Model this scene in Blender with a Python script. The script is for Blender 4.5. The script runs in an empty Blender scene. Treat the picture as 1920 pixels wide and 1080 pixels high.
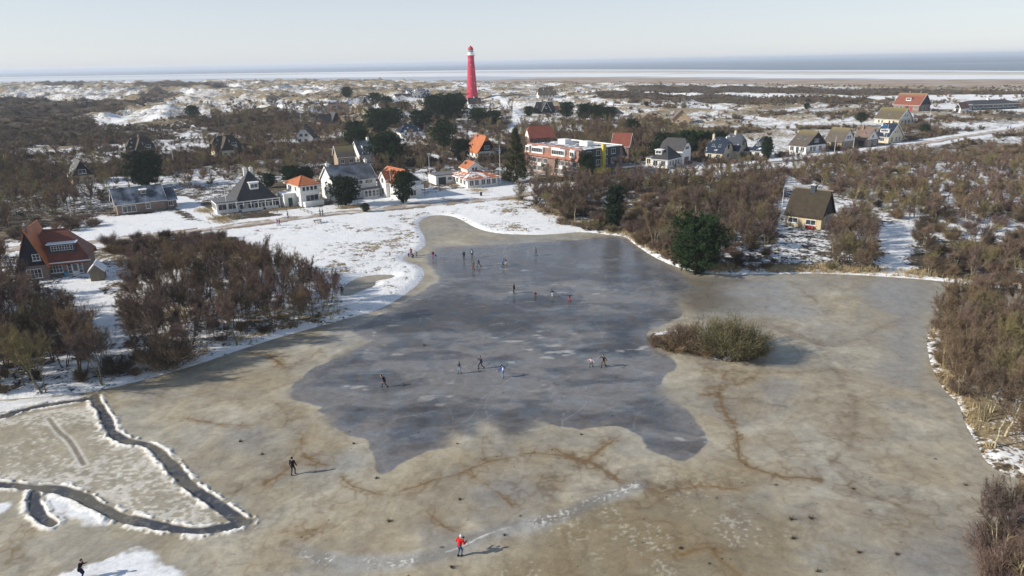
import bpy, math, random
import numpy as np
from mathutils import Vector, Matrix

# ------------------------------------------------------------------ camera, world, sun, exposure
SC = bpy.context.scene
COL = SC.collection
PITCH, ROLL, CAMZ, FPX = math.radians(18.3), math.atan(0.0182), 36.0, 1280.0
SUN_ELEV = math.radians(26.5)
SHADOW_AZ = math.radians(12.0)        # shadows fall towards +x, a little away from the camera
EXPOSURE = 0.42
cd = bpy.data.cameras.new('camera')
cd.sensor_width = 36.0; cd.lens = 24.0; cd.clip_start = 0.5; cd.clip_end = 80000.0
cam = bpy.data.objects.new('camera', cd); COL.objects.link(cam); SC.camera = cam
_r0 = Vector((1, 0, 0)); _u0 = Vector((0, math.sin(PITCH), math.cos(PITCH))); _f = Vector((0, math.cos(PITCH), -math.sin(PITCH)))
_c, _s = math.cos(ROLL), math.sin(ROLL)
_ix = _c * _r0 - _s * _u0; _iy = _s * _r0 + _c * _u0
M = Matrix.Identity(4)
for i in range(3):
    M[i][0] = _ix[i]; M[i][1] = _iy[i]; M[i][2] = -_f[i]
M[2][3] = CAMZ
cam.matrix_world = M
world = bpy.data.worlds.new('World'); SC.world = world; world.use_nodes = True
wn = world.node_tree; bg = wn.nodes['Background']
sky = wn.nodes.new('ShaderNodeTexSky'); sky.sky_type = 'NISHITA'; sky.sun_disc = False
sky.sun_elevation = SUN_ELEV
sdir = Vector((-math.cos(SHADOW_AZ) * math.cos(SUN_ELEV), -math.sin(SHADOW_AZ) * math.cos(SUN_ELEV), math.sin(SUN_ELEV)))
sky.sun_rotation = math.atan2(sdir.x, sdir.y)
sky.air_density = 1.0; sky.dust_density = 0.4; sky.ozone_density = 1.5; sky.altitude = 0
_hs = wn.nodes.new('ShaderNodeHueSaturation'); _hs.inputs['Saturation'].default_value = .85; wn.links.new(sky.outputs[0], _hs.inputs['Color'])
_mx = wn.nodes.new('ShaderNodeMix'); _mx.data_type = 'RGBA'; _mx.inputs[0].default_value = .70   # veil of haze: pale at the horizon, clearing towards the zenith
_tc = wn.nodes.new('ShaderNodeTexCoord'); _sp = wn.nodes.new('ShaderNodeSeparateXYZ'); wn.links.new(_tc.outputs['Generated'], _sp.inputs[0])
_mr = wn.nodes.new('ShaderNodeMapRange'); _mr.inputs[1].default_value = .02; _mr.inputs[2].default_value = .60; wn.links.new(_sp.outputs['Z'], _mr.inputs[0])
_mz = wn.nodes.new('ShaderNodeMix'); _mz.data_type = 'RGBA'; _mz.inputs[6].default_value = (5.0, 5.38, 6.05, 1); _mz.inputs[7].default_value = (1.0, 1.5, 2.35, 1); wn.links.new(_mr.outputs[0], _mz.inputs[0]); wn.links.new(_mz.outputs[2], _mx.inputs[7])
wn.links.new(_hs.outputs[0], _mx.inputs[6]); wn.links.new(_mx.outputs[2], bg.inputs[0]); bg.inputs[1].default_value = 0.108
sl = bpy.data.lights.new('sun', 'SUN'); sl.energy = 4.1; sl.angle = math.radians(0.6); sl.color = (1.0, 0.93, 0.82)
so = bpy.data.objects.new('sun', sl); COL.objects.link(so); so.rotation_euler = sdir.to_track_quat('Z', 'Y').to_euler()
so.location = (-60, 0, 80)
SC.view_settings.view_transform = 'Standard'; SC.view_settings.look = 'None'
SC.view_settings.gamma = 1.0; SC.view_settings.use_curve_mapping = False
SC.view_settings.exposure = EXPOSURE
SC.render.engine = 'CYCLES'
SC.cycles.volume_bounces = 1; SC.cycles.max_bounces = 6

# ------------------------------------------------------------------ rays through the photograph
def ray(px, py):
    x, y = px - 960.0, 540.0 - py
    xr, yr = _c * x + _s * y, -_s * x + _c * y
    d = np.array([xr, FPX * math.cos(PITCH) + yr * math.sin(PITCH), -FPX * math.sin(PITCH) + yr * math.cos(PITCH)])
    return d / np.linalg.norm(d)
def at(px, py, z=0.0):
    d = ray(px, py); t = (z - CAMZ) / d[2]
    return np.array([d[0] * t, d[1] * t])
def proj(x, y, z):
    v = Vector((x, y, z - CAMZ)); zc = v.dot(_f)
    return 960 + FPX * v.dot(_ix) / zc, 540 - FPX * v.dot(_iy) / zc
def poly(pts, z=0.0):
    return np.array([at(a, b, z) for a, b in pts])

# ------------------------------------------------------------------ noise and distances
def _hash(ix, iy, seed):
    h = (ix.astype(np.int64) * 374761393 + iy.astype(np.int64) * 668265263 + seed * 1442695041) & 0xffffffff
    h = ((h ^ (h >> 13)) * 1274126177) & 0xffffffff
    h = h ^ (h >> 16)
    return (h & 0xffff) / 65535.0
def vnoise(x, y, seed=0):
    ix, iy = np.floor(x), np.floor(y); fx, fy = x - ix, y - iy
    fx = fx * fx * fx * (fx * (fx * 6 - 15) + 10); fy = fy * fy * fy * (fy * (fy * 6 - 15) + 10)
    a, b = _hash(ix, iy, seed), _hash(ix + 1, iy, seed)
    c, d = _hash(ix, iy + 1, seed), _hash(ix + 1, iy + 1, seed)
    return (a + (b - a) * fx) * (1 - fy) + (c + (d - c) * fx) * fy
def fbm(x, y, scale, oct=4, seed=0, gain=0.5):
    s = np.zeros_like(x); amp, tot, f = 1.0, 0.0, 1.0 / scale
    for o in range(oct):
        s += amp * vnoise(x * f + 17.3 * o, y * f - 9.1 * o, seed + o * 7); tot += amp
        amp *= gain; f *= 2.03
    return s / tot
def sstep(a, b, x):
    t = np.clip((x - a) / (b - a), 0, 1); return t * t * (3 - 2 * t)
def dseg(X, Y, P, closed=False, R=None, width=None):
    """distance to a polyline; with R only points closer than R are looked at. returns d and t along."""
    n = len(P); D = np.full(X.shape, 1e9 if R is None else R, float); Tt = np.zeros(X.shape)
    L = 0.0
    for i in range(n if closed else n - 1):
        a, b = P[i], P[(i + 1) % n]; e = b - a; l2 = max(e @ e, 1e-9); l = math.sqrt(l2)
        if R is not None:
            m = (X > min(a[0], b[0]) - R) & (X < max(a[0], b[0]) + R) & (Y > min(a[1], b[1]) - R) & (Y < max(a[1], b[1]) + R)
            if not m.any(): L += l; continue
            xx, yy = X[m], Y[m]
        else: m = slice(None); xx, yy = X, Y
        t = np.clip(((xx - a[0]) * e[0] + (yy - a[1]) * e[1]) / l2, 0, 1)
        d = np.hypot(xx - a[0] - t * e[0], yy - a[1] - t * e[1])
        old = D[m]; k = d < old
        old2 = np.where(k, d, old); D[m] = old2
        tt = Tt[m]; Tt[m] = np.where(k, L + t * l, tt)
        L += l
    return D, Tt
def inside(X, Y, P):
    r = np.zeros(X.shape, bool); n = len(P)
    for i in range(n):
        (x1, y1), (x2, y2) = P[i], P[(i + 1) % n]
        if y1 == y2: continue
        c = ((Y < y1) != (Y < y2)) & (X < (x2 - x1) * (Y - y1) / (y2 - y1) + x1)
        r ^= c
    return r
def sdpoly(X, Y, P, R=30.0):
    d, _ = dseg(X, Y, P, True, R); return np.where(inside(X, Y, P), d, -d)      # positive inside
def smooth(pts, n=3, closed=False):
    P = np.array(pts, float)
    for _ in range(n):
        Q = np.roll(P, -1, 0) if closed else P[1:]; A = P if closed else P[:-1]
        N = np.empty((2 * len(A), 2)); N[0::2] = A * .75 + Q * .25; N[1::2] = A * .25 + Q * .75
        P = N if closed else np.vstack([P[:1], N, P[-1:]])
    return P

# ------------------------------------------------------------------ tracing of the place (photo points laid on the ground)
POND = smooth(poly([(-420, 1300), (-420, 790), (-120, 760), (0, 749), (90, 743), (160, 736), (230, 722), (300, 704), (380, 680), (450, 655), (520, 633), (600, 611),
    (650, 597), (700, 584), (735, 568), (765, 548), (790, 528), (798, 510), (785, 497), (755, 490), (757, 480), (785, 470), (800, 460), (795, 440), (784, 425),
    (790, 410), (812, 403), (850, 405), (872, 416), (895, 429), (930, 438), (1000, 441), (1055, 438), (1090, 434), (1140, 440), (1176, 444), (1185, 455), (1235, 488),
    (1290, 508), (1350, 515), (1450, 514), (1530, 512), (1600, 515), (1650, 518), (1750, 525), (1850, 537), (1920, 547), (2100, 563), (2500, 600), (2500, 1300)]), 2, True)
CLUMP = smooth(poly([(1742, 610), (1738, 660), (1755, 705), (1775, 738), (1800, 755), (1808, 790), (1832, 830), (1850, 868), (1880, 888), (1930, 903), (2020, 930),
    (2300, 960), (2300, 610), (2000, 590), (1850, 588), (1780, 592)]), 2, True)
CORNER = smooth(poly([(1880, 960), (1850, 1010), (1838, 1070), (1850, 1130), (2000, 1300), (2500, 1300), (2500, 980), (2100, 950)]), 2, True)
ISLAND = smooth(poly([(1216, 626), (1225, 640), (1262, 655), (1300, 657), (1330, 671), (1370, 680), (1412, 676), (1430, 660), (1425, 640), (1400, 630), (1330, 622), (1260, 618)]), 2, True)
SUBPOND = smooth(poly([(630, 550), (648, 530), (668, 518), (700, 512), (745, 512), (735, 519), (702, 524), (706, 532), (680, 541), (655, 552)], 0.3), 1, True)
ROAD_L = smooth(poly([(-350, 500), (-100, 478), (0, 468), (120, 458), (230, 447), (330, 436), (420, 426), (520, 413), (600, 404), (700, 393), (800, 383), (900, 376), (960, 370), (1010, 360), (1060, 350)], 0.8), 2)
ROAD_R = smooth(poly([(1290, 322), (1420, 309), (1500, 299), (1600, 287), (1700, 273), (1800, 259), (1920, 241), (2080, 218)], 1.2), 2)
PATH_D = smooth(poly([(925, 178), (940, 190), (955, 203), (972, 213), (975, 225), (962, 240)], 5), 2)
DRIVE = smooth(poly([(425, 424), (395, 405), (350, 385), (330, 372)], 0.8), 2)
GARDEN_PATHS = [smooth(poly(p, 1.0), 1) for p in ([(620, 398), (560, 392), (520, 395)], [(700, 392), (690, 378), (720, 365)], [(820, 240), (870, 250), (900, 262), (940, 272)], [(800, 290), (840, 300), (880, 305), (900, 310)])]
CLEARING = poly([(1648, 420), (1700, 418), (1725, 450), (1715, 490), (1700, 516), (1640, 514), (1640, 480)], 0.6)
MEADOW = poly([(330, 445), (440, 425), (620, 403), (800, 385), (960, 372), (985, 385), (1010, 402), (1060, 415), (1095, 434), (1000, 441), (895, 430), (850, 404), (790, 408), (800, 460),
    (757, 485), (798, 510), (765, 550), (650, 600), (640, 560), (610, 535), (560, 500), (480, 470), (430, 450)], 0.3)
LAWN = [poly(p, 0.8) for p in ([(60, 430), (200, 400), (215, 405), (310, 398), (400, 420), (330, 433), (190, 445), (60, 450)], [(510, 395), (560, 392), (700, 372), (960, 345), (960, 366), (800, 378), (640, 394), (540, 408)],
    [(120, 520), (190, 530), (220, 590), (230, 640), (190, 640), (150, 580), (110, 535)], [(150, 335), (310, 335), (310, 345), (200, 350), (130, 380)])]
DARKZ = [poly(p, 4.0) for p in (
    [(-80, 194), (40, 187), (130, 198), (250, 197), (300, 190), (285, 205), (240, 213), (165, 226), (190, 240), (300, 245), (330, 256), (200, 263), (120, 266), (-80, 262)],
    [(68, 160), (160, 157), (165, 170), (120, 174), (80, 172)], [(212, 165), (300, 160), (400, 161), (445, 170), (330, 174), (260, 170)],
    [(250, 190), (300, 172), (310, 178), (340, 190), (300, 200)], [(340, 230), (480, 215), (600, 225), (560, 245), (420, 250)],
    [(1160, 166), (1400, 166), (1700, 168), (2050, 174), (2050, 186), (1700, 180), (1400, 178), (1200, 175)],
    [(1110, 178), (1250, 173), (1450, 186), (1640, 193), (1640, 203), (1400, 198), (1300, 193), (1180, 198), (1120, 193)],
    [(960, 250), (1200, 235), (1260, 260), (1330, 262), (1250, 290), (1000, 270)])]
SNOWZ = [poly(p, 3.0) for p in ([(1170, 180), (1400, 182), (1660, 184), (2050, 189), (2050, 197), (1700, 196), (1400, 188), (1200, 182)],
    [(1500, 262), (1440, 250), (1450, 240), (1520, 246)], [(160, 240), (200, 225), (330, 215), (400, 222), (330, 232), (240, 240)], [(70, 190), (100, 184), (240, 188), (270, 184), (180, 196)])]
PALEZ = [poly(p, 6.0) for p in ([(0, 190), (40, 166), (120, 166), (180, 175), (270, 168), (270, 184), (180, 190), (80, 190)], [(330, 190), (350, 172), (430, 182), (430, 200), (340, 200)],
    [(1270, 245), (1350, 235), (1500, 230), (1620, 225), (1500, 262), (1400, 268), (1290, 262)], [(940, 195), (1010, 185), (1020, 205), (960, 215)])]

E_T = np.array([-1.3, -1, -.6, -.3, 0, .2, .5, .75, 1.0]); E_Y = np.array([2000, 1900, 1750, 1500, 1220, 1010, 830, 725, 660.])
S_T = np.array([-1.3, -1, -.7, -.35, 0, .2, .37, .7, 1.0]); S_Y = np.array([5400, 5100, 4700, 4250, 3541, 2700, 2090, 1514, 1200.])
def beach_u(X, Y):
    t = X / np.maximum(Y, 1.0); e = np.interp(t, E_T, E_Y); s = np.interp(t, S_T, S_Y)
    return (1 / e - 1 / np.maximum(Y, 1)) / (1 / e - 1 / s), t, e, s
def land_sd(X, Y):
    m = Y < 260
    sd = np.full(X.shape, 30.0)
    x, y = X[m], Y[m]
    o = -sdpoly(x, y, POND, 30.0)
    for P in (CLUMP, CORNER, ISLAND): o = np.maximum(o, sdpoly(x, y, P, 30.0))
    o = np.minimum(o, -sdpoly(x, y, SUBPOND, 30.0) * 1.0)
    sd[m] = o
    return sd
def macro(X, Y):
    """land height without dune noise"""
    u, t, e, s = beach_u(X, Y)
    h = 0.6 + 0.5 * sstep(150, 230, Y) + 3.0 * sstep(260, 520, Y) * (1 - 0.35 * sstep(0.3, 0.7, t)) + 2.2 * sstep(330, 400, Y) * sstep(.35, .45, t) * (1 - sstep(500, 620, Y))
    h = h * (1 - sstep(-0.12, 0.12, u)) + 0.35 * sstep(-0.12, 0.12, u)
    h = h - 2.2 * sstep(1.0, 1.02, u)
    return h
def macro1(x, y): return float(macro(np.array([x]), np.array([y]))[0])
def hit(px, py, extra=0.0):
    z = 0.8
    for _ in range(40):
        p = at(px, py, z + extra); z2 = macro1(*p); z = z + (z2 - z) * .5
    return np.array([p[0], p[1], z])
FLAT = []                                   # (x, y, r) places where the dunes are levelled
def dune_amp(X, Y):
    u, t, e, s = beach_u(X, Y)
    a = 0.25 + 0.5 * sstep(200, 300, Y) + 4.5 * sstep(330, 520, Y) * sstep(-.02, -.2, t) + 7.5 * sstep(290, 560, Y) * (1 - 0.62 * sstep(0.15, 0.5, t)) + 5.5 * sstep(600, 1100, Y) * sstep(0.05, -0.3, t)
    a *= 1 - sstep(-0.15, 0.0, u)
    for x, y, r in FLAT:
        m = (abs(X - x) < r * 2 + 12) & (Y < y + r * 2 + 12) & (Y > y - 70)
        if m.any():
            dx, dy = X[m] - x, Y[m] - y
            dy = np.where(dy < 0, dy * (0.45 if y > 260 else 1.0), dy)
            a[m] *= 0.06 + 0.94 * sstep(r, r * 2 + 8, np.hypot(dx, dy))
    return a
def dune_n(X, Y):
    w = fbm(X, Y, 60, 2, 90) * 40
    r = 1 - np.abs(2 * fbm(X + w, Y * 1.2 - w, 60, 3, 5) - 1)
    r2 = 1 - np.abs(2 * fbm(X - w, Y + w, 22, 2, 15) - 1)
    return 0.62 * (r ** 2) + 0.22 * r2 * r2 + 0.2 * (fbm(X, Y, 9, 3, 3) - .5)
def ground(X, Y, sd=None):
    X = np.atleast_1d(np.asarray(X, float)); Y = np.atleast_1d(np.asarray(Y, float))
    if sd is None: sd = land_sd(X, Y)
    h = macro(X, Y) + dune_amp(X, Y) * (dune_n(X, Y) - 0.25)
    shore = np.where(sd > 0, 0.06 + 0.30 * sstep(0, 1.6, sd) * 1.0, -0.5 * sstep(0, 1.0, -sd))
    k = sstep(1.0, 14.0, sd)
    return np.where(sd < 30, shore * (1 - k) + (h + 0.0) * k, h)
def gz(x, y): return float(ground(x, y)[0])

# ------------------------------------------------------------------ where the houses stand (near corner, rotation, ends of front and side as seen in the photograph)
CAPD = {(447, 396): 1.05, (566, 388): 1.6, (746, 374): 1.5, (877, 353): 1.25, (897, 299): 1.5, (1085, 337): 1.0, (1251, 316): 1.7, (1354, 302): 1.5, (1430, 298): 2.0, (1510, 288): 1.7, (1577, 279): 1.3, (1622, 276): 1.8, (1665, 269): 1.8, (208, 385): .8, (222, 404): .7, (138, 346): 1.3, (248, 301): .95, (408, 297): .95, (768, 185): .55, (676, 306): 1.4}
def hdims(near, rot, fx, sx, corner, d=None):
    """size of a house from the photo: near corner, where front and side end"""
    p = hit(*near); a = math.radians(rot); u = np.array([math.cos(a), math.sin(a)]); v = np.array([-u[1], u[0]])
    su = 1 if corner == 'L' else -1
    def solve(dirn, target):
        lo, hi = 1.0, 60.0
        f = lambda k: proj(p[0] + dirn[0] * k, p[1] + dirn[1] * k, p[2])[0] - near[0]
        t = target - near[0]
        for _ in range(40):
            m = (lo + hi) / 2
            if abs(f(m)) < abs(t): lo = m
            else: hi = m
        return (lo + hi) / 2
    w = solve(u * su, fx)
    if d is None: d = solve(v, sx)
    w = max(w, 2.1); d = min(d, (CAPD.get(near, 1.0)) * w) if sx else d
    c = p[:2] + u * su * w / 2 + v * d / 2
    return c[0], c[1], p[2], w, d
HS = {}
def house(key, name, near, rot, fx, sx, corner, label, d=None, cat='house'):
    x, y, z, W, D = hdims(near, rot, fx, sx, corner, d)
    FLAT.append((x, y, max(W, D) * .62 + 1.5))
    HS[key] = dict(name=name, x=x, y=y, z=z, w=W, d=D, rot=math.radians(rot), label=label, cat=cat)
house(1, 'red_roofed_house', (52, 524), 21, 166, 0, 'L', 'brown brick house with steep red roof toned dark for shade, sunlit orange at left', 8.0)
house(2, 'brick_bungalow', (222, 404), 36, 312, 206, 'L', 'brown brick bungalow with a frosted blue-black roof behind the snowy garden')
house(3, 'veranda_villa', (447, 396), 32, 518, 418, 'L', 'white villa with steep dark pyramid roof, two white chimneys and glazed veranda by the road')
house(4, 'white_cube_house', (566, 388), 40, 601, 536, 'L', 'tall white house with low orange hipped roof beside the dark roofed villa')
house(5, 'long_white_house', (628, 378), 36, 707, 605, 'L', 'large white two storey house with long grey roof behind a pine bush')
house(6, 'white_gable_house', (746, 374), 38, 791, 704, 'L', 'white house with bright orange roof and shade-dark front gable beside the garages')
house(7, 'garage_row', (818, 347), 28, 868, 804, 'L', 'low flat roofed white garages left of the orange roofed bungalow', cat='garage')
house(8, 'orange_bungalow', (877, 353), 27, 933, 840, 'L', 'low white bungalow with orange skirt roof and small white turret, near the road bend')
house(9, 'orange_barn_house', (897, 299), 26, 930, 872, 'L', 'white house with steep bright orange roof and black gable left of the dark spruce')
house(10, 'hotel', (1085, 337), -52, 986, 1166, 'R', 'large brick hotel with orange mansard roof, snowy flat top and yellow tower', cat='hotel')
house(11, 'gambrel_house', (1251, 316), -40, 1222, 1278, 'R', 'white house with dark mansard roof and white gambrel wing right of the hotel')
house(12, 'cream_double_house', (1354, 302), -40, 1322, 1374, 'R', 'cream house with two curved gables under a glossy blue-black roof')
house(13, 'white_dark_roof_house', (1430, 298), -40, 1408, 1464, 'R', 'small white house with blue-black roof half hidden by an ivy column')
house(14, 'moss_ridge_house', (1510, 288), -58, 1479, 1547, 'R', 'house with mossy brown roof and black end gable, first in the roadside row')
house(15, 'pale_gable_house', (1577, 279), -58, 1546, 1601, 'R', 'house with mossy brown roof and pale end gable, second in the roadside row')
house(16, 'brick_low_house', (1622, 276), -58, 1600, 1646, 'R', 'dark brick house with brown roof and tall brick chimney in the roadside row')
house(17, 'solar_roof_house', (1665, 269), -58, 1640, 1691, 'R', 'cream house with blue-black roof, white dormer and solar panels ending the roadside row')
house(18, 'olive_roof_house', (1684, 235), -58, 1639, 1709, 'R', 'cream house with olive brown roof on the slope behind the road row')
house(19, 'red_dune_house', (1722, 209), -58, 1674, 1743, 'R', 'big brick house with mossy red roof and white dormer on the right dune')
house(20, 'red_shed', (1800, 211), 38, 1816, 1788, 'L', 'small shed with red roof and white framed gable left of the long pavilion', cat='shed')
house(21, 'long_pavilion', (1822, 207), 12, 1908, 0, 'L', 'long low pavilion with dark roof on the dune at the right edge', 12, cat='pavilion')
house(22, 'thatched_house', (1538, 431), -43, 1471, 1561, 'R', 'cream cottage under a deep mossy thatched roof among the bare trees right of the pond')
house(23, 'tan_gable_cottage', (1293, 232), -10, 1261, 0, 'R', 'tan cottage with dark pointed roof alone on the snowy dune in the middle right', 9)
house(24, 'thatched_cottage', (248, 301), 36, 292, 232, 'L', 'dark thatched cottage directly behind the big left pine, leftmost of two twins')
house(25, 'thatched_cottage', (408, 297), 36, 453, 390, 'L', 'dark thatched cottage with pale walls and white posts, rightmost of the two thatched twins')
house(26, 'black_gable_cottage', (138, 346), 40, 179, 112, 'L', 'small cottage with snowy left slope and black gable with a white window')
house(27, 'white_thatched_gable', (554, 270), 4, 588, 0, 'L', 'white gabled cottage under a dark thatched roof in the left dunes', 9)
house(28, 'brown_dune_villa', (613, 217), 14, 655, 0, 'L', 'brown roofed villa with white dormer in the dunes left of the dark pines', 9)
house(29, 'dark_dune_house', (606, 238), 38, 637, 584, 'L', 'low house with dark pointed roofs just below the brown roofed villa')
house(30, 'white_dune_villa', (768, 185), 30, 808, 744, 'L', 'long white villa with snowy dark roofs on the dune left of the lighthouse')
house(31, 'low_dark_house', (735, 208), 20, 772, 0, 'L', 'low house with wide dark brown roof below the white dune villa', 9)
house(41, 'steep_dark_cottage', (678, 202), 34, 692, 0, 'L', 'tiny steep dark roofed cottage between two dark pines', 7)
house(32, 'white_pine_cottage', (744, 233), 8, 764, 0, 'L', 'white gabled cottage with dark roof between the round pines', 9)
house(33, 'blue_roof_house', (752, 257), 26, 792, 0, 'L', 'low house with blue-black snowy roof under the pines', 8)
house(34, 'white_eaves_cottage', (866, 222), 6, 887, 0, 'L', 'white gabled cottage with dark half-hipped roof below the lighthouse', 9)
house(42, 'keepers_cottage', (880, 202), 16, 903, 0, 'L', 'white cottage with dark roof standing right at the foot of the lighthouse', 8)
house(35, 'thatched_dune_house', (1010, 184), 8, 1042, 0, 'L', 'white walled thatched house on top of the dune right of the lighthouse', 10)
house(36, 'dark_hillside_house', (1012, 214), 22, 1040, 0, 'L', 'black gabled house on the dune slope below the thatched dune house', 9)
house(37, 'pine_hidden_house', (1108, 222), 6, 1168, 0, 'L', 'long dark roofed house almost hidden by the row of pines', 9)
house(38, 'grey_roof_house', (676, 306), 38, 702, 660, 'L', 'grey roofed house with white chimney gable behind the long white house')
house(39, 'brown_roof_house', (636, 322), 24, 668, 0, 'L', 'house with yellow-brown roof just behind the long white house', 8)
house(43, 'brick_orange_house', (994, 282), 14, 1040, 984, 'L', 'brick house with dark red roof and white gable behind the left end of the hotel')
house(44, 'orange_back_house', (1146, 300), -20, 1178, 0, 'L', 'house with plain orange roof behind the right end of the hotel', 9)
house(40, 'garden_shed', (171, 528), 22, 187, 0, 'L', 'little wooden garden shed with snowy roof beside the red roofed house', 2.6, cat='shed')
LH = hit(885.5, 183.5, 1.0); FLAT.append((LH[0], LH[1], 9.0))

# ------------------------------------------------------------------ material helpers
def new_mat(name):
    m = bpy.data.materials.new(name); m.use_nodes = True
    return m, m.node_tree, m.node_tree.nodes['Principled BSDF']
def N(nt, typ, **kw):
    n = nt.nodes.new(typ)
    for k, v in kw.items():
        if k in ('inputs',):
            for a, b in v.items(): n.inputs[a].default_value = b
        else: setattr(n, k, v)
    return n
def noise(nt, scale, detail=4, rough=0.55, coord=None, kind='Object'):
    tc = nt.nodes.get('TC') or N(nt, 'ShaderNodeTexCoord'); tc.name = 'TC'
    n = N(nt, 'ShaderNodeTexNoise'); n.inputs['Scale'].default_value = scale; n.inputs['Detail'].default_value = detail
    n.inputs['Roughness'].default_value = rough
    nt.links.new(coord or tc.outputs[kind], n.inputs['Vector'])
    return n.outputs['Fac']
def maprange(nt, x, a, b, c=0.0, d=1.0):
    n = N(nt, 'ShaderNodeMapRange'); nt.links.new(x, n.inputs[0])
    for i, v in enumerate((a, b, c, d)): n.inputs[i + 1].default_value = v
    return n.outputs[0]
def mixc(nt, fac, a, b):
    n = N(nt, 'ShaderNodeMix', data_type='RGBA')
    for s, v in ((0, fac), (6, a), (7, b)):
        if isinstance(v, (int, float)): n.inputs[s].default_value = v
        elif isinstance(v, tuple): n.inputs[s].default_value = (*v[:3], 1)
        else: nt.links.new(v, n.inputs[s])
    return n.outputs[2]
def mathn(nt, op, a, b=None, clamp=False):
    n = N(nt, 'ShaderNodeMath', operation=op); n.use_clamp = clamp
    for i, v in enumerate((a, b)):
        if v is None: continue
        if isinstance(v, (int, float)): n.inputs[i].default_value = v
        else: nt.links.new(v, n.inputs[i])
    return n.outputs[0]
def bump(nt, b, h, strength=0.4, dist=0.05):
    n = N(nt, 'ShaderNodeBump'); n.inputs['Strength'].default_value = strength; n.inputs['Distance'].default_value = dist
    nt.links.new(h, n.inputs['Height']); nt.links.new(n.outputs[0], b.inputs['Normal'])
MATS = {}
def simple(name, col, rough=0.7, var=0.15, scale=3.0, spec=0.3, col2=None, metal=0.0, rnd=0.0, bmp=0.0):
    if name in MATS: return MATS[name]
    m, nt, b = new_mat(name)
    f = maprange(nt, noise(nt, scale, 4), 0.3, 0.7)
    dark = col2 or tuple(c * (1 - var) for c in col); light = tuple(min(1, c * (1 + var)) for c in col)
    c = mixc(nt, f, dark, light)
    if rnd:
        oi = N(nt, 'ShaderNodeObjectInfo')
        hs = N(nt, 'ShaderNodeHueSaturation'); nt.links.new(c, hs.inputs['Color'])
        nt.links.new(maprange(nt, oi.outputs['Random'], 0, 1, 1 - rnd, 1 + rnd), hs.inputs['Value'])
        nt.links.new(maprange(nt, oi.outputs['Random'], 0, 1, 1.0 - rnd * .6, 1.0 + rnd * .6), hs.inputs['Saturation'])
        nt.links.new(maprange(nt, oi.outputs['Random'], 0, 1, .5 - rnd * 0.03, .5 + rnd * .03), hs.inputs['Hue'])
        c = hs.outputs[0]
    nt.links.new(c, b.inputs['Base Color']); b.inputs['Roughness'].default_value = rough
    b.inputs['Specular IOR Level'].default_value = spec; b.inputs['Metallic'].default_value = metal
    if bmp: bump(nt, b, noise(nt, scale * 3, 4), bmp, 0.05)
    MATS[name] = m; return m
def tiles(name, col, rough=0.6, row=0.3, snow=0.0, moss=None, dirn='z', frost=0.0):
    """roof covering: courses of tiles, weathering, moss towards the ridge, snow lying in patches"""
    if name in MATS: return MATS[name]
    m, nt, b = new_mat(name)
    tc = N(nt, 'ShaderNodeTexCoord'); tc.name = 'TC'
    sep = N(nt, 'ShaderNodeSeparateXYZ'); nt.links.new(tc.outputs['Object'], sep.inputs[0])
    wv = mathn(nt, 'SINE', mathn(nt, 'MULTIPLY', sep.outputs['Z'], 6.28 / row))
    f = maprange(nt, noise(nt, 0.9, 5, .65), 0.3, 0.7)
    c = mixc(nt, f, tuple(x * .72 for x in col), tuple(min(1, x * 1.2) for x in col))
    c = mixc(nt, maprange(nt, wv, 0.5, 1.0, 0, 0.35), c, tuple(x * .45 for x in col))
    if moss: c = mixc(nt, maprange(nt, mathn(nt, 'ADD', sep.outputs['Z'], mathn(nt, 'MULTIPLY', noise(nt, 1.2, 4), 1.6)), moss[3], moss[3] + 1.6, 0, .85), c, moss[:3])
    if frost: c = mixc(nt, maprange(nt, noise(nt, 0.35, 6, .6), 0.42, 0.75, 0, frost), c, (.55, .6, .68))
    if snow: c = mixc(nt, maprange(nt, noise(nt, 0.45, 6, .65), 0.62 - snow * .35, 0.68 - snow * .35, 0, 1), c, (.8, .82, .85))
    nt.links.new(c, b.inputs['Base Color']); b.inputs['Roughness'].default_value = rough
    bump(nt, b, wv, 0.5, 0.03)
    MATS[name] = m; return m
def bricks(name, col, mortar=(.4, .37, .33)):
    if name in MATS: return MATS[name]
    m, nt, b = new_mat(name)
    tc = N(nt, 'ShaderNodeTexCoord'); tc.name = 'TC'
    sep = N(nt, 'ShaderNodeSeparateXYZ'); nt.links.new(tc.outputs['Object'], sep.inputs[0])
    cm = N(nt, 'ShaderNodeCombineXYZ'); nt.links.new(mathn(nt, 'ADD', sep.outputs['X'], sep.outputs['Y']), cm.inputs[0]); nt.links.new(sep.outputs['Z'], cm.inputs[1])
    br = N(nt, 'ShaderNodeTexBrick'); nt.links.new(cm.outputs[0], br.inputs['Vector'])
    br.inputs['Color1'].default_value = (*col, 1); br.inputs['Color2'].default_value = (*[c * .7 for c in col], 1); br.inputs['Mortar'].default_value = (*mortar, 1)
    br.inputs['Scale'].default_value = 1.0; br.inputs['Brick Width'].default_value = .24; br.inputs['Row Height'].default_value = .075; br.inputs['Mortar Size'].default_value = .008
    c = mixc(nt, maprange(nt, noise(nt, .8, 4), .35, .7, 0, .35), br.outputs['Color'], tuple(x * .55 for x in col))
    nt.links.new(c, b.inputs['Base Color']); b.inputs['Roughness'].default_value = .85
    MATS[name] = m; return m

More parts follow.
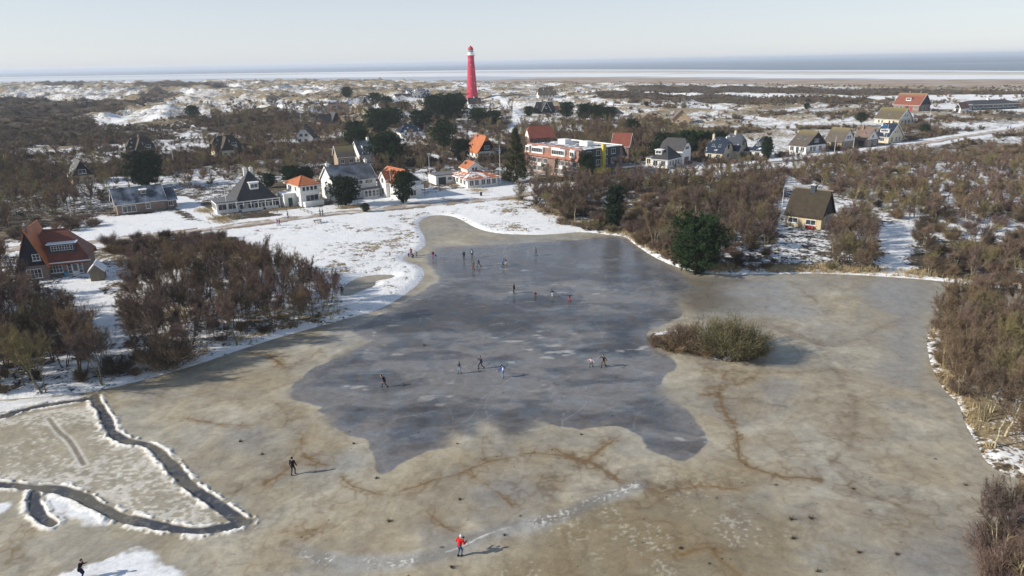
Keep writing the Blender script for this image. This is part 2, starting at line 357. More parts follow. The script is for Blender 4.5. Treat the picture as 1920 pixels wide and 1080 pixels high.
# ------------------------------------------------------------------ object helpers
def tag(o, label=None, cat=None, group=None, kind=None):
    if label: o['label'] = label
    if cat: o['category'] = cat
    if group: o['group'] = group
    if kind: o['kind'] = kind
    return o
def link(name, me, mat=None, parent=None, loc=None, mx=None):
    o = bpy.data.objects.new(name, me); COL.objects.link(o)
    if mat is not None and me is not None:
        for mm in (mat if isinstance(mat, (list, tuple)) else [mat]): me.materials.append(mm)
    if parent is not None: o.parent = parent
    if loc is not None: o.location = loc
    if mx is not None: o.matrix_local = mx
    return o
def mesh(name, V, F, sm=False):
    me = bpy.data.meshes.new(name); me.from_pydata([tuple(map(float, v)) for v in V], [], [tuple(f) for f in F]); me.update()
    if sm: me.polygons.foreach_set('use_smooth', [True] * len(me.polygons))
    return me
def bigmesh(name, V, F, sm=False, matidx=None):
    """V (n,3) and F (m,k) arrays with k = 3 or 4"""
    V = np.asarray(V, np.float32); F = np.asarray(F, np.int32); k = F.shape[1]
    me = bpy.data.meshes.new(name)
    me.vertices.add(len(V)); me.vertices.foreach_set('co', V.ravel())
    me.loops.add(F.size); me.loops.foreach_set('vertex_index', F.ravel())
    me.polygons.add(len(F)); me.polygons.foreach_set('loop_start', np.arange(0, F.size, k, dtype=np.int32))
    me.polygons.foreach_set('loop_total', np.full(len(F), k, np.int32))
    if sm: me.polygons.foreach_set('use_smooth', np.ones(len(F), bool))
    if matidx is not None: me.polygons.foreach_set('material_index', matidx.astype(np.int32))
    me.update(calc_edges=True); return me
def setattr_col(me, name, C):
    a = me.color_attributes.new(name, 'FLOAT_COLOR', 'POINT')
    D = np.ones((len(C), 4), np.float32); D[:, :C.shape[1]] = C
    a.data.foreach_set('color', D.ravel())
def empty(name, loc=(0, 0, 0), rz=0.0):
    o = bpy.data.objects.new(name, None); COL.objects.link(o); o.location = loc; o.rotation_euler = (0, 0, rz); o.empty_display_size = .3
    return o
class MB:
    """collects shapes into one mesh"""
    def __init__(s): s.V = []; s.F = []
    def add(s, V, F):
        n = len(s.V); s.V += [tuple(v) for v in V]; s.F += [tuple(i + n for i in f) for f in F]; return s
    def box(s, c, d, rz=0.0, rx=0.0):
        x, y, z = d[0] / 2, d[1] / 2, d[2] / 2; R = Matrix.Rotation(rz, 3, 'Z') @ Matrix.Rotation(rx, 3, 'X'); c = Vector(c)
        P = [c + R @ Vector(p) for p in ((-x, -y, -z), (x, -y, -z), (x, y, -z), (-x, y, -z), (-x, -y, z), (x, -y, z), (x, y, z), (-x, y, z))]
        return s.add(P, [(3, 2, 1, 0), (4, 5, 6, 7), (0, 1, 5, 4), (1, 2, 6, 5), (2, 3, 7, 6), (3, 0, 4, 7)])
    def tube(s, pts, rad, n=6, cap=True):
        pts = [Vector(p) for p in pts]; rings = []; V = []; F = []
        for i, p in enumerate(pts):
            d = (pts[min(i + 1, len(pts) - 1)] - pts[max(i - 1, 0)]).normalized()
            a = d.cross(Vector((0.3, .1, 1)) if abs(d.z) < .9 else Vector((1, 0, 0))).normalized(); b = d.cross(a)
            r = rad[i] if isinstance(rad, (list, tuple)) else rad
            V += [p + (a * math.cos(6.2832 * k / n) + b * math.sin(6.2832 * k / n)) * r for k in range(n)]
        for i in range(len(pts) - 1):
            for k in range(n): F.append((i * n + k, i * n + (k + 1) % n, (i + 1) * n + (k + 1) % n, (i + 1) * n + k))
        if cap: F.append(tuple(reversed(range(n)))); F.append(tuple((len(pts) - 1) * n + k for k in range(n)))
        return s.add(V, F)
    def lathe(s, prof, n=24, c=(0, 0, 0)):
        V = [(c[0] + r * math.cos(6.28318 * k / n), c[1] + r * math.sin(6.28318 * k / n), c[2] + z) for r, z in prof for k in range(n)]; F = []
        for i in range(len(prof) - 1):
            for k in range(n): F.append((i * n + k, i * n + (k + 1) % n, (i + 1) * n + (k + 1) % n, (i + 1) * n + k))
        F.append(tuple(reversed(range(n)))); F.append(tuple((len(prof) - 1) * n + k for k in range(n)))
        return s.add(V, F)
    def slab(s, pts, t):
        """polygon thickened downwards by t"""
        n = len(pts); P = [tuple(p) for p in pts]; Q = [(p[0], p[1], p[2] - t) for p in P]
        return s.add(P + Q, [tuple(range(n)), tuple(reversed(range(n, 2 * n)))] + [((i + 1) % n, i, n + i, n + (i + 1) % n) for i in range(n)])
    def build(s, name, mat, parent=None, loc=None, mx=None, sm=False):
        return link(name, mesh(name, s.V, s.F, sm), mat, parent, loc, mx)

# ------------------------------------------------------------------ ground sheet
def rows(y0, y1, fine):
    r = [y0]
    while r[-1] < y1:
        y = r[-1]; scr = fine * (y * y + 1296) / (36 * 683.)
        st = min(scr, max(0.35, 0.0075 * y)) if y < 1900 else (0.006 * y if y < 6500 else .04 * y)
        r.append(y + st)
    return np.array(r)
def fan(y0, y1, t0, t1, nc, fine):
    R = rows(y0, y1, fine); Tn = np.linspace(t0, t1, nc)
    Y, T2 = np.meshgrid(R, Tn, indexing='ij'); X = T2 * (Y + 25.0)
    nr = len(R); idx = np.arange(nr * nc).reshape(nr, nc)
    F = np.stack([idx[:-1, :-1], idx[:-1, 1:], idx[1:, 1:], idx[1:, :-1]], -1).reshape(-1, 4)
    return X.ravel(), Y.ravel(), F
def build_ground():
    X, Y, F = fan(14.0, 42000.0, -1.05, 1.05, 760, 0.9)
    sd = land_sd(X, Y)
    Z = ground(X, Y, sd)
    u, t, e, s = beach_u(X, Y)
    # snow share, straw share, road share
    big = fbm(X, Y, 55, 3, 41); mid = fbm(X, Y, 14, 3, 43)
    wood = sstep(120, 150, Y) * 0
    S = 0.40 + 0.75 * (big - .5) + 0.7 * (mid - .5)
    rel = dune_n(X, Y)
    S += sstep(260, 400, Y) * (.17 + .9 * (.42 - rel) + .5 * (fbm(X, Y, 5, 3, 47) - .5))
    G = np.clip(0.30 + 1.1 * (fbm(X, Y, 35, 3, 44) - .5) + 0.42 * sstep(270, 420, Y), 0, 1)   # straw versus dark heath
    near = Y < 700
    def zone(polys, soft=6.0, R=25):
        m = np.zeros(X.shape)
        for P in polys:
            b = (X > P[:, 0].min() - R) & (X < P[:, 0].max() + R) & (Y > P[:, 1].min() - R) & (Y < P[:, 1].max() + R)
            if not b.any(): continue
            w = (fbm(X[b], Y[b], 8, 3, 51) - .5) * soft * 2
            m[b] = np.maximum(m[b], sstep(-soft / 2, soft / 2, sdpoly(X[b], Y[b], P, R) + w))
        return m
    zm = zone([MEADOW], 2.0); S = S * (1 - zm) + zm * (0.67 + .9 * (fbm(X, Y, 8, 5, 61) - .5) + .14 * sstep(-25, -50, X)); G = G * (1 - zm) + zm * .7
    zl = zone(LAWN, 2.0); S = S * (1 - zl) + zl * 0.84
    zc = zone([CLEARING], 3.0); S = S * (1 - zc) + zc * 0.74
    zd = zone(DARKZ, 14.0, 60); S = S * (1 - zd) + zd * (.14 + .5 * (mid - .5)); G = G * (1 - zd * .8)
    zs = zone(SNOWZ[:1], 8.0, 40); S = S * (1 - zs) + zs * .93
    zs = zone(SNOWZ[1:], 10.0, 40); S = S * (1 - zs) + zs * (.62 + .6 * (mid - .5))
    zp = zone(PALEZ, 14.0, 60); S = S * (1 - zp) + zp * (.5 + .5 * (mid - .5)); G = G * (1 - zp) + zp * 1.0
    # bank of the pond: a clean snow rim
    rim = sstep(2.2, 0.4, sd) * (sd > -.5); S = S * (1 - rim) + rim * (0.78 - .34 * ((X > 18) & (Y < 104)) + .5 * (fbm(X, Y, 5, 3, 66) - .5))
    reed = sstep(0.2, 1.0, sd) * sstep(5.5, 2.5, sd) * sstep(.48, .60, fbm(X, Y, 7, 3, 67)) * sstep(20, 40, X); S = S * (1 - .6 * reed); G = np.maximum(G, reed)
    sub = sstep(0.15, 0.4, np.where(Y < 260, 1, 0))
    road = np.zeros(X.shape)
    for P, w in ((PATH_D, 2.2), (DRIVE, 2.0)):
        d, _ = dseg(X, Y, P, False, 12.0); k = sstep(w + 1.5, w, d); S = S * (1 - k) + k * .93
    for P in GARDEN_PATHS:
        d, _ = dseg(X, Y, P, False, 12.0); k = sstep(2.4, 1.6, d); S = S * (1 - k) + k * .95
    for P in (ROAD_L, ROAD_R):
        d, _ = dseg(X, Y, P, False, 16.0); w2 = (fbm(X, Y, 6, 3, 71) - .5) * 3
        k = sstep(7.5, 5.5, d + w2); S = S * (1 - k) + k * .9
        v = sstep(3.6, 2.6, d) * sstep(.42, .58, fbm(X, Y, 5, 3, 72)); S = S * (1 - .75 * v); G = np.maximum(G, v * .95)
    S = np.clip(S, 0, 1); G = np.clip(G, 0, 1)
    # shore plain beyond the dunes: B channel = blend to the beach colour, given as a colour of its own
    beach = sstep(-0.05, 0.02, u + (fbm(X, Y, 90, 3, 81) - .5) * .12)
    straw = np.array([.33, .235, .165]); sand = np.array([.62, .59, .54]); wet = np.array([.40, .45, .52]); wht = np.array([.86, .87, .88])
    w = (fbm(X / 6, Y, 60, 3, 82) - .5) * .16
    v = u + w
    rt = sstep(-.12, .12, t)
    C = straw[None] * np.ones((len(X), 1)) * (1 + .3 * (mid - .5))[:, None]
    def lay(C, k, col): return C * (1 - k[:, None]) + k[:, None] * np.asarray(col)[None]
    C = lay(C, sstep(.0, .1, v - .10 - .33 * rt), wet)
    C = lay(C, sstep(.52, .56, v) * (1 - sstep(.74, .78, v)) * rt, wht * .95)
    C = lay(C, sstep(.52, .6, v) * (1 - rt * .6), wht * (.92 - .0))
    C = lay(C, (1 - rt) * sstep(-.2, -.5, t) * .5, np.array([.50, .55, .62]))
    C = lay(C, sstep(.74, .78, v) * rt, sand)
    C = lay(C, sstep(.80, .86, v) * (1 - sstep(.92, .94, v)), sand * .78)
    C = lay(C, sstep(.94, .965, u), wht * 1.0)
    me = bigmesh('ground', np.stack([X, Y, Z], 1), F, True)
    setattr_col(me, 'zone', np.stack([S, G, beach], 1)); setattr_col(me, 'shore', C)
    m, nt, b = new_mat('snowy_ground')
    at_ = N(nt, 'ShaderNodeAttribute', attribute_name='zone'); sep = N(nt, 'ShaderNodeSeparateColor'); nt.links.new(at_.outputs['Color'], sep.inputs[0])
    sh = N(nt, 'ShaderNodeAttribute', attribute_name='shore')
    tc = N(nt, 'ShaderNodeTexCoord'); tc.name = 'TC'
    n1 = noise(nt, 0.55, 6, .68); n2 = noise(nt, 2.2, 5, .6); n3 = noise(nt, 0.09, 4, .6); n4 = noise(nt, 9.0, 3)
    comb = mathn(nt, 'ADD', mathn(nt, 'MULTIPLY', n1, .7), mathn(nt, 'MULTIPLY', n2, .3))
    thr = mathn(nt, 'SUBTRACT', comb, mathn(nt, 'SUBTRACT', 0.5, mathn(nt, 'MULTIPLY', mathn(nt, 'SUBTRACT', sep.outputs[0], .5), .46)))
    snowf = maprange(nt, thr, -.035, .035)
    straw_ = mixc(nt, maprange(nt, n2, .35, .65), (.20, .145, .085), (.42, .34, .22))
    grn = mixc(nt, maprange(nt, n4, .4, .65), (.10, .085, .045), (.22, .18, .10))
    straw_ = mixc(nt, maprange(nt, n3, .5, .62, 0, .6), straw_, grn)
    heath = mixc(nt, maprange(nt, n2, .35, .65), (.035, .028, .022), (.13, .10, .07))
    soil = mixc(nt, maprange(nt, mathn(nt, 'ADD', sep.outputs[1], mathn(nt, 'MULTIPLY', mathn(nt, 'SUBTRACT', n1, .5), 1.2)), .3, .62), heath, straw_)
    snow = mixc(nt, maprange(nt, n1, .3, .7), (.74, .75, .77), (.86, .86, .86))
    c = mixc(nt, snowf, soil, snow)
    c = mixc(nt, sep.outputs[2], c, mixc(nt, maprange(nt, noise(nt, .02, 5, .6), .4, .6, 0, .25), sh.outputs['Color'], (.75, .76, .78)))
    nt.links.new(c, b.inputs['Base Color']); b.inputs['Roughness'].default_value = .9; b.inputs['Specular IOR Level'].default_value = .15
    bump(nt, b, mathn(nt, 'ADD', comb, mathn(nt, 'MULTIPLY', snowf, .15)), .6, .35)
    tag(link('ground', me, m), kind='structure')
build_ground()

# the sea: one sheet beyond the shoreline
def build_sea():
    T = np.linspace(-1.25, 1.25, 260); Yr = []
    V = []
    for k in range(26):
        f = k / 25.0
        for t in T:
            y0 = np.interp(t, S_T, S_Y) * 1.0; y = 1 / ((1 - f) / y0 + f / 41000.0)
            V.append((t * y, y, -0.25))
    n = len(T); F = [(r * n + c, r * n + c + 1, (r + 1) * n + c + 1, (r + 1) * n + c) for r in range(25) for c in range(n - 1)]
    m, nt, b = new_mat('sea_water')
    tc = N(nt, 'ShaderNodeTexCoord'); tc.name = 'TC'
    mp = N(nt, 'ShaderNodeMapping'); mp.inputs['Scale'].default_value = (.0006, .004, 1); nt.links.new(tc.outputs['Object'], mp.inputs[0])
    f = noise(nt, 1.0, 4, .6, mp.outputs[0]); 
    c = mixc(nt, maprange(nt, f, .35, .65), (.12, .165, .215), (.165, .21, .255))
    c = mixc(nt, maprange(nt, f, .66, .69), c, (.55, .57, .6))
    nt.links.new(c, b.inputs['Base Color']); b.inputs['Roughness'].default_value = .45; b.inputs['Specular IOR Level'].default_value = .4
    tag(link('sea', mesh('sea', V, F), m), kind='structure')
build_sea()

# ------------------------------------------------------------------ pond ice
DARK = smooth(poly([(812, 464), (860, 461), (930, 458), (1010, 454), (1090, 450), (1165, 442), (1185, 456), (1225, 482), (1262, 508), (1290, 520), (1300, 545), (1268, 562), (1285, 590), (1250, 605),
    (1214, 622), (1226, 652), (1262, 668), (1276, 686), (1250, 712), (1236, 735), (1290, 768), (1320, 798), (1336, 828), (1315, 850), (1272, 866), (1212, 846), (1204, 826), (1190, 812), (1165, 799),
    (1125, 799), (1100, 806), (1075, 799), (1048, 797), (1012, 791), (1018, 806), (995, 806), (985, 818), (940, 818), (930, 795), (905, 790), (893, 799), (903, 818), (870, 812), (845, 820), (835, 842),
    (800, 850), (770, 862), (752, 872), (735, 886), (712, 895), (700, 880), (697, 850), (700, 822), (660, 818), (630, 808), (610, 790), (597, 770), (610, 759), (580, 757), (550, 753), (540, 741),
    (552, 718), (577, 695), (602, 682), (645, 664), (690, 640), (650, 622), (690, 603), (740, 577), (785, 550), (812, 533), (829, 525), (812, 508), (802, 492), (797, 480)]), 2, True)
GREYS = [smooth(poly(p), 2, True) for p in (
    [(1290, 520), (1400, 520), (1480, 525), (1480, 550), (1560, 590), (1500, 600), (1400, 590), (1330, 600), (1285, 590)],
    [(1640, 520), (1760, 530), (1730, 580), (1725, 660), (1760, 745), (1700, 735), (1650, 700), (1670, 640), (1675, 590), (1600, 560)],
    [(1420, 718), (1470, 712), (1512, 722), (1505, 742), (1460, 750), (1430, 738)], [(920, 450), (1000, 444), (1180, 440), (1180, 448), (1000, 456), (900, 459)],
    [(880, 905), (960, 885), (1030, 905), (1010, 940), (940, 960), (880, 930)], [(1350, 940), (1420, 940), (1440, 1000), (1390, 1010), (1350, 990)],
    [(1760, 600), (1800, 640), (1810, 740), (1850, 830), (1840, 860), (1790, 800), (1760, 740)], [(700, 835), (620, 850), (560, 870), (600, 900), (690, 890)],
    [(640, 600), (700, 590), (680, 640), (620, 660), (600, 640)], [(1700, 1020), (1850, 960), (1850, 1080), (1700, 1080)], [(420, 800), (500, 800), (520, 850), (440, 850)])]
VEINS = [  # points, half width in metres, strength
    ([(640, 895), (655, 910), (690, 925), (720, 930), (760, 918), (800, 905), (840, 893), (870, 883), (900, 868), (930, 860), (970, 850), (1000, 847), (1040, 850), (1070, 855), (1110, 862), (1130, 875), (1160, 895), (1190, 905), (1230, 925), (1270, 915), (1300, 908), (1330, 908), (1390, 916)], .32, .8),
    ([(1108, 862), (1130, 838), (1150, 825)], .35, .9), ([(1040, 838), (1070, 852), (1110, 862)], .3, .9), ([(912, 865), (900, 845), (905, 820)], .22, .6), ([(870, 885), (910, 905), (940, 925), (962, 948)], .3, .7), ([(808, 958), (830, 980), (850, 995)], .35, .7),
    ([(1378, 685), (1352, 702), (1345, 730), (1350, 755), (1370, 783), (1390, 808), (1384, 855), (1400, 872), (1440, 885), (1470, 893), (1550, 898)], .38, .95), ([(1345, 738), (1310, 740)], .25, .8), ([(1346, 722), (1390, 718), (1408, 702), (1380, 697)], .3, .7),
    ([(1350, 730), (1340, 762)], .7, .5), ([(1380, 697), (1450, 698), (1510, 700), (1560, 694)], .25, .55), ([(1320, 690), (1380, 697), (1420, 692)], .5, .5),
    ([(1440, 606), (1500, 628), (1540, 655), (1562, 690), (1590, 725), (1607, 765), (1600, 805), (1580, 840), (1555, 862), (1580, 900), (1620, 925), (1680, 945), (1730, 965)], 1.1, .42),
    ([(1540, 655), (1600, 640), (1660, 612), (1700, 590)], .5, .35), ([(1380, 600), (1470, 622), (1540, 650)], .5, .4), ([(1390, 807), (1450, 815), (1520, 835), (1560, 862)], .4, .4), ([(1395, 748), (1500, 768), (1590, 781)], .4, .4),
    ([(1475, 524), (1500, 545), (1530, 560), (1532, 572), (1552, 588)], .3, .5), ([(1440, 575), (1480, 577), (1560, 582)], .25, .4), ([(565, 825), (572, 850), (590, 868), (610, 872)], .45, .8), ([(500, 905), (520, 893), (560, 868)], .5, .7),
    ([(350, 785), (430, 800), (480, 797), (520, 790), (545, 780)], .35, .65), ([(500, 735), (512, 757), (545, 778), (530, 798)], .2, .45), ([(560, 1005), (600, 990), (640, 965)], .9, .6), ([(470, 663), (500, 664), (515, 675), (535, 688)], .5, .95), ([(535, 686), (600, 662), (598, 640)], .25, .5),
    ([(1280, 1035), (1330, 1018), (1350, 1045), (1390, 1075)], .5, .7), ([(30, 1030), (60, 1005), (85, 985)], .8, .7), ([(1520, 870), (1540, 900), (1640, 940), (1700, 960)], 1.6, .3), ([(1000, 450), (1080, 452), (1160, 440)], .6, .35),
    ([(790, 445), (850, 440), (858, 425), (845, 415)], .35, .4), ([(440, 925), (480, 905), (500, 880)], .6, .45), ([(1270, 925), (1200, 900), (1240, 940)], 1.2, .45), ([(1120, 905), (1060, 920), (1010, 912)], .8, .3), ([(1640, 745), (1560, 740), (1500, 760)], .3, .3),
    ([(985, 888), (1040, 895), (1080, 880)], .9, .35), ([(1060, 900), (1100, 870)], .9, .35), ([(690, 820), (735, 860), (780, 850), (800, 830)], .3, .4), ([(700, 798), (760, 790), (840, 800)], .3, .3)]
VEINS = [(smooth(poly(p), 2), w, s) for p, w, s in VEINS]
CHAN = [(smooth(poly(p), 2), w) for p, w in (
    ([(178, 742), (192, 765), (200, 790), (208, 812), (235, 830), (268, 833), (292, 842), (312, 866), (330, 885), (350, 908), (380, 932), (410, 950), (440, 968), (462, 980)], .50),
    ([(-80, 905), (0, 910), (60, 914), (120, 920), (160, 935), (195, 958), (225, 972), (270, 981), (330, 994), (380, 998), (430, 990), (468, 978)], .48),
    ([(62, 925), (68, 950), (78, 968), (100, 985)], .45), ([(-80, 800), (0, 786), (40, 770), (80, 762), (120, 755), (180, 746)], .5))]
CRUST = smooth(poly([(-100, 800), (0, 792), (60, 775), (130, 762), (175, 760), (195, 800), (215, 828), (290, 846), (310, 875), (350, 915), (410, 955), (425, 985), (350, 985), (260, 968), (200, 935), (150, 912), (60, 905), (0, 903), (-100, 900)]), 1, True)
SNOWICE = [smooth(poly(p), 2, True) for p in ([(60, 1100), (130, 1062), (180, 1052), (240, 1030), (270, 1025), (300, 1045), (340, 1070), (350, 1110)], [(-60, 935), (0, 940), (22, 948), (10, 958), (-60, 965)],
    [(75, 925), (130, 925), (150, 945), (200, 985), (190, 992), (140, 985), (110, 950)], [(-60, 748), (0, 750), (90, 743), (160, 736), (160, 748), (90, 758), (0, 775), (-60, 790)])]
CRACK = smooth(poly([(450, 990), (520, 1022), (560, 1035), (600, 1050), (660, 1058), (720, 1056), (770, 1050), (830, 1036), (870, 1022), (905, 1005), (960, 987), (1020, 977), (1070, 960), (1120, 936), (1195, 908)]), 2)
def build_ice():
    # world grid, finer close to the camera
    R = rows(26.0, 172.0, 0.62); Tn = np.linspace(-0.92, 1.0, 1050)
    Yg, Tg = np.meshgrid(R, Tn, indexing='ij'); X = (Tg * (Yg + 14.0)).ravel(); Y = Yg.ravel()
    nr, nc = Yg.shape; idx = np.arange(nr * nc).reshape(nr, nc)
    F = np.stack([idx[:-1, :-1], idx[:-1, 1:], idx[1:, 1:], idx[1:, :-1]], -1).reshape(-1, 4)
    sdP = np.maximum(sdpoly(X, Y, POND, 12), sdpoly(X, Y, SUBPOND, 6))
    wx = (fbm(X, Y, 7, 3, 101) - .5); wy = (fbm(X, Y, 7, 3, 102) - .5)
    Xw, Yw = X + 1.3 * wx, Y + 1.3 * wy
    flow = fbm(X + 30 * (fbm(X, Y, 22, 3, 103) - .5), Y + 30 * (fbm(X, Y, 22, 3, 104) - .5), 13, 4, 105)
    fine = fbm(X, Y, .8, 3, 106); med = fbm(X, Y, 3.0, 4, 107)
    def mix(C, k, col):
        k = np.clip(k, 0, 1)[:, None]; col = np.asarray(col, float)
        return C * (1 - k) + k * (col[None] if col.ndim == 1 else col)
    tan = np.array([.385, .345, .262]); tan2 = np.array([.490, .450, .355]); grey = np.array([.30, .295, .272]); blue = np.array([.26, .272, .285]); rust = np.array([.185, .112, .040])
    C = np.ones((len(X), 1)) * tan[None]
    C = mix(C, sstep(.42, .6, flow), tan2); C = mix(C, sstep(.52, .36, med) * .45, grey)
    far = sstep(60, 105, Y); rgt = sstep(10, 40, X)
    C = mix(C, (far * .35 + rgt * .35) * sstep(.3, .6, fbm(X, Y, 16, 3, 108)), np.array([.32, .305, .27]))
    C = mix(C, sstep(.53, .66, fbm(X, Y, 6, 4, 109)) * .6, grey)
    C = mix(C, sstep(.55, .7, fbm(X, Y, 9, 4, 110)) * .45 * (1 - far * .6), np.array([.36, .285, .17]))
    # contour-like bands, the ice grew in sheets
    band = np.abs(((flow * 9) % 1.0) - .5) * 2
    C = C * (1 + .10 * (sstep(.75, 1.0, band) - sstep(.25, 0.0, band)))[:, None]
    rough = np.full(len(X), .42); rough += .12 * (fine - .5)
    for P in GREYS:
        d = sdpoly(Xw, Yw, P, 8); C = mix(C, sstep(-1.6, 2.2, d + 4.5 * (med - .5)) * .62, blue * (1.0)); rough -= .1 * sstep(-.8, 1, d)
    # olive slush at the near edge, its sparkle painted as pale specks
    ol = sdpoly(X + 6 * wx, Y + 6 * wy, poly([(1080, 930), (1200, 905), (1330, 910), (1480, 960), (1460, 1080), (1400, 1130), (850, 1130), (900, 1060), (1000, 980)]), 10)
    C = mix(C, sstep(-2, 1.5, ol) * .55, np.array([.235, .185, .10])); 
    spark = sstep(.64, .70, fbm(X, Y, .28, 2, 111)) * sstep(.45, .68, fbm(X, Y, 3.5, 3, 112)) * sstep(-3, 0, ol)
    C = mix(C, spark * .42, np.array([.75, .72, .62]))
    # clear dark ice
    dd = sdpoly(X + .8 * wx + 1.1 * (fbm(X, Y, 2, 4, 115) - .5), Y + .8 * wy + 1.1 * (fbm(X, Y, 2, 4, 116) - .5), DARK, 14)
    halo = sstep(-2.4, -.2, dd) * (dd < 0.1); C = mix(C, halo * .35, tan2 * 1.02)
    # dirty clear ice reaching the right hand bank
    d = sdpoly(X + 3 * wx, Y + 3 * wy, smooth(poly([(1100, 448), (1176, 442), (1245, 490), (1300, 514), (1400, 522), (1360, 545), (1420, 575), (1330, 596), (1270, 580), (1250, 540), (1180, 500)]), 2, True), 12)
    C = mix(C, sstep(-2.5, 3.5, d + 4 * (med - .5)) * .75, np.array([.115, .105, .085]))
    edge = .12 + 1.6 * sstep(.42, .68, fbm(X, Y, 7, 2, 117)) + .5 * sstep(85, 120, Y); k = sstep(-edge, edge, dd)
    dk = np.array([.036, .048, .066]); dk2 = np.array([.098, .117, .145]); dk3 = np.array([.215, .224, .238])
    q = .45 * fbm(X * .5 + 6 * (fbm(X, Y, 8, 3, 120) - .5), Y + 7 * (fbm(X * .6, Y, 8, 3, 121) - .5), 4.2, 5, 122, .6) + .55 * fbm(X * .55 + 9 * wx, Y + 4 * wy, 11, 3, 123); q = .5 + (q - .5) * 1.25
    D = np.ones((len(X), 1)) * dk2[None]
    q = q + .30 * (fbm(X * .5 + 3 * wx, Y + 3 * wy, 1.5, 4, 125) - .5); D = mix(D, sstep(.50, .36, q) * .9, dk); D = mix(D, sstep(.50, .64, q) * .85, dk3)
    D = mix(D, sstep(3.2, .4, dd) * (.35 + .5 * sstep(.4, .6, med)), np.array([.20, .205, .215]))
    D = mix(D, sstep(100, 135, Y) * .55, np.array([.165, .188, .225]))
    ring = np.abs(((q * 11) % 1.0) - .5) * 2; D = D * (1 + .13 * (sstep(.7, 1, ring) - .5 * sstep(.3, 0, ring)))[:, None]
    wisp = sstep(.71, .84, fbm(X * .6 + 2 * wx, Y * 1.5, 1.5, 3, 130)) * sstep(.45, .62, fbm(X, Y, 12, 2, 131)); D = mix(D, wisp * .75, np.array([.50, .50, .49]))
    wisp = sstep(.74, .86, fbm(X * .35 + 2 * wx, Y * 1.6, 2.0, 3, 133)) * sstep(.45, .6, fbm(X, Y, 15, 2, 134)); D = mix(D, wisp * .6, np.array([.34, .33, .32]))
    scr = np.zeros(len(X)); rs = np.random.RandomState(5)
    for i in range(110):
        cx, cy = -14 + rs.rand() * 34, 58 + rs.rand() * 80; a = rs.rand() * 3.14; L = 3 + rs.rand() * 7; b = rs.randn() * .25
        P = smooth(np.array([[cx, cy], [cx + L * .5 * math.cos(a + b), cy + L * .5 * math.sin(a + b)], [cx + L * math.cos(a), cy + L * math.sin(a)]]), 2)
        d, _ = dseg(X, Y, P, False, .5); scr = np.maximum(scr, sstep(.08, .01, d) * (.12 + .2 * rs.rand()))
    D = mix(D, scr, np.array([.5, .52, .55]))
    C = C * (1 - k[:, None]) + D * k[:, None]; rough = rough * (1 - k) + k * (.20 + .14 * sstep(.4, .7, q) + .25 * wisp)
    # rusty veins
    for P, w, s in VEINS:
        d, _ = dseg(X + 1.0 * wx + .5 * (med - .5), Y + 1.0 * wy + .5 * (fine - .5), P, False, w * 5 + .5)
        prof = np.exp(-(d / (w * .34)) ** 2) * .58 + np.exp(-(d / (w * 1.7)) ** 2) * .30 + np.exp(-(d / (w * 4)) ** 2) * .12
        br = .25 + .85 * sstep(.20, .60, fbm(X, Y, 2.2, 4, 140)); rn = np.abs(2 * fbm(X + wx, Y + wy, 1.5, 3, 141) - 1); prof = prof + .5 * sstep(.16, .0, rn) * np.exp(-(d / (w * 3.2)) ** 2)
        C = mix(C, np.clip(prof * s * br, 0, .93), rust if s > .5 else np.array([.145, .105, .068]))
    # dark clumps frozen in
    for i in range(130):
        px, py = 420 + rs.rand() * 1380, 690 + rs.rand() * 390
        x, y = at(px, py); r = .05 + rs.rand() ** 3 * .16
        m = (abs(X - x) < .8) & (abs(Y - y) < .8)
        if m.any():
            d = np.hypot((X[m] - x) * (.6 + rs.rand()), Y[m] - y) + .12 * (fine[m] - .5); kk = sstep(r, r * .4, d); C[m] = C[m] * (1 - kk[:, None]) + kk[:, None] * np.array([.03, .025, .02])
    Z = np.zeros(len(X))
    # crusted snow between the channels
    dc = sdpoly(X + .5 * wx, Y + .5 * wy, CRUST, 6); kc = sstep(-.3, .3, dc)
    fl = fbm(X * .8 + .8 * wx, Y, .34, 3, 150)
    sn = kc * sstep(.48, .72, fl * .75 + .4 * (fbm(X, Y, 3.5, 2, 151) - .3) + .18 * sstep(2.5, 0, dc))
    C = mix(C, kc * .7, np.array([.36, .32, .245])); C = mix(C, sn * .75, np.array([.68, .65, .58])); Z += kc * .05 * fl
    for P in SNOWICE:
        d = sdpoly(X + 1.6 * wx, Y + 1.6 * wy, P, 4); kk = sstep(-.25, .5, d + 1.6 * (fbm(X, Y, 1.2, 3, 152) - .5)); C = mix(C, kk * .95, np.array([.80, .81, .83])); Z += kk * .05; rough = rough * (1 - kk) + .8 * kk
    # channels swept through the snow, snow piled on both sides
    dmin = np.full(len(X), 99.)
    for P, w in CHAN:
        d, _ = dseg(X + .35 * wx, Y + .35 * wy, P, False, 4.0); dmin = np.minimum(dmin, d - w * (1 + 1.0 * (fbm(X, Y, 2.0, 3, 153) - .5)))
    lump = fbm(X, Y, .38, 3, 154)
    bank = sstep(.0, .1, dmin) * sstep(.62 + .7 * (fbm(X, Y, 1.5, 2, 155) - .5), .18, dmin + .7 * (lump - .5)) * sstep(.30, .42, fbm(X, Y, 1.1, 2, 157))
    chc = mix(np.ones((len(X), 1)) * np.array([.13, .12, .10])[None], sstep(.42, .56, fbm(X, Y, 3.4, 3, 156)), np.array([.062, .066, .08])); chc = mix(chc, sstep(.6, .72, lump) * .4, np.array([.25, .24, .22]))
    C = mix(C, bank, np.array([.83, .81, .76])); Z += bank * (.05 + .22 * lump); rough = rough * (1 - bank) + .85 * bank
    ch = sstep(.05, -.06, dmin); C = C * (1 - ch[:, None]) + chc * ch[:, None]; Z = Z * (1 - ch) - .02 * ch; rough = rough * (1 - ch) + .35 * ch
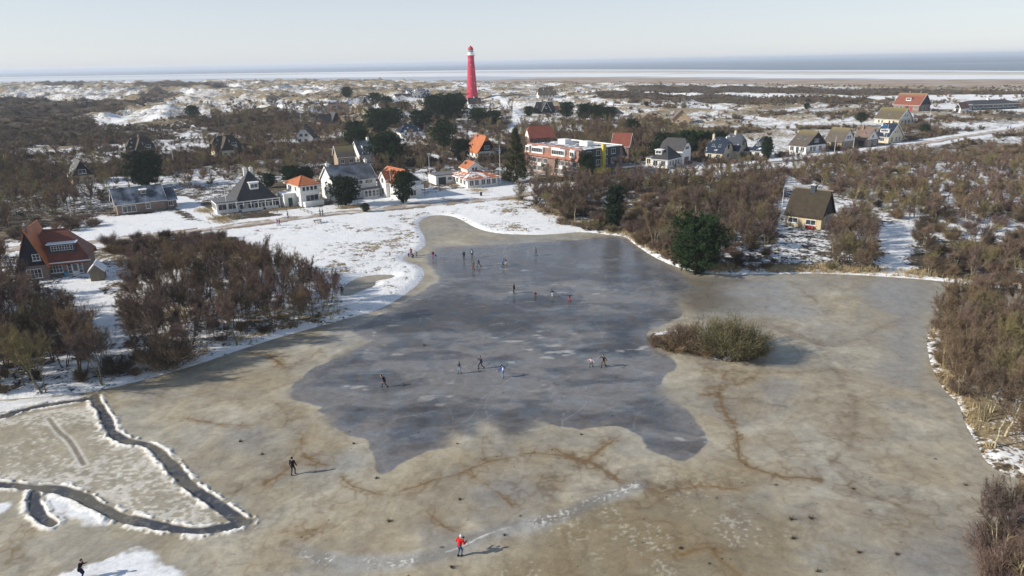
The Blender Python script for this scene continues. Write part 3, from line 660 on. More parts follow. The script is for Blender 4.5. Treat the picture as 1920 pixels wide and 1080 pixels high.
    # path swept in the crust
    d, _ = dseg(X + .2 * wx, Y, smooth(poly([(92, 785), (110, 810), (130, 825), (145, 850), (158, 872)]), 2), False, 2.0); C = mix(C, sstep(.28, .14, d) * .8, np.array([.22, .19, .15])); C = mix(C, sstep(.14, .28, d) * sstep(.6, .35, d) * .5, np.array([.75, .73, .68]))
    # the long crack with broken rime, its grey shadow and sparkle painted in
    d, tt = dseg(X + .6 * wx, Y + .6 * wy, CRACK, False, 4.0); on = sstep(3, 8, tt)
    C = mix(C, sstep(1.1, .3, d) * .55 * on, np.array([.20, .20, .20])); wr = (sstep(.16, .0, d) * sstep(.45, .62, fbm(X, Y, .6, 3, 160)) * sstep(.35, .6, fbm(X, Y, 3, 2, 164)) + sstep(.60, .70, fbm(X, Y, .22, 2, 163)) * sstep(.9, .1, d) * sstep(.42, .6, fbm(X, Y, 2.2, 2, 161))).clip(0, 1) * on
    C = mix(C, sstep(.9, .2, np.abs(d - .5)) * .4 * on * sstep(.4, .6, med), np.array([.46, .46, .44])); C = mix(C, wr * .62, np.array([.78, .77, .74])); Z += wr * .04 + sstep(1.4, .2, d) * .05 * on; rough = rough * (1 - wr) + .3 * wr
    # shore: pale old ice frozen on
    C = mix(C, sstep(2.5, .2, sdP) * .35 * sstep(.45, .6, med), np.array([.24, .20, .14]))
    Z += .004 * (med - .5)
    C = C * (1 + .34 * (fine - .5) + .22 * (fbm(X, Y, .3, 2, 170) - .5))[:, None]
    keep = sdP > -1.5
    m2 = keep[F].any(1); F2 = F[m2]; used = np.unique(F2); mp = np.full(len(X), -1); mp[used] = np.arange(len(used)); F2 = mp[F2]
    me = bigmesh('pond_ice', np.stack([X, Y, Z], 1)[used], F2, True)
    setattr_col(me, 'ice', np.clip(np.column_stack([C, rough]), 0, 1)[used][:, :3]); a = me.attributes.new('rough', 'FLOAT', 'POINT'); a.data.foreach_set('value', np.clip(rough, .08, 1)[used].astype(np.float32))
    m, nt, b = new_mat('pond_ice')
    ac = N(nt, 'ShaderNodeAttribute', attribute_name='ice'); ar = N(nt, 'ShaderNodeAttribute', attribute_name='rough')
    tc = N(nt, 'ShaderNodeTexCoord'); tc.name = 'TC'
    f = noise(nt, 6.0, 5, .7); g = noise(nt, 1.3, 4, .6)
    hv = N(nt, 'ShaderNodeHueSaturation'); nt.links.new(ac.outputs['Color'], hv.inputs['Color']); nt.links.new(maprange(nt, f, .3, .7, .86, 1.14), hv.inputs['Value'])
    nt.links.new(hv.outputs[0], b.inputs['Base Color'])
    nt.links.new(mathn(nt, 'ADD', ar.outputs['Fac'], maprange(nt, g, .3, .7, -.05, .07)), b.inputs['Roughness'])
    b.inputs['Specular IOR Level'].default_value = .42; b.inputs['IOR'].default_value = 1.33
    bump(nt, b, mathn(nt, 'ADD', f, g), .06, .05)
    tag(link('pond_ice', me, m), kind='structure')
build_ice()

# ------------------------------------------------------------------ roads: strips laid over the ground
def strip(P, w, name, mat, dz=.05, step=1.5, nx=5, cross=.04):
    P = np.asarray(P); seg = np.hypot(*(P[1:] - P[:-1]).T); L = np.concatenate([[0], np.cumsum(seg)]); n = int(L[-1] / step)
    s = np.linspace(0, L[-1], n); x = np.interp(s, L, P[:, 0]); y = np.interp(s, L, P[:, 1]); tx = np.gradient(x); ty = np.gradient(y); l = np.hypot(tx, ty); nx_, ny_ = -ty / l, tx / l
    u = np.linspace(-1, 1, nx); XX = x[:, None] + nx_[:, None] * u * w; YY = y[:, None] + ny_[:, None] * u * w
    zc = ground(XX.ravel(), YY.ravel()).reshape(XX.shape); zz = zc.max(1, keepdims=True) + dz - cross * (np.abs(u) ** 4)
    V = np.stack([XX, YY, zz * np.ones_like(XX)], -1).reshape(-1, 3)
    V0 = V.copy().reshape(n, nx, 3)
    skirt = np.stack([V0[:, 0] + [0, 0, -.8], V0[:, -1] + [0, 0, -.8]], 1).reshape(-1, 3)
    idx = np.arange(n * nx).reshape(n, nx); F = np.stack([idx[:-1, :-1], idx[1:, :-1], idx[1:, 1:], idx[:-1, 1:]], -1).reshape(-1, 4)
    b0 = n * nx; sk = []
    for i in range(n - 1):
        sk.append((idx[i, 0], b0 + 2 * i, b0 + 2 * i + 2, idx[i + 1, 0])); sk.append((idx[i, -1], idx[i + 1, -1], b0 + 2 * i + 3, b0 + 2 * i + 1))
    F = np.vstack([F, np.array(sk)])
    return link(name, bigmesh(name, np.vstack([V, skirt]), F, True), mat)
def road_mat():
    m, nt, b = new_mat('brick_road')
    f = noise(nt, .5, 5, .7); g = noise(nt, 6, 3)
    c = mixc(nt, maprange(nt, f, .35, .65), (.34, .27, .22), (.50, .42, .36)); c = mixc(nt, maprange(nt, noise(nt, .25, 5, .65), .50, .60, 0, .8), c, (.74, .74, .75)); c = mixc(nt, maprange(nt, g, .4, .7, 0, .3), c, (.2, .16, .13))
    nt.links.new(c, b.inputs['Base Color']); b.inputs['Roughness'].default_value = .85
    return m
RM = road_mat()
tag(strip(ROAD_L, 1.9, 'road', RM), kind='structure')
tag(strip(ROAD_R, 2.3, 'road', RM), kind='structure')

# ------------------------------------------------------------------ building materials
WHITE = simple('white_render', (.78, .77, .74), .8, .06, 1.5)
CREAM = simple('cream_render', (.66, .58, .43), .85, .08, 1.5)
TANW = simple('tan_boards', (.45, .33, .20), .85, .15, 2)
BLACKB = simple('black_timber', (.018, .02, .028), .6, .3, 5)
TEALB = simple('dark_slate_cladding', (.045, .06, .075), .6, .2, 4)
BRICK = bricks('brown_brick', (.24, .15, .11)); BRICKR = bricks('red_brick', (.27, .13, .09)); BRICKY = bricks('ochre_brick', (.42, .30, .19))
FRAME = simple('white_paint', (.8, .8, .78), .5, .04, 4)
TRIM = FRAME
GREENP = simple('dark_green_paint', (.03, .07, .06), .5, .2, 4)
REDP = simple('red_paint', (.35, .03, .03), .5, .2, 4)
def glass_mat():
    m, nt, b = new_mat('window_glass'); c = mixc(nt, maprange(nt, noise(nt, .7, 3), .35, .65), (.012, .016, .02), (.09, .10, .11))
    nt.links.new(c, b.inputs['Base Color']); b.inputs['Roughness'].default_value = .08; b.inputs['Specular IOR Level'].default_value = .7
    return m
GLASS = glass_mat()
R_RED = tiles('old_red_tiles', (.20, .058, .036)); R_ORANGE = tiles('orange_tiles', (.48, .155, .055)); R_ORSNOW = tiles('orange_tiles_snowed', (.48, .155, .055), snow=.35)  # the darker red carries the front slope's shade in the tile colour
R_SLATE = tiles('blue_black_slates_frosted', (.045, .055, .075), .4, frost=.75); R_DARK = tiles('anthracite_tiles', (.05, .047, .048)); R_GREY = tiles('grey_tiles_frosted', (.105, .11, .115), frost=.45)
R_BLUE = tiles('glazed_blue_black_tiles', (.022, .032, .055), .3, snow=.08); R_MOSS = tiles('brown_tiles_moss_ridge', (.105, .085, .065), moss=(.19, .155, .06, 6.8)); R_BROWN = tiles('brown_tiles', (.19, .13, .10))
R_REDM = tiles('red_tiles_moss_ridge', (.24, .075, .045), moss=(.26, .20, .09, 9.0))
def thatch(name, col, snow=0.0):
    m, nt, b = new_mat(name); f = noise(nt, 1.2, 6, .7); g = noise(nt, 9, 4)
    c = mixc(nt, maprange(nt, f, .3, .7), tuple(x * .6 for x in col), tuple(x * 1.35 for x in col)); c = mixc(nt, maprange(nt, g, .4, .7, 0, .4), c, tuple(x * .4 for x in col))
    if snow: c = mixc(nt, maprange(nt, noise(nt, .5, 5, .6), .64 - snow * .2, .68 - snow * .2), c, (.78, .8, .82))
    nt.links.new(c, b.inputs['Base Color']); b.inputs['Roughness'].default_value = .95; bump(nt, b, g, .8, .15); return m
R_THATCH = thatch('dark_thatch', (.085, .07, .05), .12); R_THATCHG = thatch('mossy_thatch', (.058, .045, .028))
SNOWM = simple('lying_snow', (.82, .83, .85), .9, .04, 2)
STEEL = simple('galvanised_steel', (.45, .46, .47), .5, .15, 6, metal=.4)
WOODG = simple('weathered_wood', (.20, .17, .13), .9, .25, 6)
YELLOW = simple('yellow_panels', (.62, .50, .09), .6, .06, 2)
FLATR = simple('grey_bitumen_roof', (.16, .165, .17), .8, .2, 1.0)
def flat_snow():
    m, nt, b = new_mat('flat_roof_with_snow'); c = mixc(nt, maprange(nt, noise(nt, .35, 5, .65), .48, .56), (.10, .105, .11), (.8, .81, .83)); nt.links.new(c, b.inputs['Base Color']); b.inputs['Roughness'].default_value = .9; return m
FSNOW = flat_snow()

# ------------------------------------------------------------------ house builder
class Vol:
    """one volume of a building; local frame: x along the front, y backwards, z up"""
    def __init__(s, root, w, d, wh, rh, kind='gable', ridge='x', wall=None, roof=None, gable=None, over=.4, clip=.45, off=(0, 0, 0), rz=0.0, hipf=.5, t=.22, trim=True, gz0=None):
        s.root = root; s.mx = Matrix.Translation(Vector(off)) @ Matrix.Rotation(rz, 4, 'Z')
        if ridge == 'y': s.rm = Matrix.Rotation(math.pi / 2, 4, 'Z'); W, D = d, w
        else: s.rm = Matrix.Identity(4); W, D = w, d
        s.w, s.d, s.wh, s.rh, s.kind, s.ridge, s.W, s.D, s.over = w, d, wh, rh, kind, ridge, W, D, over
        mb = MB(); mb.box((0, 0, wh / 2 - .5), (w, d, wh + 1.0)); s.wall = mb.build('wall', wall, root, mx=s.mx)
        R4 = s.mx @ s.rm
        o = over; sl = rh / (D / 2)          # slope
        W2, D2 = W / 2 + o, D / 2 + o; ze = wh - sl * o
        s.sl = sl; mb = MB(); T = t
        z = lambda y: wh + rh - sl * abs(y)
        g = MB()
        if kind == 'gable' or kind == 'half':
            c = clip if kind == 'half' else 0
            yr = c * D / 2                       # where the clip begins
            zc = z(yr) if c else wh + rh
            xr = W2 - c * D / 2 * .9 if c else W2
            for sg in (1, -1):
                if c: P = [(-W2, -D2 * sg, ze), (W2, -D2 * sg, ze), (W2, -yr * sg, zc), (xr, 0, wh + rh), (-xr, 0, wh + rh), (-W2, -yr * sg, zc)]
                else: P = [(-W2, -D2 * sg, ze), (W2, -D2 * sg, ze), (W2, 0, wh + rh), (-W2, 0, wh + rh)]
                if sg < 0: P = P[::-1]
                mb.slab([(a, b, cc + T) for a, b, cc in P], T)
            if c:
                for sg in (1, -1):
                    P = [(W2 * sg, -yr, zc + T - .004), (W2 * sg, yr, zc + T - .004), (xr * sg, 0, wh + rh + T - .004)]
                    if sg < 0: P = P[::-1]
                    mb.slab(P, T * .9)
            for sg in (1, -1):
                x0, x1 = sg * (W / 2), sg * (W / 2 - .2)
                prof = [(-D / 2, wh), (D / 2, wh)] + ([(yr, zc), (-yr, zc)] if c else [(0, wh + rh)])
                n = len(prof); V = [(x0, a, b) for a, b in prof] + [(x1, a, b) for a, b in prof]
                F = [tuple(range(n)), tuple(reversed(range(n, 2 * n)))] + [((i + 1) % n, i, n + i, n + (i + 1) % n) for i in range(n)]
                if sg < 0: F = [tuple(reversed(f)) for f in F]
                g = MB(); g.add(V, F); s.gable = g.build('gable', gable or wall, root, mx=R4)
            if trim and kind == 'gable':
                for sx in (1, -1):
                    b = MB()
                    for sg in (1, -1):
                        b.add([((W2 + e) * sx, yy * sg, zz) for e in (0, .06) for yy, zz in ((D2, ze + T + .03), (0, wh + rh + T + .03), (0, wh + rh - .12), (D2, ze - .12))],
                              [(0, 1, 2, 3), (7, 6, 5, 4), (0, 4, 5, 1), (1, 5, 6, 2), (2, 6, 7, 3), (3, 7, 4, 0)])
                    b.build('bargeboard', TRIM, root, mx=R4)
        elif kind == 'hip':
            xr = max(0.05, W2 - D2 * 2 * hipf * .9)
            A = [(-W2, -D2, ze), (W2, -D2, ze), (W2, D2, ze), (-W2, D2, ze)]; r1, r2 = (-xr, 0, wh + rh), (xr, 0, wh + rh)
            V = [(a, b, c + T) for a, b, c in A] + [(a, b, c + T) for a, b, c in (r1, r2)] + [(a, b, c) for a, b, c in A]
            mb.add(V, [(0, 1, 5, 4), (1, 2, 5), (2, 3, 4, 5), (3, 0, 4), (9, 8, 7, 6), (1, 0, 6, 7), (2, 1, 7, 8), (3, 2, 8, 9), (0, 3, 9, 6)])
            if xr > .3: mb.tube([(-xr, 0, wh + rh + T), (xr, 0, wh + rh + T)], .1, 6)
            for q in A: mb.tube([(q[0], q[1], q[2] + T), ((xr if q[0] > 0 else -xr), 0, wh + rh + T)], .08, 5)
        elif kind == 'flat':
            mb.box((0, 0, wh + .12), (W + 2 * o, D + 2 * o, .24))
        if kind in ('gable', 'half'): mb.tube([(-(xr if kind == 'half' else W2), 0, wh + rh + T), ((xr if kind == 'half' else W2), 0, wh + rh + T)], .12, 6)
        s.roof = mb.build('roof', roof, root, mx=R4); s.T = T
        if kind != 'flat' and trim:
            for sg in (1, -1): MB().tube([(-W2, (D2 + .07) * sg, ze + .02), (W2, (D2 + .07) * sg, ze + .02)], .09, 6).build('gutter', TRIM, root, mx=R4)
            if kind == 'hip':
                for sg in (1, -1): MB().tube([((W2 + .07) * sg, -D2, ze + .02), ((W2 + .07) * sg, D2, ze + .02)], .09, 6).build('gutter', TRIM, root, mx=R4)
    def face(s, f, u, z, out=0.0):
        """matrix on a wall face: x right as seen from outside, y up, z outwards"""
        o = out
        if f == 'F': p, r = (u, -s.d / 2 - o, z), 0
        elif f == 'B': p, r = (-u, s.d / 2 + o, z), math.pi
        elif f == 'R': p, r = (s.w / 2 + o, u, z), math.pi / 2
        else: p, r = (-s.w / 2 - o, -u, z), -math.pi / 2
        return s.mx @ Matrix.Translation(Vector(p)) @ Matrix.Rotation(r, 4, 'Z') @ Matrix.Rotation(math.pi / 2, 4, 'X')
    def win(s, f, u, z, w=1.2, h=1.2, nx=2, ny=1, frame=None, out=0.0, name='window', parent=None, mx=None, fw=.09):
        frame = frame or FRAME; mb = MB()
        for sg in (1, -1):
            mb.box((sg * (w / 2 + fw / 2), 0, .04), (fw, h + 2 * fw, .12)); mb.box((0, sg * (h / 2 + fw / 2), .04), (w - .002, fw, .12))
        for i in range(1, nx): mb.box((-w / 2 + w * i / nx, 0, .04), (.06, h - .002, .08))
        for i in range(1, ny): mb.box((0, -h / 2 + h * i / ny, .038), (w - .002, .045, .06))
        o = mb.build(name, frame, parent or s.root, mx=mx or s.face(f, u, z, out))
        p = MB(); p.box((0, 0, .02), (w - .004, h - .004, .03)); p.build('pane', GLASS, o)
        if name == 'window' and h > .7 and fw > .05:
            q = MB(); q.box((0, -h / 2 - fw - .04, .08), (w + .4, .07, .26)); q.build('sill', frame, o)
        return o
    def door(s, f, u, w=1.0, h=2.1, mat=None, glazed=False, z0=0.0):
        mb = MB(); fw = .09
        for sg in (1, -1): mb.box((sg * (w / 2 + fw / 2), 0, .04), (fw, h, .12))
        mb.box((0, h / 2 + fw / 2, .04), (w + 2 * fw, fw, .12)); mb.box((0, 0, .03), (w, h, .05))
        o = mb.build('door', mat or FRAME, s.root, mx=s.face(f, u, z0 + h / 2))
        hd = MB(); hd.tube([(w * .38, 0, .05), (w * .38, 0, .13), (w * .28, 0, .13)], .018, 5); hd.build('handle', STEEL, o)
        if glazed: p = MB(); p.box((0, .25, .06), (w * .7, h * .6, .03)); p.build('pane', GLASS, o)
        return o
    def row(s, f, us, z, w=1.2, h=1.2, nx=2, ny=1, **k):
        for u in us: s.win(f, u, z, w, h, nx, ny, **k)
    def slope_mx(s, side, u, h):
        """matrix on the roof slope: side F/B (or L/R when the ridge runs front to back), u along the eaves, h above the eaves"""
        R4 = s.mx @ s.rm; sg = 1 if side in ('F', 'R') else -1
        y = -(s.D / 2) * (1 - h / s.rh)
        T = Matrix.Translation(Vector((u * sg, y * sg, s.wh + h + s.T)))
        return R4 @ T @ Matrix.Rotation(0 if sg > 0 else math.pi, 4, 'Z')
    def dormer(s, side, u, h, w=1.8, ht=1.3, mat=None, roof=None, nx=2, kind='flat', ny=1, snow=False):
        mx = s.slope_mx(side, u, h); dep = min((ht + .2) / s.sl + .3, s.D / 2 * .95)
        mb = MB(); mb.add([(-w / 2, -.15, -.25), (w / 2, -.15, -.25), (w / 2, -.15, ht), (-w / 2, -.15, ht), (w / 2, dep, ht), (-w / 2, dep, ht), (w / 2, dep, ht - .3), (-w / 2, dep, ht - .3)],
                          [(0, 1, 2, 3), (1, 6, 4, 2), (3, 5, 7, 0), (3, 2, 4, 5), (0, 7, 6, 1), (7, 5, 4, 6)])
        o = mb.build('dormer', mat or FRAME, s.root, mx=mx)
        r = MB()
        if kind == 'flat': r.box((0, dep / 2 - .2, ht + .09), (w + .5, dep + .5, .16))
        else:
            for sg in (1, -1): r.slab([(0, -.4, ht + w * .32), (sg * (w / 2 + .2), -.4, ht - .08), (sg * (w / 2 + .2), dep, ht - .08), (0, dep + .8, ht + w * .32)][::sg], .12)
            r2 = MB(); r2.add([(-w / 2, -.15, ht), (w / 2, -.15, ht), (0, -.15, ht + w * .28), (-w / 2, dep, ht), (w / 2, dep, ht), (0, dep, ht + w * .28)], [(0, 1, 2), (5, 4, 3), (0, 3, 4, 1), (1, 4, 5, 2), (2, 5, 3, 0)]); r2.build('dormer_gable', mat or FRAME, o)
        r.build('dormer_roof', roof or (SNOWM if snow else FLATR), o)
        s.win('F', 0, 0, w * .8, ht * .62, nx, ny, parent=o, mx=Matrix.Translation(Vector((0, -.155, ht * .48))) @ Matrix.Rotation(math.pi / 2, 4, 'X'), name='window', fw=.05)
        return o
    def skylight(s, side, u, h):
        mx = s.slope_mx(side, u, h) @ Matrix.Rotation(math.atan(s.sl), 4, 'X')
        mb = MB(); mb.box((0, 0, .05), (.9, 1.2, .12)); o = mb.build('roof_window', STEEL, s.root, mx=mx)
        p = MB(); p.box((0, 0, .115), (.7, 1.0, .02)); p.build('pane', GLASS, o)
    def chimney(s, x, y, h=1.2, w=.7, mat=None, cap=None, name='chimney'):
        R4 = s.mx @ s.rm; z0 = s.wh + s.rh * max(0, 1 - abs(y) / (s.D / 2)) if s.kind != 'flat' else s.wh
        mb = MB(); mb.box((x, y, z0 + (h - 1.0) / 2), (w, w, h + 1.0)); mb.box((x, y, z0 + h + .05), (w + .16, w + .16, .1))
        o = mb.build(name, mat or BRICK, s.root, mx=R4)
        p = MB(); p.lathe([(w * .25, 0), (w * .22, .45)], 8, (x, y, z0 + h + .1)); p.build('chimney_pot', cap or STEEL, o)
        return o
def start(key, wh, rh, group=None, **k):
    h = HS[key]; z = gz(h['x'], h['y']); z = h['z'] if abs(z - h['z']) < .3 else (z + h['z']) / 2
    o = empty(h['name'], (h['x'], h['y'], h['z']), h['rot']); tag(o, h['label'], h['cat'], group)
    return o, Vol(o, h['w'], h['d'], wh, rh, **k)

# ------------------------------------------------------------------ the houses
def build_houses():
    # 1 red roofed house, a wing with its gable to the camera on the left
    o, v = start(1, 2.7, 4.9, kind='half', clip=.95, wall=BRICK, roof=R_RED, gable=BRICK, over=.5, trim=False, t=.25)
    v.row('F', [-.1], 1.35, 1.9, 1.2, 4, 2); v.door('F', 2.9, 1.0, 2.1, glazed=True); v.row('F', [2.05, 3.75], 1.2, .55, 1.7, 1, 3)
    dm = v.dormer('F', 1.3, 1.35, 4.2, 1.35, TEALB, SNOWM, 8, ny=2); 
    aw = MB(); fr = [(-1.4, 2.7), (5.7, 2.7)] + [(5.7 - i * .148, 2.42 if i % 2 else 2.58) for i in range(48)]; yy = -v.d / 2 - .62
    aw.add([(a, yy, b) for a, b in fr] + [(a, yy + .05, b) for a, b in fr], [tuple(range(50))[::-1], tuple(range(50, 100))] + [(i, (i + 1) % 50, 50 + (i + 1) % 50, 50 + i) for i in range(50)])
    aw.build('eaves_fringe', FRAME, o)
    w2 = Vol(o, 4.4, 9.2, 2.7, 6.1, kind='gable', ridge='y', wall=BRICK, roof=R_ORANGE, gable=BLACKB, over=.3, off=(-3.2, -.9, 0), trim=False, t=.25)  # wing takes orange as the sunlit tone of the same roof tiles
    w2.row('F', [0.1], 1.3, 2.1, 1.5, 4, 2); w2.win('F', .9, 4.2, 1.0, 1.0, 2, 2)
    w2.chimney(-3.6, 0, .9, .6, BRICK)
    lr = MB(); lr.box((w2.mx.translation.x - 1.3, -2.0, 5.5), (.9, 1.6, 1.5)); lr.build('dormer', BRICK, o)
    # 2 bungalow
    o, v = start(2, 2.9, 3.1, kind='gable', wall=BRICK, roof=R_SLATE, over=.45)
    v.win('F', -2.9, 1.35, 3.0, 1.5, 3, 1); v.win('F', 1.5, 1.6, .9, 1.3, 1, 2); v.dormer('F', 1.2, 1.3, 1.3, 1.1, R_DARK, SNOWM, 1); v.chimney(-1.5, .4, 1.1, .6, BRICKY)
    v2 = Vol(o, 3.0, v.d * .8, 2.3, 2.4, kind='gable', wall=BRICK, roof=R_SLATE, off=(v.w / 2 + 1.5, .6, 0), over=.3); v2.win('F', 0, 1.3, 1, 1.1)
    v.win('L', 0, 1.5, 1.2, 1.2)
    # 3 villa with pyramid roof and glazed veranda
    o, v = start(3, 2.8, 6.3, kind='hip', hipf=.88, wall=WHITE, roof=R_DARK, over=.8)
    v.row('F', [-3.6, -1.5], 1.45, 1.3, 1.9, 2, 1); v.door('F', .2, 1.1, 2.2, GREENP, True); v.row('F', [2.0, 3.9], 1.4, 1.3, 1.8, 2, 1)
    v.dormer('F', .2, 2.1, 2.2, 1.5, FRAME, SNOWM, 2); v.dormer('L', .3, 2.2, 1.8, 1.5, FRAME, SNOWM, 2); v.chimney(-.9, 0, 1.0, .8, WHITE); v.chimney(.7, .3, 1.3, .8, WHITE)
    pm = MB()
    for i in range(7): pm.box((-v.w / 2 - .6 + i * (v.w + 1.2) / 6, -v.d / 2 - 1.9, 1.25), (.16, .16, 2.6))
    pm.box((0, -v.d / 2 - 1.9, 2.6), (v.w + 1.6, .2, .2)); pm.box((-1.6, -v.d / 2 - 1.9, .35), (v.w * .55, .12, .8)); pm.box((v.w / 2 - 1.4, -v.d / 2 - 1.9, .35), (3.2, .12, .8)); pm.build('veranda', FRAME, o)
    g = Vol(o, 5.2, 7.0, 2.7, 0, kind='flat', wall=WHITE, roof=FLATR, off=(-v.w / 2 - 2.6, -2.2, 0), over=.15)
    g.row('F', [-1.2, 1.2], 1.6, 1.9, 1.4, 2, 1); g.row('L', [-2, 0, 2], 1.6, 1.5, 1.4, 2, 1)
    # 4 white tall house
    o, v = start(4, 5.6, 1.7, kind='hip', hipf=.9, wall=WHITE, roof=R_ORANGE, over=.55)
    v.row('F', [-1.6, -.5, .6, 1.7], 4.6, .75, 1.0, 1, 1); v.win('F', .5, 1.9, 3.4, 1.8, 3, 1); v.row('L', [-1.5, 1.5], 4.4, .8, 1.0, 1, 1); v.win('L', 2.6, 1.8, .8, 1.6, 1, 1)
    bl = MB(); bl.box((0.4, -v.d / 2 - .8, .6), (v.w, 1.5, 1.5)); bl.build('terrace', WHITE, o)
    an = Vol(o, 3.2, 4.0, 3.2, 0, kind='flat', wall=WHITE, roof=SNOWM, off=(-v.w / 2 - 1.6, 1.0, 0), over=.1); an.door('F', 0, .9, 2.1, GREENP)
    # 5 long white house
    o, v = start(5, 5.3, 3.6, kind='gable', wall=WHITE, roof=R_GREY, over=.35)
    v.row('F', [.6, 1.7, 3.6, 4.7], 4.4, .95, .85, 2, 1); v.row('F', [-4.6, -3.2], 4.2, .9, 1.1, 1, 1); v.row('F', [-3.9, -1.6], 1.5, 1.3, 1.6, 2, 1); v.row('L', [-1, 1], 4.3, .6, .8, 1, 1); v.win('L', -1.6, 1.7, 1.1, 1.9, 2, 1)
    v.chimney(-v.w / 2 + .5, 0, .9, .7, WHITE); v.chimney(v.w / 2 - .7, 0, .9, .7, WHITE)
    bw = Vol(o, 4.6, 2.0, 2.5, 0, kind='flat', wall=WHITE, roof=FLATR, off=(v.w / 2 - 2.4, -v.d / 2 - 1.0, 0), over=.3); bw.row('F', [-1.7, -.6, .6, 1.7], 1.35, .85, 1.6, 1, 2)
    # 6 white house with orange roof, gable to the front
    o, v = start(6, 4.4, 2.9, kind='gable', ridge='y', wall=WHITE, roof=R_ORANGE, gable=TEALB, over=.6)  # front gable coloured dark for the shade it lies in
    v.row('F', [-1.8, 1.2], 3.4, 1.2, 1.4, 2, 1); v.row('F', [-1.8, 1.2], 1.2, 1.5, 1.4, 2, 1); v.row('L', [-3.6, -.6], 1.5, .9, 1.9, 1, 1)
    bc = MB(); bc.box((0, -v.d / 2 - .7, 2.5), (v.w, 1.4, .18)); bc.box((0, -v.d / 2 - 1.35, 3.0), (v.w, .08, .9)); bc.build('balcony', FRAME, o)
    vg = Vol(o, 3.4, 3.2, 5.1, 1.7, kind='gable', ridge='y', wall=WHITE, roof=R_ORANGE, off=(-v.w / 2 + .6, .5, 0), rz=-math.pi / 2, over=.2); vg.win('F', 0, 4.6, .9, 1.3, 1, 1); vg.win('F', 0, 1.6, 1.0, 1.8, 1, 1)
    # 7 garages
    o, v = start(7, 2.7, 0, kind='flat', wall=WHITE, roof=FLATR, over=.15)
    v.door('F', -2.4, 2.2, 2.1, TEALB); v.door('F', 2.4, 2.2, 2.1, FRAME); v.win('F', 0, 1.6, 1.1, .8, 2, 1)
    # 8 bungalow with turret
    o, v = start(8, 2.7, 1.5, kind='hip', hipf=.95, wall=WHITE, roof=R_ORSNOW, over=.9)
    v.row('F', [-3.6, -1.9, .2, 1.9, 3.7], 1.4, 1.2, 1.5, 2, 1); v.row('L', [-4, -1.5, 1.5, 4], 1.5, 1.3, 1.5, 2, 1)
    t2 = Vol(o, 4.6, 5.0, 5.0, 1.5, kind='gable', ridge='y', wall=WHITE, roof=R_ORANGE, off=(-.2, 1.6, 0), over=.5); t2.row('F', [-.5, .5], 4.6, .7, .9, 1, 2); t2.chimney(1.2, 1.4, .8, .6, BRICK)
    # 9 orange barn house
    o, v = start(9, 2.9, 5.4, kind='half', clip=.3, ridge='y', wall=WHITE, roof=R_ORANGE, gable=BLACKB, over=.5, trim=False)
    v.row('F', [0], 4.3, 2.2, 1.1, 4, 1); v.row('F', [-2, 0, 2], 1.4, 1.2, 1.3, 2, 1); v.row('L', [-3.6, 0, 3.6], 1.5, 1.4, 1.4, 2, 1); v.chimney(2, .5, .8, .6, BRICKR)
    ex = Vol(o, 4.0, 5.0, 2.6, 0, kind='flat', wall=WHITE, roof=FSNOW, off=(v.w / 2 + 2.0, 1, 0), over=.15); ex.win('F', 0, 1.4, 1.8, 1.3, 3, 1)
    # 10 hotel
    o, v = start(10, 8.6, 0, kind='flat', wall=BRICKR, roof=FSNOW, over=-.3)
    w, d = v.w, v.d
    for zz, n in ((1.6, 9), (4.3, 9)):
        for i in range(n):
            u = -w / 2 + 1.9 + i * (w - 3.8) / (n - 1)
            if i != 4: v.win('F', u, zz, 1.9, 1.5, 3, 1)
    ms = MB()   # mansard skirt along the front, ends closed
    for (z0, o0, z1, o1) in ((5.6, .75, 9.3, -1.1),):
        ms.add([(-w / 2 - .3, -d / 2 - o0, z0), (w / 2 + .05, -d / 2 - o0, z0), (w / 2 + .05, -d / 2 - o1, z1), (-w / 2 - .3, -d / 2 - o1, z1), (-w / 2 - .3, -d / 2 + 1.4, z0), (w / 2 + .05, -d / 2 + 1.4, z0), (w / 2 + .05, -d / 2 + 1.4, z1), (-w / 2 - .3, -d / 2 + 1.4, z1)],
               [(0, 1, 2, 3), (3, 2, 6, 7), (1, 5, 6, 2), (4, 0, 3, 7), (5, 4, 7, 6), (0, 4, 5, 1)])
    ms.build('mansard_roof', tiles('orange_tiles_mansard', (.33, .12, .07)), o)
    for u, ww, nx in ((-w / 2 + 1.6, 1.9, 2), (-w / 2 + 6.6, 5.6, 6), (w / 2 - 9.0, 6.2, 7), (w / 2 - 2.6, 2.1, 2)):
        db = MB(); db.box((u, -d / 2 + .35, 7.55), (ww, 1.9, 2.2)); q = db.build('dormer', FRAME, o)
        v.win('F', 0, 0, ww - .5, 1.25, nx, 1, parent=q, mx=Matrix.Translation(Vector((u, -d / 2 - .6, 7.6))) @ Matrix.Rotation(math.pi / 2, 4, 'X'), fw=.05)
    for u in (-w / 2 + 8.3, w / 2 - 7.2): bb = MB(); bb.box((u, -d / 2 - .6, 3.25), (1.7, 1.1, .9)); bb.build('balcony', FRAME, o)
    cl = MB(); cl.box((w / 2 + .06, .6, 6.3), (.12, d - 4.0, 5.4)); cl.build('slate_cladding', TEALB, o)
    for zz in (4.6, 7.5):
        for u in (-5.6, -1.5, 1.6, 5.2): v.win('R', u, zz, 1.7, 1.5, 2, 1, out=.125)
    cr = MB(); cr.box((w / 2 - .05, .6, 9.0), (.5, d - 3.8, .2)); cr.box((0, d / 2, 8.95), (w, .3, .3)); cr.build('cornice', FRAME, o)
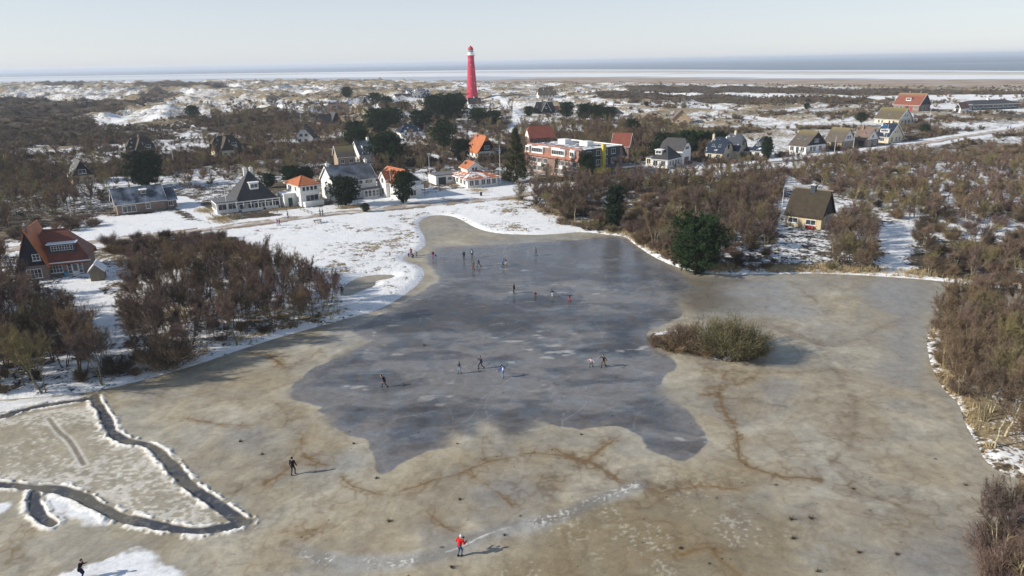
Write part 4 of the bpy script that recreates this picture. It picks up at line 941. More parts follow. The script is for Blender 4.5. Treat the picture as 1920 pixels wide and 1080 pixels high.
    cv = MB(); cv.slab([(w / 2 + .2, d / 2 - .6, 9.1), (w / 2 + .2, d / 2 - .2, 9.1), (w / 2 + .2, d / 2 + 2.2, 5.4), (w / 2 + .2, d / 2 + 1.8, 5.4)], .3); cv.add([(w / 2 + .05, d / 2 - .1, 8.7), (w / 2 + .05, d / 2 + 1.9, 5.5), (w / 2 + .05, d / 2 - .1, 5.5), (w / 2 - w * .9, d / 2 - .1, 8.7), (w / 2 - w * .9, d / 2 + 1.9, 5.5), (w / 2 - w * .9, d / 2 - .1, 5.5)], [(0, 1, 2), (5, 4, 3), (0, 3, 4, 1), (1, 4, 5, 2)]); cv.build('rear_slope', TEALB, o)
    yt = MB(); yt.box((w / 2 + .7, .2, 5.9), (1.0, 1.3, 8.4)); yt.build('sign_tower', YELLOW, o)
    yb = MB(); yb.box((w / 2 + 2.2, -1.2, 2.35), (3.2, 8.2, 1.3)); yb.build('canopy', YELLOW, o)
    for u, yy in ((-w / 2 + 7.5, 1.0), (4.6, 1.5)): bx = MB(); bx.box((u, yy, 9.5), (3.6, 2.8, 1.6)); bx.build('rooftop_box', FRAME, o)
    lw = Vol(o, 7.5, 10.0, 2.9, 0, kind='flat', wall=BRICKR, roof=FLATR, off=(w / 2 + 3.75 + .1, 5.6, -.0), over=.2); lw.row('F', [-1, 1.6], 1.5, 1.2, 1.4); lw.row('R', [-3, 0, 3], 1.5, 1.2, 1.6)
    # 43, 44 neighbours of the hotel
    o, v = start(43, 5.0, 4.2, kind='half', clip=.35, wall=BRICKR, roof=tiles('dull_red_tiles', (.24, .07, .045)), gable=WHITE, over=.4, trim=False); v.row('L', [-1.5, 1.5], 3.8, 1, 1.2); v.row('F', [-3, 0, 3], 3.6, 1.2, 1.3)
    o, v = start(44, 5.2, 4.0, kind='gable', wall=BRICKR, roof=tiles('dull_red_tiles', (.24, .07, .045)), over=.4); v.row('F', [-1.5, 1.5], 3.6, 1.2, 1.3)
    # 11 gambrel house
    o, v = start(11, 3.0, 3.7, kind='hip', hipf=.62, wall=WHITE, roof=R_DARK, over=.35); v.row('F', [-1.6, 1.3], 1.5, 1.5, 1.7, 2, 1); v.row('R', [-3, -1, 1, 3], 1.5, 1.2, 1.5, 2, 1); v.dormer('R', -1.4, 1.2, 2.4, 1.3, FRAME, SNOWM, 2)
    g = Vol(o, 8.5, 6.4, 5.2, 3.4, kind='half', clip=.4, wall=WHITE, roof=R_DARK, off=(-.6, v.d / 2 + 2.6, 0), over=.35, trim=False); g.win('R', 0, 5.7, 2.6, .9, 4, 1); g.door('R', 0, 3.0, 2.5, BRICKR); g.row('F', [-2, 1], 4, 1, 1.2)
    c = Vol(o, 4.2, 4.0, 2.6, 0, kind='flat', wall=CREAM, roof=FSNOW, off=(-v.w / 2 - 2.1, .4, 0), over=.1); c.row('F', [-1, 1], 1.4, 1.4, 1.7, 2, 1)
    # 12 cream double house
    o, v = start(12, 3.0, 4.6, kind='half', clip=.45, wall=CREAM, roof=R_BLUE, over=.4, trim=False); v.row('F', [-1.7, 1.6], 1.5, 1.4, 1.4); v.win('R', 0, 4.6, 1.2, 1.2, 2, 1, frame=GREENP); v.win('R', 0, 1.5, 2.0, 1.5, 3, 1); v.skylight('F', -1.3, 1.8); v.skylight('F', 1.2, 1.8); v.chimney(-2.6, 0, 1.0, .7, CREAM)
    g = Vol(o, 6.4, 7.4, 3.2, 5.2, kind='half', clip=.42, wall=CREAM, roof=R_BLUE, off=(2.2, v.d / 2 + 3.3, 0), over=.4, trim=False); g.win('R', .2, 5.4, 1.5, 1.4, 2, 1, frame=GREENP); g.win('R', -1.2, 1.5, 2.2, 1.7, 3, 1); g.chimney(0, 0, 1.0, .7, CREAM)
    p = Vol(o, 2.4, 3.0, 2.4, 1.0, kind='hip', wall=CREAM, roof=R_BLUE, off=(6.6, v.d / 2 + 5.6, 0), over=.3); p.door('R', 0, 1.0, 2.1, REDP)
    # 13
    o, v = start(13, 3.0, 4.4, kind='hip', hipf=.8, wall=WHITE, roof=R_BLUE, over=.4); v.row('R', [-2.2, 0, 2.2], 1.5, 1.2, 1.5); v.win('F', 0, 1.5, 1.6, 1.4); v.dormer('R', 0, 1.3, 1.6, 1.2, TEALB, R_BLUE, 2); v.chimney(0, 0, .9, .6, BRICK)
    # 14 - 17 the row along the right road
    o, v = start(14, 2.8, 4.8, kind='gable', wall=WHITE, roof=R_MOSS, gable=BLACKB, over=.4, trim=False, group='houses in the row along the right road'); v.row('F', [-2.4, 2.2], 1.4, 1.6, 1.6, 2, 1); v.door('F', 0, 1.0, 2.1, TEALB); v.skylight('F', -1.5, 2.2); v.skylight('F', 1.3, 2.2); v.row('R', [-.7, .7], 4.5, .8, 1.1, 1, 1); v.row('R', [-3, -1, 2.6], 1.4, 1.5, 1.8)
    e = Vol(o, 2.6, 5.0, 2.3, 2.6, kind='gable', wall=WHITE, roof=R_MOSS, off=(-v.w / 2 - 1.3, 1.0, 0), over=.2); e.win('F', 0, 1.3, 1, 1)
    o, v = start(15, 2.8, 4.7, kind='gable', wall=BRICKY, roof=R_MOSS, gable=WHITE, over=.4, trim=False, group='houses in the row along the right road'); v.door('F', .4, 2.4, 2.1, BLACKB); v.win('F', -2.4, 1.4, 1.3, 1.3); v.row('R', [-.7, .7], 4.2, .8, 1.2, 1, 1); v.row('R', [-2, 1.6], 1.4, 1.4, 1.5); v.chimney(0, 0, .6, .6, BRICK)
    o, v = start(16, 2.8, 4.1, kind='gable', wall=BRICK, roof=R_BROWN, gable=WHITE, over=.4, trim=False, group='houses in the row along the right road'); v.win('F', .6, 1.4, 2.2, 1.8, 3, 1, frame=GREENP); v.win('R', 0, 4.0, .9, 1.1, 1, 1); v.row('R', [-2, 2], 1.4, 1.5, 1.5, 2, 2); v.skylight('F', .7, 2.2); v.chimney(-1.6, -.6, 1.6, .8, BRICKR)
    o, v = start(17, 2.8, 4.7, kind='gable', wall=CREAM, roof=R_BLUE, gable=CREAM, over=.4, group='houses in the row along the right road'); v.dormer('F', 0, 1.3, 3.8, 1.3, FRAME, FSNOW, 4); v.row('R', [-.8, .8], 4.4, .7, 1.0, 1, 1); v.row('R', [-2.8, .4, 2.8], 1.4, 1.3, 1.8); v.win('F', 0, 1.4, 2, 1.3, 3)
    mx = v.slope_mx('F', -1.6, 3.3) @ Matrix.Rotation(math.atan(v.sl), 4, 'X'); sp = MB(); sp.box((0, 0, .1), (2.2, 1.6, .08)); sp.build('solar_panel', simple('solar_blue', (.02, .09, .2), .2, .2, 4), o, mx=mx)
    # 18, 19
    o, v = start(18, 2.9, 5.0, kind='gable', wall=CREAM, roof=tiles('olive_tiles_moss', (.125, .10, .06), moss=(.20, .165, .06, 7.0)), gable=WHITE, over=.4); v.row('F', [-4, -2.2, 1.6, 3.6], 1.4, .9, 1.3, 1, 1); v.skylight('F', 0, 2); v.row('R', [-1, 1], 4.6, .9, 1.1); v.row('R', [-3, 0, 3], 1.4, 1.6, 1.7)
    o, v = start(19, 3.6, 6.0, kind='gable', wall=BRICK, roof=R_REDM, gable=BLACKB, over=.4); v.row('F', [-5.6, -3], 1.7, 1.6, 1.8, 2, 2); v.win('F', .6, 1.7, 1.8, 1.8, 3, 2, frame=REDP); v.door('F', 3.0, 1.1, 2.3, REDP); v.row('F', [5.6], 1.9, 2, 1, 3); v.dormer('F', -.2, 2.0, 3.0, 1.6, FRAME, None, 2); v.row('R', [-2, 2], 1.8, 1.3, 1.6); v.chimney(-2.2, 0, 1, .7, BRICK); v.chimney(4.2, 0, 1, .7, BRICK)
    # 20, 21
    o, v = start(20, 2.2, 2.6, kind='gable', wall=WHITE, roof=R_REDM, gable=BLACKB, over=.3); v.door('L', 0, 1.4, 2.0, BLACKB)
    o, v = start(21, 3.4, 1.6, kind='hip', wall=TEALB, roof=R_DARK, over=1.0)
    for i in range(9): v.win('F', -v.w / 2 + 2.4 + i * (v.w - 4.8) / 8, 2.0, 2.6, 1.5, 2, 1)
    v.chimney(0, 0, 1.2, 1.2, WHITE)
    # 22 thatched house right of the pond
    o, v = start(22, 2.6, 4.8, kind='half', clip=.12, wall=simple('warm_cream_render', (.55, .45, .29), .85, .06, 1), roof=R_THATCHG, gable=BLACKB, over=.3, t=.4, trim=False)
    v.row('F', [-v.w * .28, v.w * .22], 1.35, 2.0, 1.0, 2, 1); v.chimney(.2, 0, 1.3, 1.0, TEALB, name='chimney'); v.row('R', [-1, 1.2], 1.5, 1.2, 1.4)
    sn = MB(); sn.box((.2, 0, v.wh + v.rh + 1.45), (1.1, 1.1, .12)); sn.build('chimney_cap', FRAME, o)
    bn = MB(); bn.box((v.w * .22, -v.d / 2 - .5, .35), (1.7, .5, .55)); bn.build('planter', REDP, o)
    rr = MB(); rr.tube([(-v.w / 2 - .5, 0, v.wh + v.rh + .5), (v.w / 2 + .5, 0, v.wh + v.rh + .5)], .2, 8); rr.build('ridge_cap', WOODG, o)
    # 23
    o, v = start(23, 2.6, 4.6, kind='gable', ridge='y', wall=TANW, roof=R_BROWN, gable=TANW, over=.7, trim=False); v.row('F', [-1.8, 1.8], 1.4, 1.3, 1.2); v.win('F', 0, 4.2, .9, 1)
    # 24, 25
    for k in (24, 25):
        o, v = start(k, 2.5, 5.6, kind='half', clip=.5, wall=WHITE if k == 24 else CREAM, roof=R_THATCH, gable=R_THATCH, over=.7, t=.4, trim=False)
        g = Vol(o, 5.0, 5.5, 2.9, 5.0, kind='half', clip=.35, ridge='y', wall=CREAM, roof=R_THATCH, gable=R_THATCH, off=(-v.w * .05, -v.d * .30, 0), over=.5, t=.4, trim=False); v.dormer('F', v.w * .3, 1.7, 1.9, 1.2, FRAME, R_THATCH, 2); v.chimney(0, 0, 1.0, .7, BRICKY); v.row('F', [-v.w * .38, v.w * .38], 1.4, 1.3, 1.3); g.row('F', [-1.2, 1.2], 1.4, 1.1, 1.3)
    o, v = start(26, 2.6, 4.6, kind='gable', ridge='y', wall=TANW, roof=tiles('snow_streaked_roof', (.07, .07, .065), snow=.12), gable=BLACKB, over=.5, trim=False); v.win('F', 0, 3.8, 2.0, 1.2, 2, 1); v.row('F', [-1.6, 1.6], 1.4, 1, 1.2)
    o, v = start(27, 2.9, 5.2, kind='half', clip=.3, ridge='y', wall=WHITE, roof=R_THATCH, gable=WHITE, over=.6, t=.35, trim=False); v.row('F', [-1.2, 1.2], 3.9, 1.3, 1.2); v.row('F', [-2, .8], 1.4, 1.4, 1.6); v.row('L', [-2, 2], 1.4, 1.2, 1.2)
    o, v = start(28, 2.4, 5.4, kind='half', clip=.6, wall=TANW, roof=R_BROWN, over=.6, trim=False); v.dormer('F', -2.2, 2.2, 4.4, 1.6, FRAME, None, 4); v.chimney(-5, 0, 1.2, 1, BRICK); v.chimney(3, 0, 1.2, 1, BRICK); v.row('F', [-5, -1, 3], 1.3, 2, 1.3)
    o, v = start(29, 2.2, 4.0, kind='gable', wall=WOODG, roof=R_DARK, gable=BLACKB, over=.6, trim=False); v.row('F', [-2, 2], 1.2, 1.4, 1.2); g = Vol(o, 6, 6, 2.2, 5.4, kind='gable', ridge='y', wall=WOODG, roof=R_DARK, gable=BLACKB, off=(3.5, -1.5, 0), over=.6, trim=False); g.win('F', 0, 1.4, 1.4, 1.2)
    o, v = start(30, 3.0, 4.6, kind='gable', wall=WHITE, roof=tiles('dark_roof_snow', (.06, .07, .08), snow=.3), over=.4); v.row('F', [-7, -3.5, 0, 3.5, 7], 1.6, 1.8, 1.5); v.dormer('F', 3, 1.5, 4, 1.6, FRAME, SNOWM, 3); g = Vol(o, 9, 9, 3.2, 5.4, kind='gable', ridge='y', wall=WHITE, roof=tiles('dark_roof_snow', (.06, .07, .08), snow=.3), off=(-4, -4, 0), over=.4); g.row('F', [-2, 2], 1.6, 1.6, 1.6); a = Vol(o, 16, 7, 2.8, 1.8, kind='gable', wall=WHITE, roof=R_DARK, off=(-18, -4, 0), over=.6); a.row('F', [-4, 0, 4], 1.5, 2.2, 1.5)
    o, v = start(31, 2.4, 3.6, kind='hip', wall=WHITE, roof=R_BROWN, over=.7); v.row('F', [-4, 0, 4], 1.3, 1.8, 1.2)
    o, v = start(41, 2.2, 5.4, kind='gable', ridge='y', wall=BLACKB, roof=R_DARK, over=.3, trim=False); v.win('F', 0, 3.2, .9, 1.1)
    o, v = start(32, 2.8, 5.0, kind='half', clip=.3, ridge='y', wall=WHITE, roof=R_DARK, gable=WHITE, over=.6, trim=False); v.row('F', [0], 4.0, 1.6, 1.2, 3); v.row('F', [-1.6, 1.6], 1.4, 1.1, 1.3)
    o, v = start(33, 2.4, 3.4, kind='hip', wall=WHITE, roof=R_BLUE, over=.5); v.row('F', [-3, 0, 3], 1.3, 1.3, 1.2); v.chimney(0, 0, .9, .8, BRICKY)
    o, v = start(34, 2.7, 4.2, kind='half', clip=.35, ridge='y', wall=WHITE, roof=R_DARK, gable=WHITE, over=.6, trim=False); v.row('F', [-1.8, 0, 1.8], 1.4, 1.1, 1.2); v.win('F', 0, 4, 1.4, 1)
    o, v = start(42, 2.8, 3.8, kind='gable', wall=WHITE, roof=R_DARK, over=.4); v.row('F', [-3, 0, 3], 1.4, 1.2, 1.2); v.chimney(0, 0, 1, .7, WHITE)
    o, v = start(35, 3.4, 5.4, kind='half', clip=.6, wall=WHITE, roof=R_THATCH, over=.8, t=.4, trim=False); v.row('F', [-6, -3, 0, 3, 6], 1.8, 1.4, 1.4); v.chimney(-3, 0, 1, .8, BRICK)
    o, v = start(36, 2.4, 4.6, kind='gable', wall=BLACKB, roof=R_DARK, over=.5, trim=False); v.row('F', [-3, 1], 1.3, 1.3, 1.2); g = Vol(o, 6, 6, 2.4, 5.2, kind='gable', ridge='y', wall=BLACKB, roof=R_DARK, off=(-1, -2, 0), over=.5); g.win('F', 0, 4, 1, 1.2); r = Vol(o, 4, 5, 2.2, 2.2, kind='gable', wall=BRICKR, roof=R_ORANGE, off=(v.w / 2 + 2, 0, 0), over=.3); r.win('F', 0, 1.2, 1, 1)
    o, v = start(37, 2.5, 3.4, kind='hip', wall=WHITE, roof=R_DARK, over=.6); v.row('F', [-8, -5, -2, 1, 4, 7], 1.3, 1.5, 1.2)
    o, v = start(38, 3.2, 4.4, kind='gable', ridge='x', wall=WHITE, roof=R_GREY, over=.3); v.row('F', [-1.2, 1.2], 3.4, 1, 1.2); v.dormer('F', 0, 1.6, 2.2, 1.2, FRAME, FLATR, 3); v.chimney(2.6, 0, 1.2, .9, WHITE)
    o, v = start(39, 5.0, 3.2, kind='gable', wall=BRICKY, roof=R_MOSS, over=.4); v.row('F', [-1.5, 1.5], 3.4, 1.2, 1.2)
    o, v = start(40, 1.9, 1.1, kind='gable', ridge='y', wall=WOODG, roof=SNOWM, over=.3, trim=False); v.door('F', 0, .8, 1.7, WOODG)
build_houses()

# ------------------------------------------------------------------ lighthouse
def build_lighthouse():
    x, y, z = LH; z = gz(x, y); zt = 41.5
    o = empty('lighthouse', (x, y, z)); tag(o, 'tall tapering red lighthouse with white lantern room standing above the dunes', 'lighthouse')
    red = simple('lighthouse_red', (.50, .035, .075), .75, .16, .5); H = 44.0
    b = MB(); b.lathe([(5.7, -2), (5.6, 0), (5.5, .8), (5.25, 1.0), (4.3, 14), (3.5, 26), (3.0, 33.0), (2.95, 33.5)], 40); b.build('tower', red, o, sm=False)
    b = MB(); b.lathe([(3.02, 33.5), (3.05, 33.6), (3.02, 35.0), (2.98, 35.1)], 40); b.build('pale_band', simple('pale_pink_band', (.55, .11, .15), .7, .05, 1), o)
    b = MB(); b.lathe([(2.9, 35.1), (2.9, 37.6), (3.4, 37.9), (3.7, 38.1), (3.7, 38.3)], 40); b.build('neck', red, o)
    b = MB(); b.lathe([(3.75, 38.3), (3.75, 38.5)], 40)
    for i in range(24):
        a = i * 6.2832 / 24; b.tube([(3.65 * math.cos(a), 3.65 * math.sin(a), 38.5), (3.65 * math.cos(a), 3.65 * math.sin(a), 39.7)], .04, 4)
    for zz in (39.1, 39.7):
        pts = [(3.65 * math.cos(i * 6.2832 / 32), 3.65 * math.sin(i * 6.2832 / 32), zz) for i in range(33)]; b.tube(pts, .05, 4)
    b.build('gallery', FRAME, o)
    b = MB(); b.lathe([(2.5, 38.5), (2.5, 41.0), (2.55, 41.1)], 32); b.build('lantern_room', FRAME, o)
    b = MB(); b.lathe([(2.3, 41.1), (2.3, 43.2)], 24)
    gl = b.build('lantern_glass', GLASS, o)
    b = MB()
    for i in range(12):
        a = i * 6.2832 / 12; b.tube([(2.35 * math.cos(a), 2.35 * math.sin(a), 41.1), (2.35 * math.cos(a), 2.35 * math.sin(a), 43.3)], .11, 4)
    b.lathe([(2.45, 42.1), (2.45, 42.25)], 24); b.build('glazing_bars', FRAME, gl)
    b = MB(); b.lathe([(2.6, 43.2), (2.5, 43.7), (2.1, 44.7), (1.4, 45.6), (.6, 46.1), (.4, 46.5), (.05, 46.9)], 32); b.build('dome', red, o, sm=True)
    for zz, a in ((9.5, -1.65), (20, -1.65), (30, -1.65), (26, -.9), (14, -.9)):
        r = np.interp(zz, [1, 14, 26, 33], [5.25, 4.3, 3.5, 3.0]); w = MB(); w.box((0, 0, 0), (.25, .7, 1.1)); w.build('window', STEEL, o, mx=Matrix.Rotation(a, 4, 'Z') @ Matrix.Translation(Vector((r, 0, zz))))
    d = MB(); d.box((5.5, 0, 1.4), (.5, 1.4, 2.8)); d.build('door', GREENP, o, mx=Matrix.Rotation(-1.2, 4, 'Z'))
build_lighthouse()

# ------------------------------------------------------------------ trees and scrub
def bark_mat(name, a, b_, rnd=.15):
    return simple(name, a, .9, .2, 5, .1, col2=b_, rnd=rnd)
BARK = bark_mat('grey_olive_bark', (.25, .225, .14), (.10, .09, .055)); BIRCH = bark_mat('pale_birch_bark', (.50, .45, .32), (.20, .17, .10)); BARKD = bark_mat('dark_bark', (.13, .10, .07), (.05, .04, .03))
TWIG = {'mauve': simple('mauve_twigs', (.165, .118, .100), .9, .3, .7, .1, rnd=.22), 'brown': simple('brown_twigs', (.185, .135, .092), .9, .3, .7, .1, rnd=.22), 'olive': simple('olive_twigs', (.185, .155, .088), .9, .3, .7, .1, rnd=.2), 'dark': simple('dark_twigs', (.10, .078, .058), .9, .3, .7, .1, rnd=.2), 'red': simple('reddish_twigs', (.155, .105, .085), .9, .3, .7, .1, rnd=.2)}
NEEDLE = simple('pine_needles', (.031, .052, .023), .8, .35, 1.2, .2, rnd=.2); NEEDLE2 = simple('spruce_needles', (.05, .056, .024), .8, .35, 1.2, .2, rnd=.15)
STRAWM = simple('dry_reed', (.46, .36, .20), .9, .25, 1.5, .1, rnd=.15); IVY = simple('ivy_leaves', (.02, .04, .018), .6, .3, 2, .3)

def norm(v): return v / (np.linalg.norm(v) + 1e-9)
def tubes(paths, n=4):
    """paths: list of (points (k,3), radii (k,))"""
    Vs, Fs, off = [], [], 0
    ang = np.arange(n) * 2 * math.pi / n
    for P, r in paths:
        P = np.asarray(P); k = len(P); d = np.gradient(P, axis=0); d /= np.linalg.norm(d, axis=1)[:, None] + 1e-9
        ref = np.array([.3, .1, 1.0]) if abs(d[0, 2]) < .9 else np.array([1.0, .2, 0]); a = np.cross(d, ref); a /= np.linalg.norm(a, axis=1)[:, None] + 1e-9; b = np.cross(d, a)
        V = P[:, None] + (a[:, None] * np.cos(ang)[None, :, None] + b[:, None] * np.sin(ang)[None, :, None]) * np.asarray(r)[:, None, None]
        Vs.append(V.reshape(-1, 3)); i = np.arange(k - 1)[:, None] * n + np.arange(n)[None]; j = np.arange(k - 1)[:, None] * n + (np.arange(n)[None] + 1) % n
        Fs.append(np.stack([i, j, j + n, i + n], -1).reshape(-1, 4) + off); off += k * n
    return np.vstack(Vs), np.vstack(Fs)
def blades(base, dirn, length, width, rs):
    """one thin three-cornered blade per row"""
    n = len(base); side = np.cross(dirn, rs.randn(n, 3)); side /= np.linalg.norm(side, axis=1)[:, None] + 1e-9
    a = base - side * width[:, None] / 2; b = base + side * width[:, None] / 2; c = base + dirn * length[:, None]
    V = np.stack([a, b, c], 1).reshape(-1, 3); F = np.arange(3 * n).reshape(n, 3)
    return V, F
def merge(parts):
    V, F, o = [], [], 0
    for v, f in parts: V.append(v); F.append(f + o); o += len(v)
    return np.vstack(V), np.vstack(F)
def bare_tree(seed, H=7.0, spread=2.6, stems=2, crown0=.35, twigs=4200, tw=.018, lean=.18, limbs=9, rad=.11, tl=.55, up=.75):
    rs = np.random.RandomState(seed); trunk, br, tips = [], [], []
    for s in range(stems):
        a = rs.rand() * 6.28; ln = lean * (.4 + rs.rand()) * (1.3 if stems > 1 else .5); h = H * (.72 + .18 * rs.rand())
        base = np.array([math.cos(a), math.sin(a), 0]) * (.12 * stems * rs.rand()); k = 9; t = np.linspace(0, 1, k)
        out = np.array([math.cos(a), math.sin(a), 0]) * ln * h
        wob = np.cumsum(rs.randn(k, 3) * [.07, .07, 0], 0) * H / 7
        P = base + t[:, None] * np.array([0, 0, h]) + (t ** .8)[:, None] * out + wob; P[0] = base; P[0, 2] = -.3
        r0 = rad * (1.1 if stems == 1 else .75) * (.8 + .4 * rs.rand()); R = r0 * (1 - t * .82); trunk.append((P, R))
        for l in range(limbs):
            f = crown0 + (1 - crown0) * (l + rs.rand()) / limbs * .97; i = f * (k - 1); i0 = int(i); p0 = P[i0] + (P[min(i0 + 1, k - 1)] - P[i0]) * (i - i0)
            b = rs.rand() * 6.28 if stems == 1 else a + rs.randn() * 1.2; L = spread * (1.15 - .75 * abs(f - .5)) * (.6 + .5 * rs.rand())
            el = .45 + .5 * rs.rand() + .35 * f; kk = 6; tt = np.linspace(0, 1, kk)
            d0 = np.array([math.cos(b) * math.cos(el), math.sin(b) * math.cos(el), math.sin(el)])
            Q = p0 + tt[:, None] * d0 * L + (tt ** 2)[:, None] * np.array([0, 0, up * L * .35]) + np.cumsum(rs.randn(kk, 3) * .07, 0); Q[0] = p0
            rr = max(.018, r0 * (1 - f * .8) * .5) * (1 - tt * .8) + .004; (trunk if l < 4 else br).append((Q, rr))
            for m in range(6):
                g = .25 + .75 * (m + rs.rand()) / 6; j = min(int(g * (kk - 1)), kk - 2); q0 = Q[j] + (Q[j + 1] - Q[j]) * (g * (kk - 1) - j)
                dd = norm(norm(Q[j + 1] - Q[j]) + rs.randn(3) * .55 + np.array([0, 0, .45])); l2 = L * (.30 + .3 * rs.rand()); t3 = np.linspace(0, 1, 4)
                S = q0 + t3[:, None] * dd * l2 + np.cumsum(rs.randn(4, 3) * .04, 0); S[0] = q0; br.append((S, .013 * (1 - t3 * .7) + .003)); tips.append((S, l2))
    idx = rs.randint(0, len(tips), twigs); base = np.zeros((twigs, 3)); dirn = np.zeros((twigs, 3))
    T = np.array([s for s, _ in tips]); g = rs.rand(twigs) ** .7 * 2.999; j = g.astype(int); fr = (g - j)[:, None]
    base = T[idx, j] * (1 - fr) + T[idx, j + 1] * fr; dirn = T[idx, 3] - T[idx, 0]; dirn /= np.linalg.norm(dirn, axis=1)[:, None] + 1e-9
    dirn = dirn + rs.randn(twigs, 3) * .75 + np.array([0, 0, up * .22]); dirn /= np.linalg.norm(dirn, axis=1)[:, None]
    tv = blades(base, dirn, tl * (.5 + rs.rand(twigs)), np.full(twigs, tw), rs)
    bv, bf = tubes(br, 3); bf = np.vstack([bf[:, [0, 1, 2]], bf[:, [0, 2, 3]]])
    return tubes(trunk, 5), merge([(bv, bf), tv])
def bush(seed, R=1.6, H=1.8, n=2600, tl=.5, tw=.016, stems=26):
    rs = np.random.RandomState(seed); paths = []; T = []
    for s in range(stems):
        a = rs.rand() * 6.28; rr = rs.rand() ** .6; el = math.atan2(H * (1.05 - .5 * rr * rr), R * rr); L = math.hypot(H * (1.0 - .35 * rr * rr), R * rr) * (.7 + .25 * rs.rand()); d = np.array([math.cos(a) * math.cos(el), math.sin(a) * math.cos(el), math.sin(el)])
        t = np.linspace(0, 1, 5); P = np.array([math.cos(a), math.sin(a), 0]) * R * .22 * rs.rand() + t[:, None] * d * L + np.cumsum(rs.randn(5, 3) * .05 * R, 0); P[0, 2] = -.15
        paths.append((P, .022 * (1 - t * .8) + .004)); T.append(P)
    T = np.array(T); idx = rs.randint(0, stems, n); g = (.25 + .75 * rs.rand(n)) * 3.999; j = g.astype(int); fr = (g - j)[:, None]; base = T[idx, j] * (1 - fr) + T[idx, j + 1] * fr + rs.randn(n, 3) * .10 * R * [1, 1, .6]; base[:, 2] = np.maximum(base[:, 2], .05)
    dirn = (T[idx, 4] - T[idx, 0]); dirn /= np.linalg.norm(dirn, axis=1)[:, None]; dirn = dirn + rs.randn(n, 3) * .6 + [0, 0, .3]; dirn /= np.linalg.norm(dirn, axis=1)[:, None]
    return tubes(paths, 3), blades(base, dirn, tl * (.5 + rs.rand(n)), np.full(n, tw), rs)
def pine(seed, H=9.0, R=4.2, shape='round', clumps=520, per=34, trunk_h=.12, cl=.55):
    rs = np.random.RandomState(seed); paths = []
    t = np.linspace(0, 1, 8); P = np.stack([rs.randn() * .15 * t, rs.randn() * .15 * t, t * H * .94], 1); P[:, :2] += np.cumsum(rs.randn(8, 2) * .05, 0); P[0] = (0, 0, -.3); paths.append((P, H * .022 * (1 - t * .85) + .02))
    cen = []; nb = 46
    for i in range(nb):
        f = trunk_h + (1 - trunk_h) * (i + rs.rand()) / nb; a = i * 2.4 + rs.rand() * .6
        g = (f - trunk_h) / (1 - trunk_h)
        prof = {'round': math.sqrt(max(0, 1 - (2 * g ** .85 - 1) ** 2)) * (1.0 if g > .3 else .72 + g), 'cone': (1 - g) ** .9 * 1.0 + .04, 'flat': (math.sin(min(1, g * 1.15) * 3.14) ** .6 if g < .85 else .5), 'column': .5 + .5 * math.sin(min(1, g * 1.05) * 3.0)}[shape]
        L = R * prof * (.72 + .45 * rs.rand()) + .15; el = {'round': .15 + .5 * g, 'cone': -.12 + .4 * g, 'flat': .3 + .3 * g, 'column': .7}[shape]
        d = np.array([math.cos(a) * math.cos(el), math.sin(a) * math.cos(el), math.sin(el)]); p0 = np.array([0, 0, f * H * .93]); tt = np.linspace(0, 1, 5); Q = p0 + tt[:, None] * d * L + (tt ** 2)[:, None] * [0, 0, .12 * L]; paths.append((Q, H * .006 * (1 - tt * .8) + .01))
        nn = max(3, int(clumps / nb * (.35 + 1.3 * L / R)))
        for _ in range(nn):
            u = 1 - .72 * rs.rand() ** 1.6; w = rs.randn(3) * [.16, .16, .10] * L * (1.15 - .3 * u) + rs.randn(3) * .12; cen.append(p0 + d * L * u + w + [0, 0, .12 * L * u * u])
    cen = np.array(cen); n = len(cen) * per; c = np.repeat(cen, per, 0); d = rs.randn(n, 3) + [0, 0, .45]; d /= np.linalg.norm(d, axis=1)[:, None]; sz = np.repeat(.65 + .7 * rs.rand(len(cen)), per)
    return tubes(paths, 6), blades(c + d * .05, d, cl * sz * (.5 + .5 * rs.rand(n)), .075 * sz, rs)

KIND_COUNT = {}
def proto(kind, data, tm, cm, tname='trunk', cname='crown'):
    (tv, tf), (cv, cf) = data
    return dict(t=bigmesh(kind + '_' + tname, tv, tf, True), c=bigmesh(kind + '_' + cname, cv, cf), tm=tm, cm=cm, tn=tname, cn=cname, tris=(tv, tf, cv, cf))
for _p in (): pass
def plant(name, pr, x, y, s, rz, label, cat, group, zs=1.0, dz=0.0, z=None):
    """a tree of its own: the empty at its foot, trunk and crown copied from the prototype meshes"""
    e = bpy.data.objects.new(name, None); COL.objects.link(e); e.empty_display_size = .3
    e.location = (x, y, (gz(x, y) if z is None else z) + dz); e.rotation_euler = (0, 0, rz); e.scale = (s, s, s * zs); tag(e, label, cat, group)
    for nm, me, mt in ((pr['tn'], pr['t'], pr['tm']), (pr['cn'], pr['c'], pr['cm'])):
        if 'src' + nm not in pr:
            o = bpy.data.objects.new(nm, me)
            if not me.materials: me.materials.append(mt)
            pr['src' + nm] = o
        else: o = pr['src' + nm].copy()
        COL.objects.link(o); o.parent = e
    return e
PT = []
for i, (H, sp, st, c0, tm, tk) in enumerate([(7.2, 2.4, 2, .38, BARK, 'mauve'), (6.6, 2.6, 3, .32, BIRCH, 'brown'), (7.8, 2.2, 1, .42, BARK, 'mauve'), (6.2, 2.8, 4, .30, BARK, 'olive'), (7.0, 2.4, 3, .34, BIRCH, 'mauve'), (5.6, 2.5, 3, .28, BARK, 'brown'), (8.2, 2.5, 1, .45, BIRCH, 'brown'), (6.0, 2.6, 2, .25, BARKD, 'mauve')]):
    PT.append(proto('bare_tree', bare_tree(100 + i, H, sp, st, c0 + .13, twigs=6000, tw=.023), tm, TWIG[tk]))
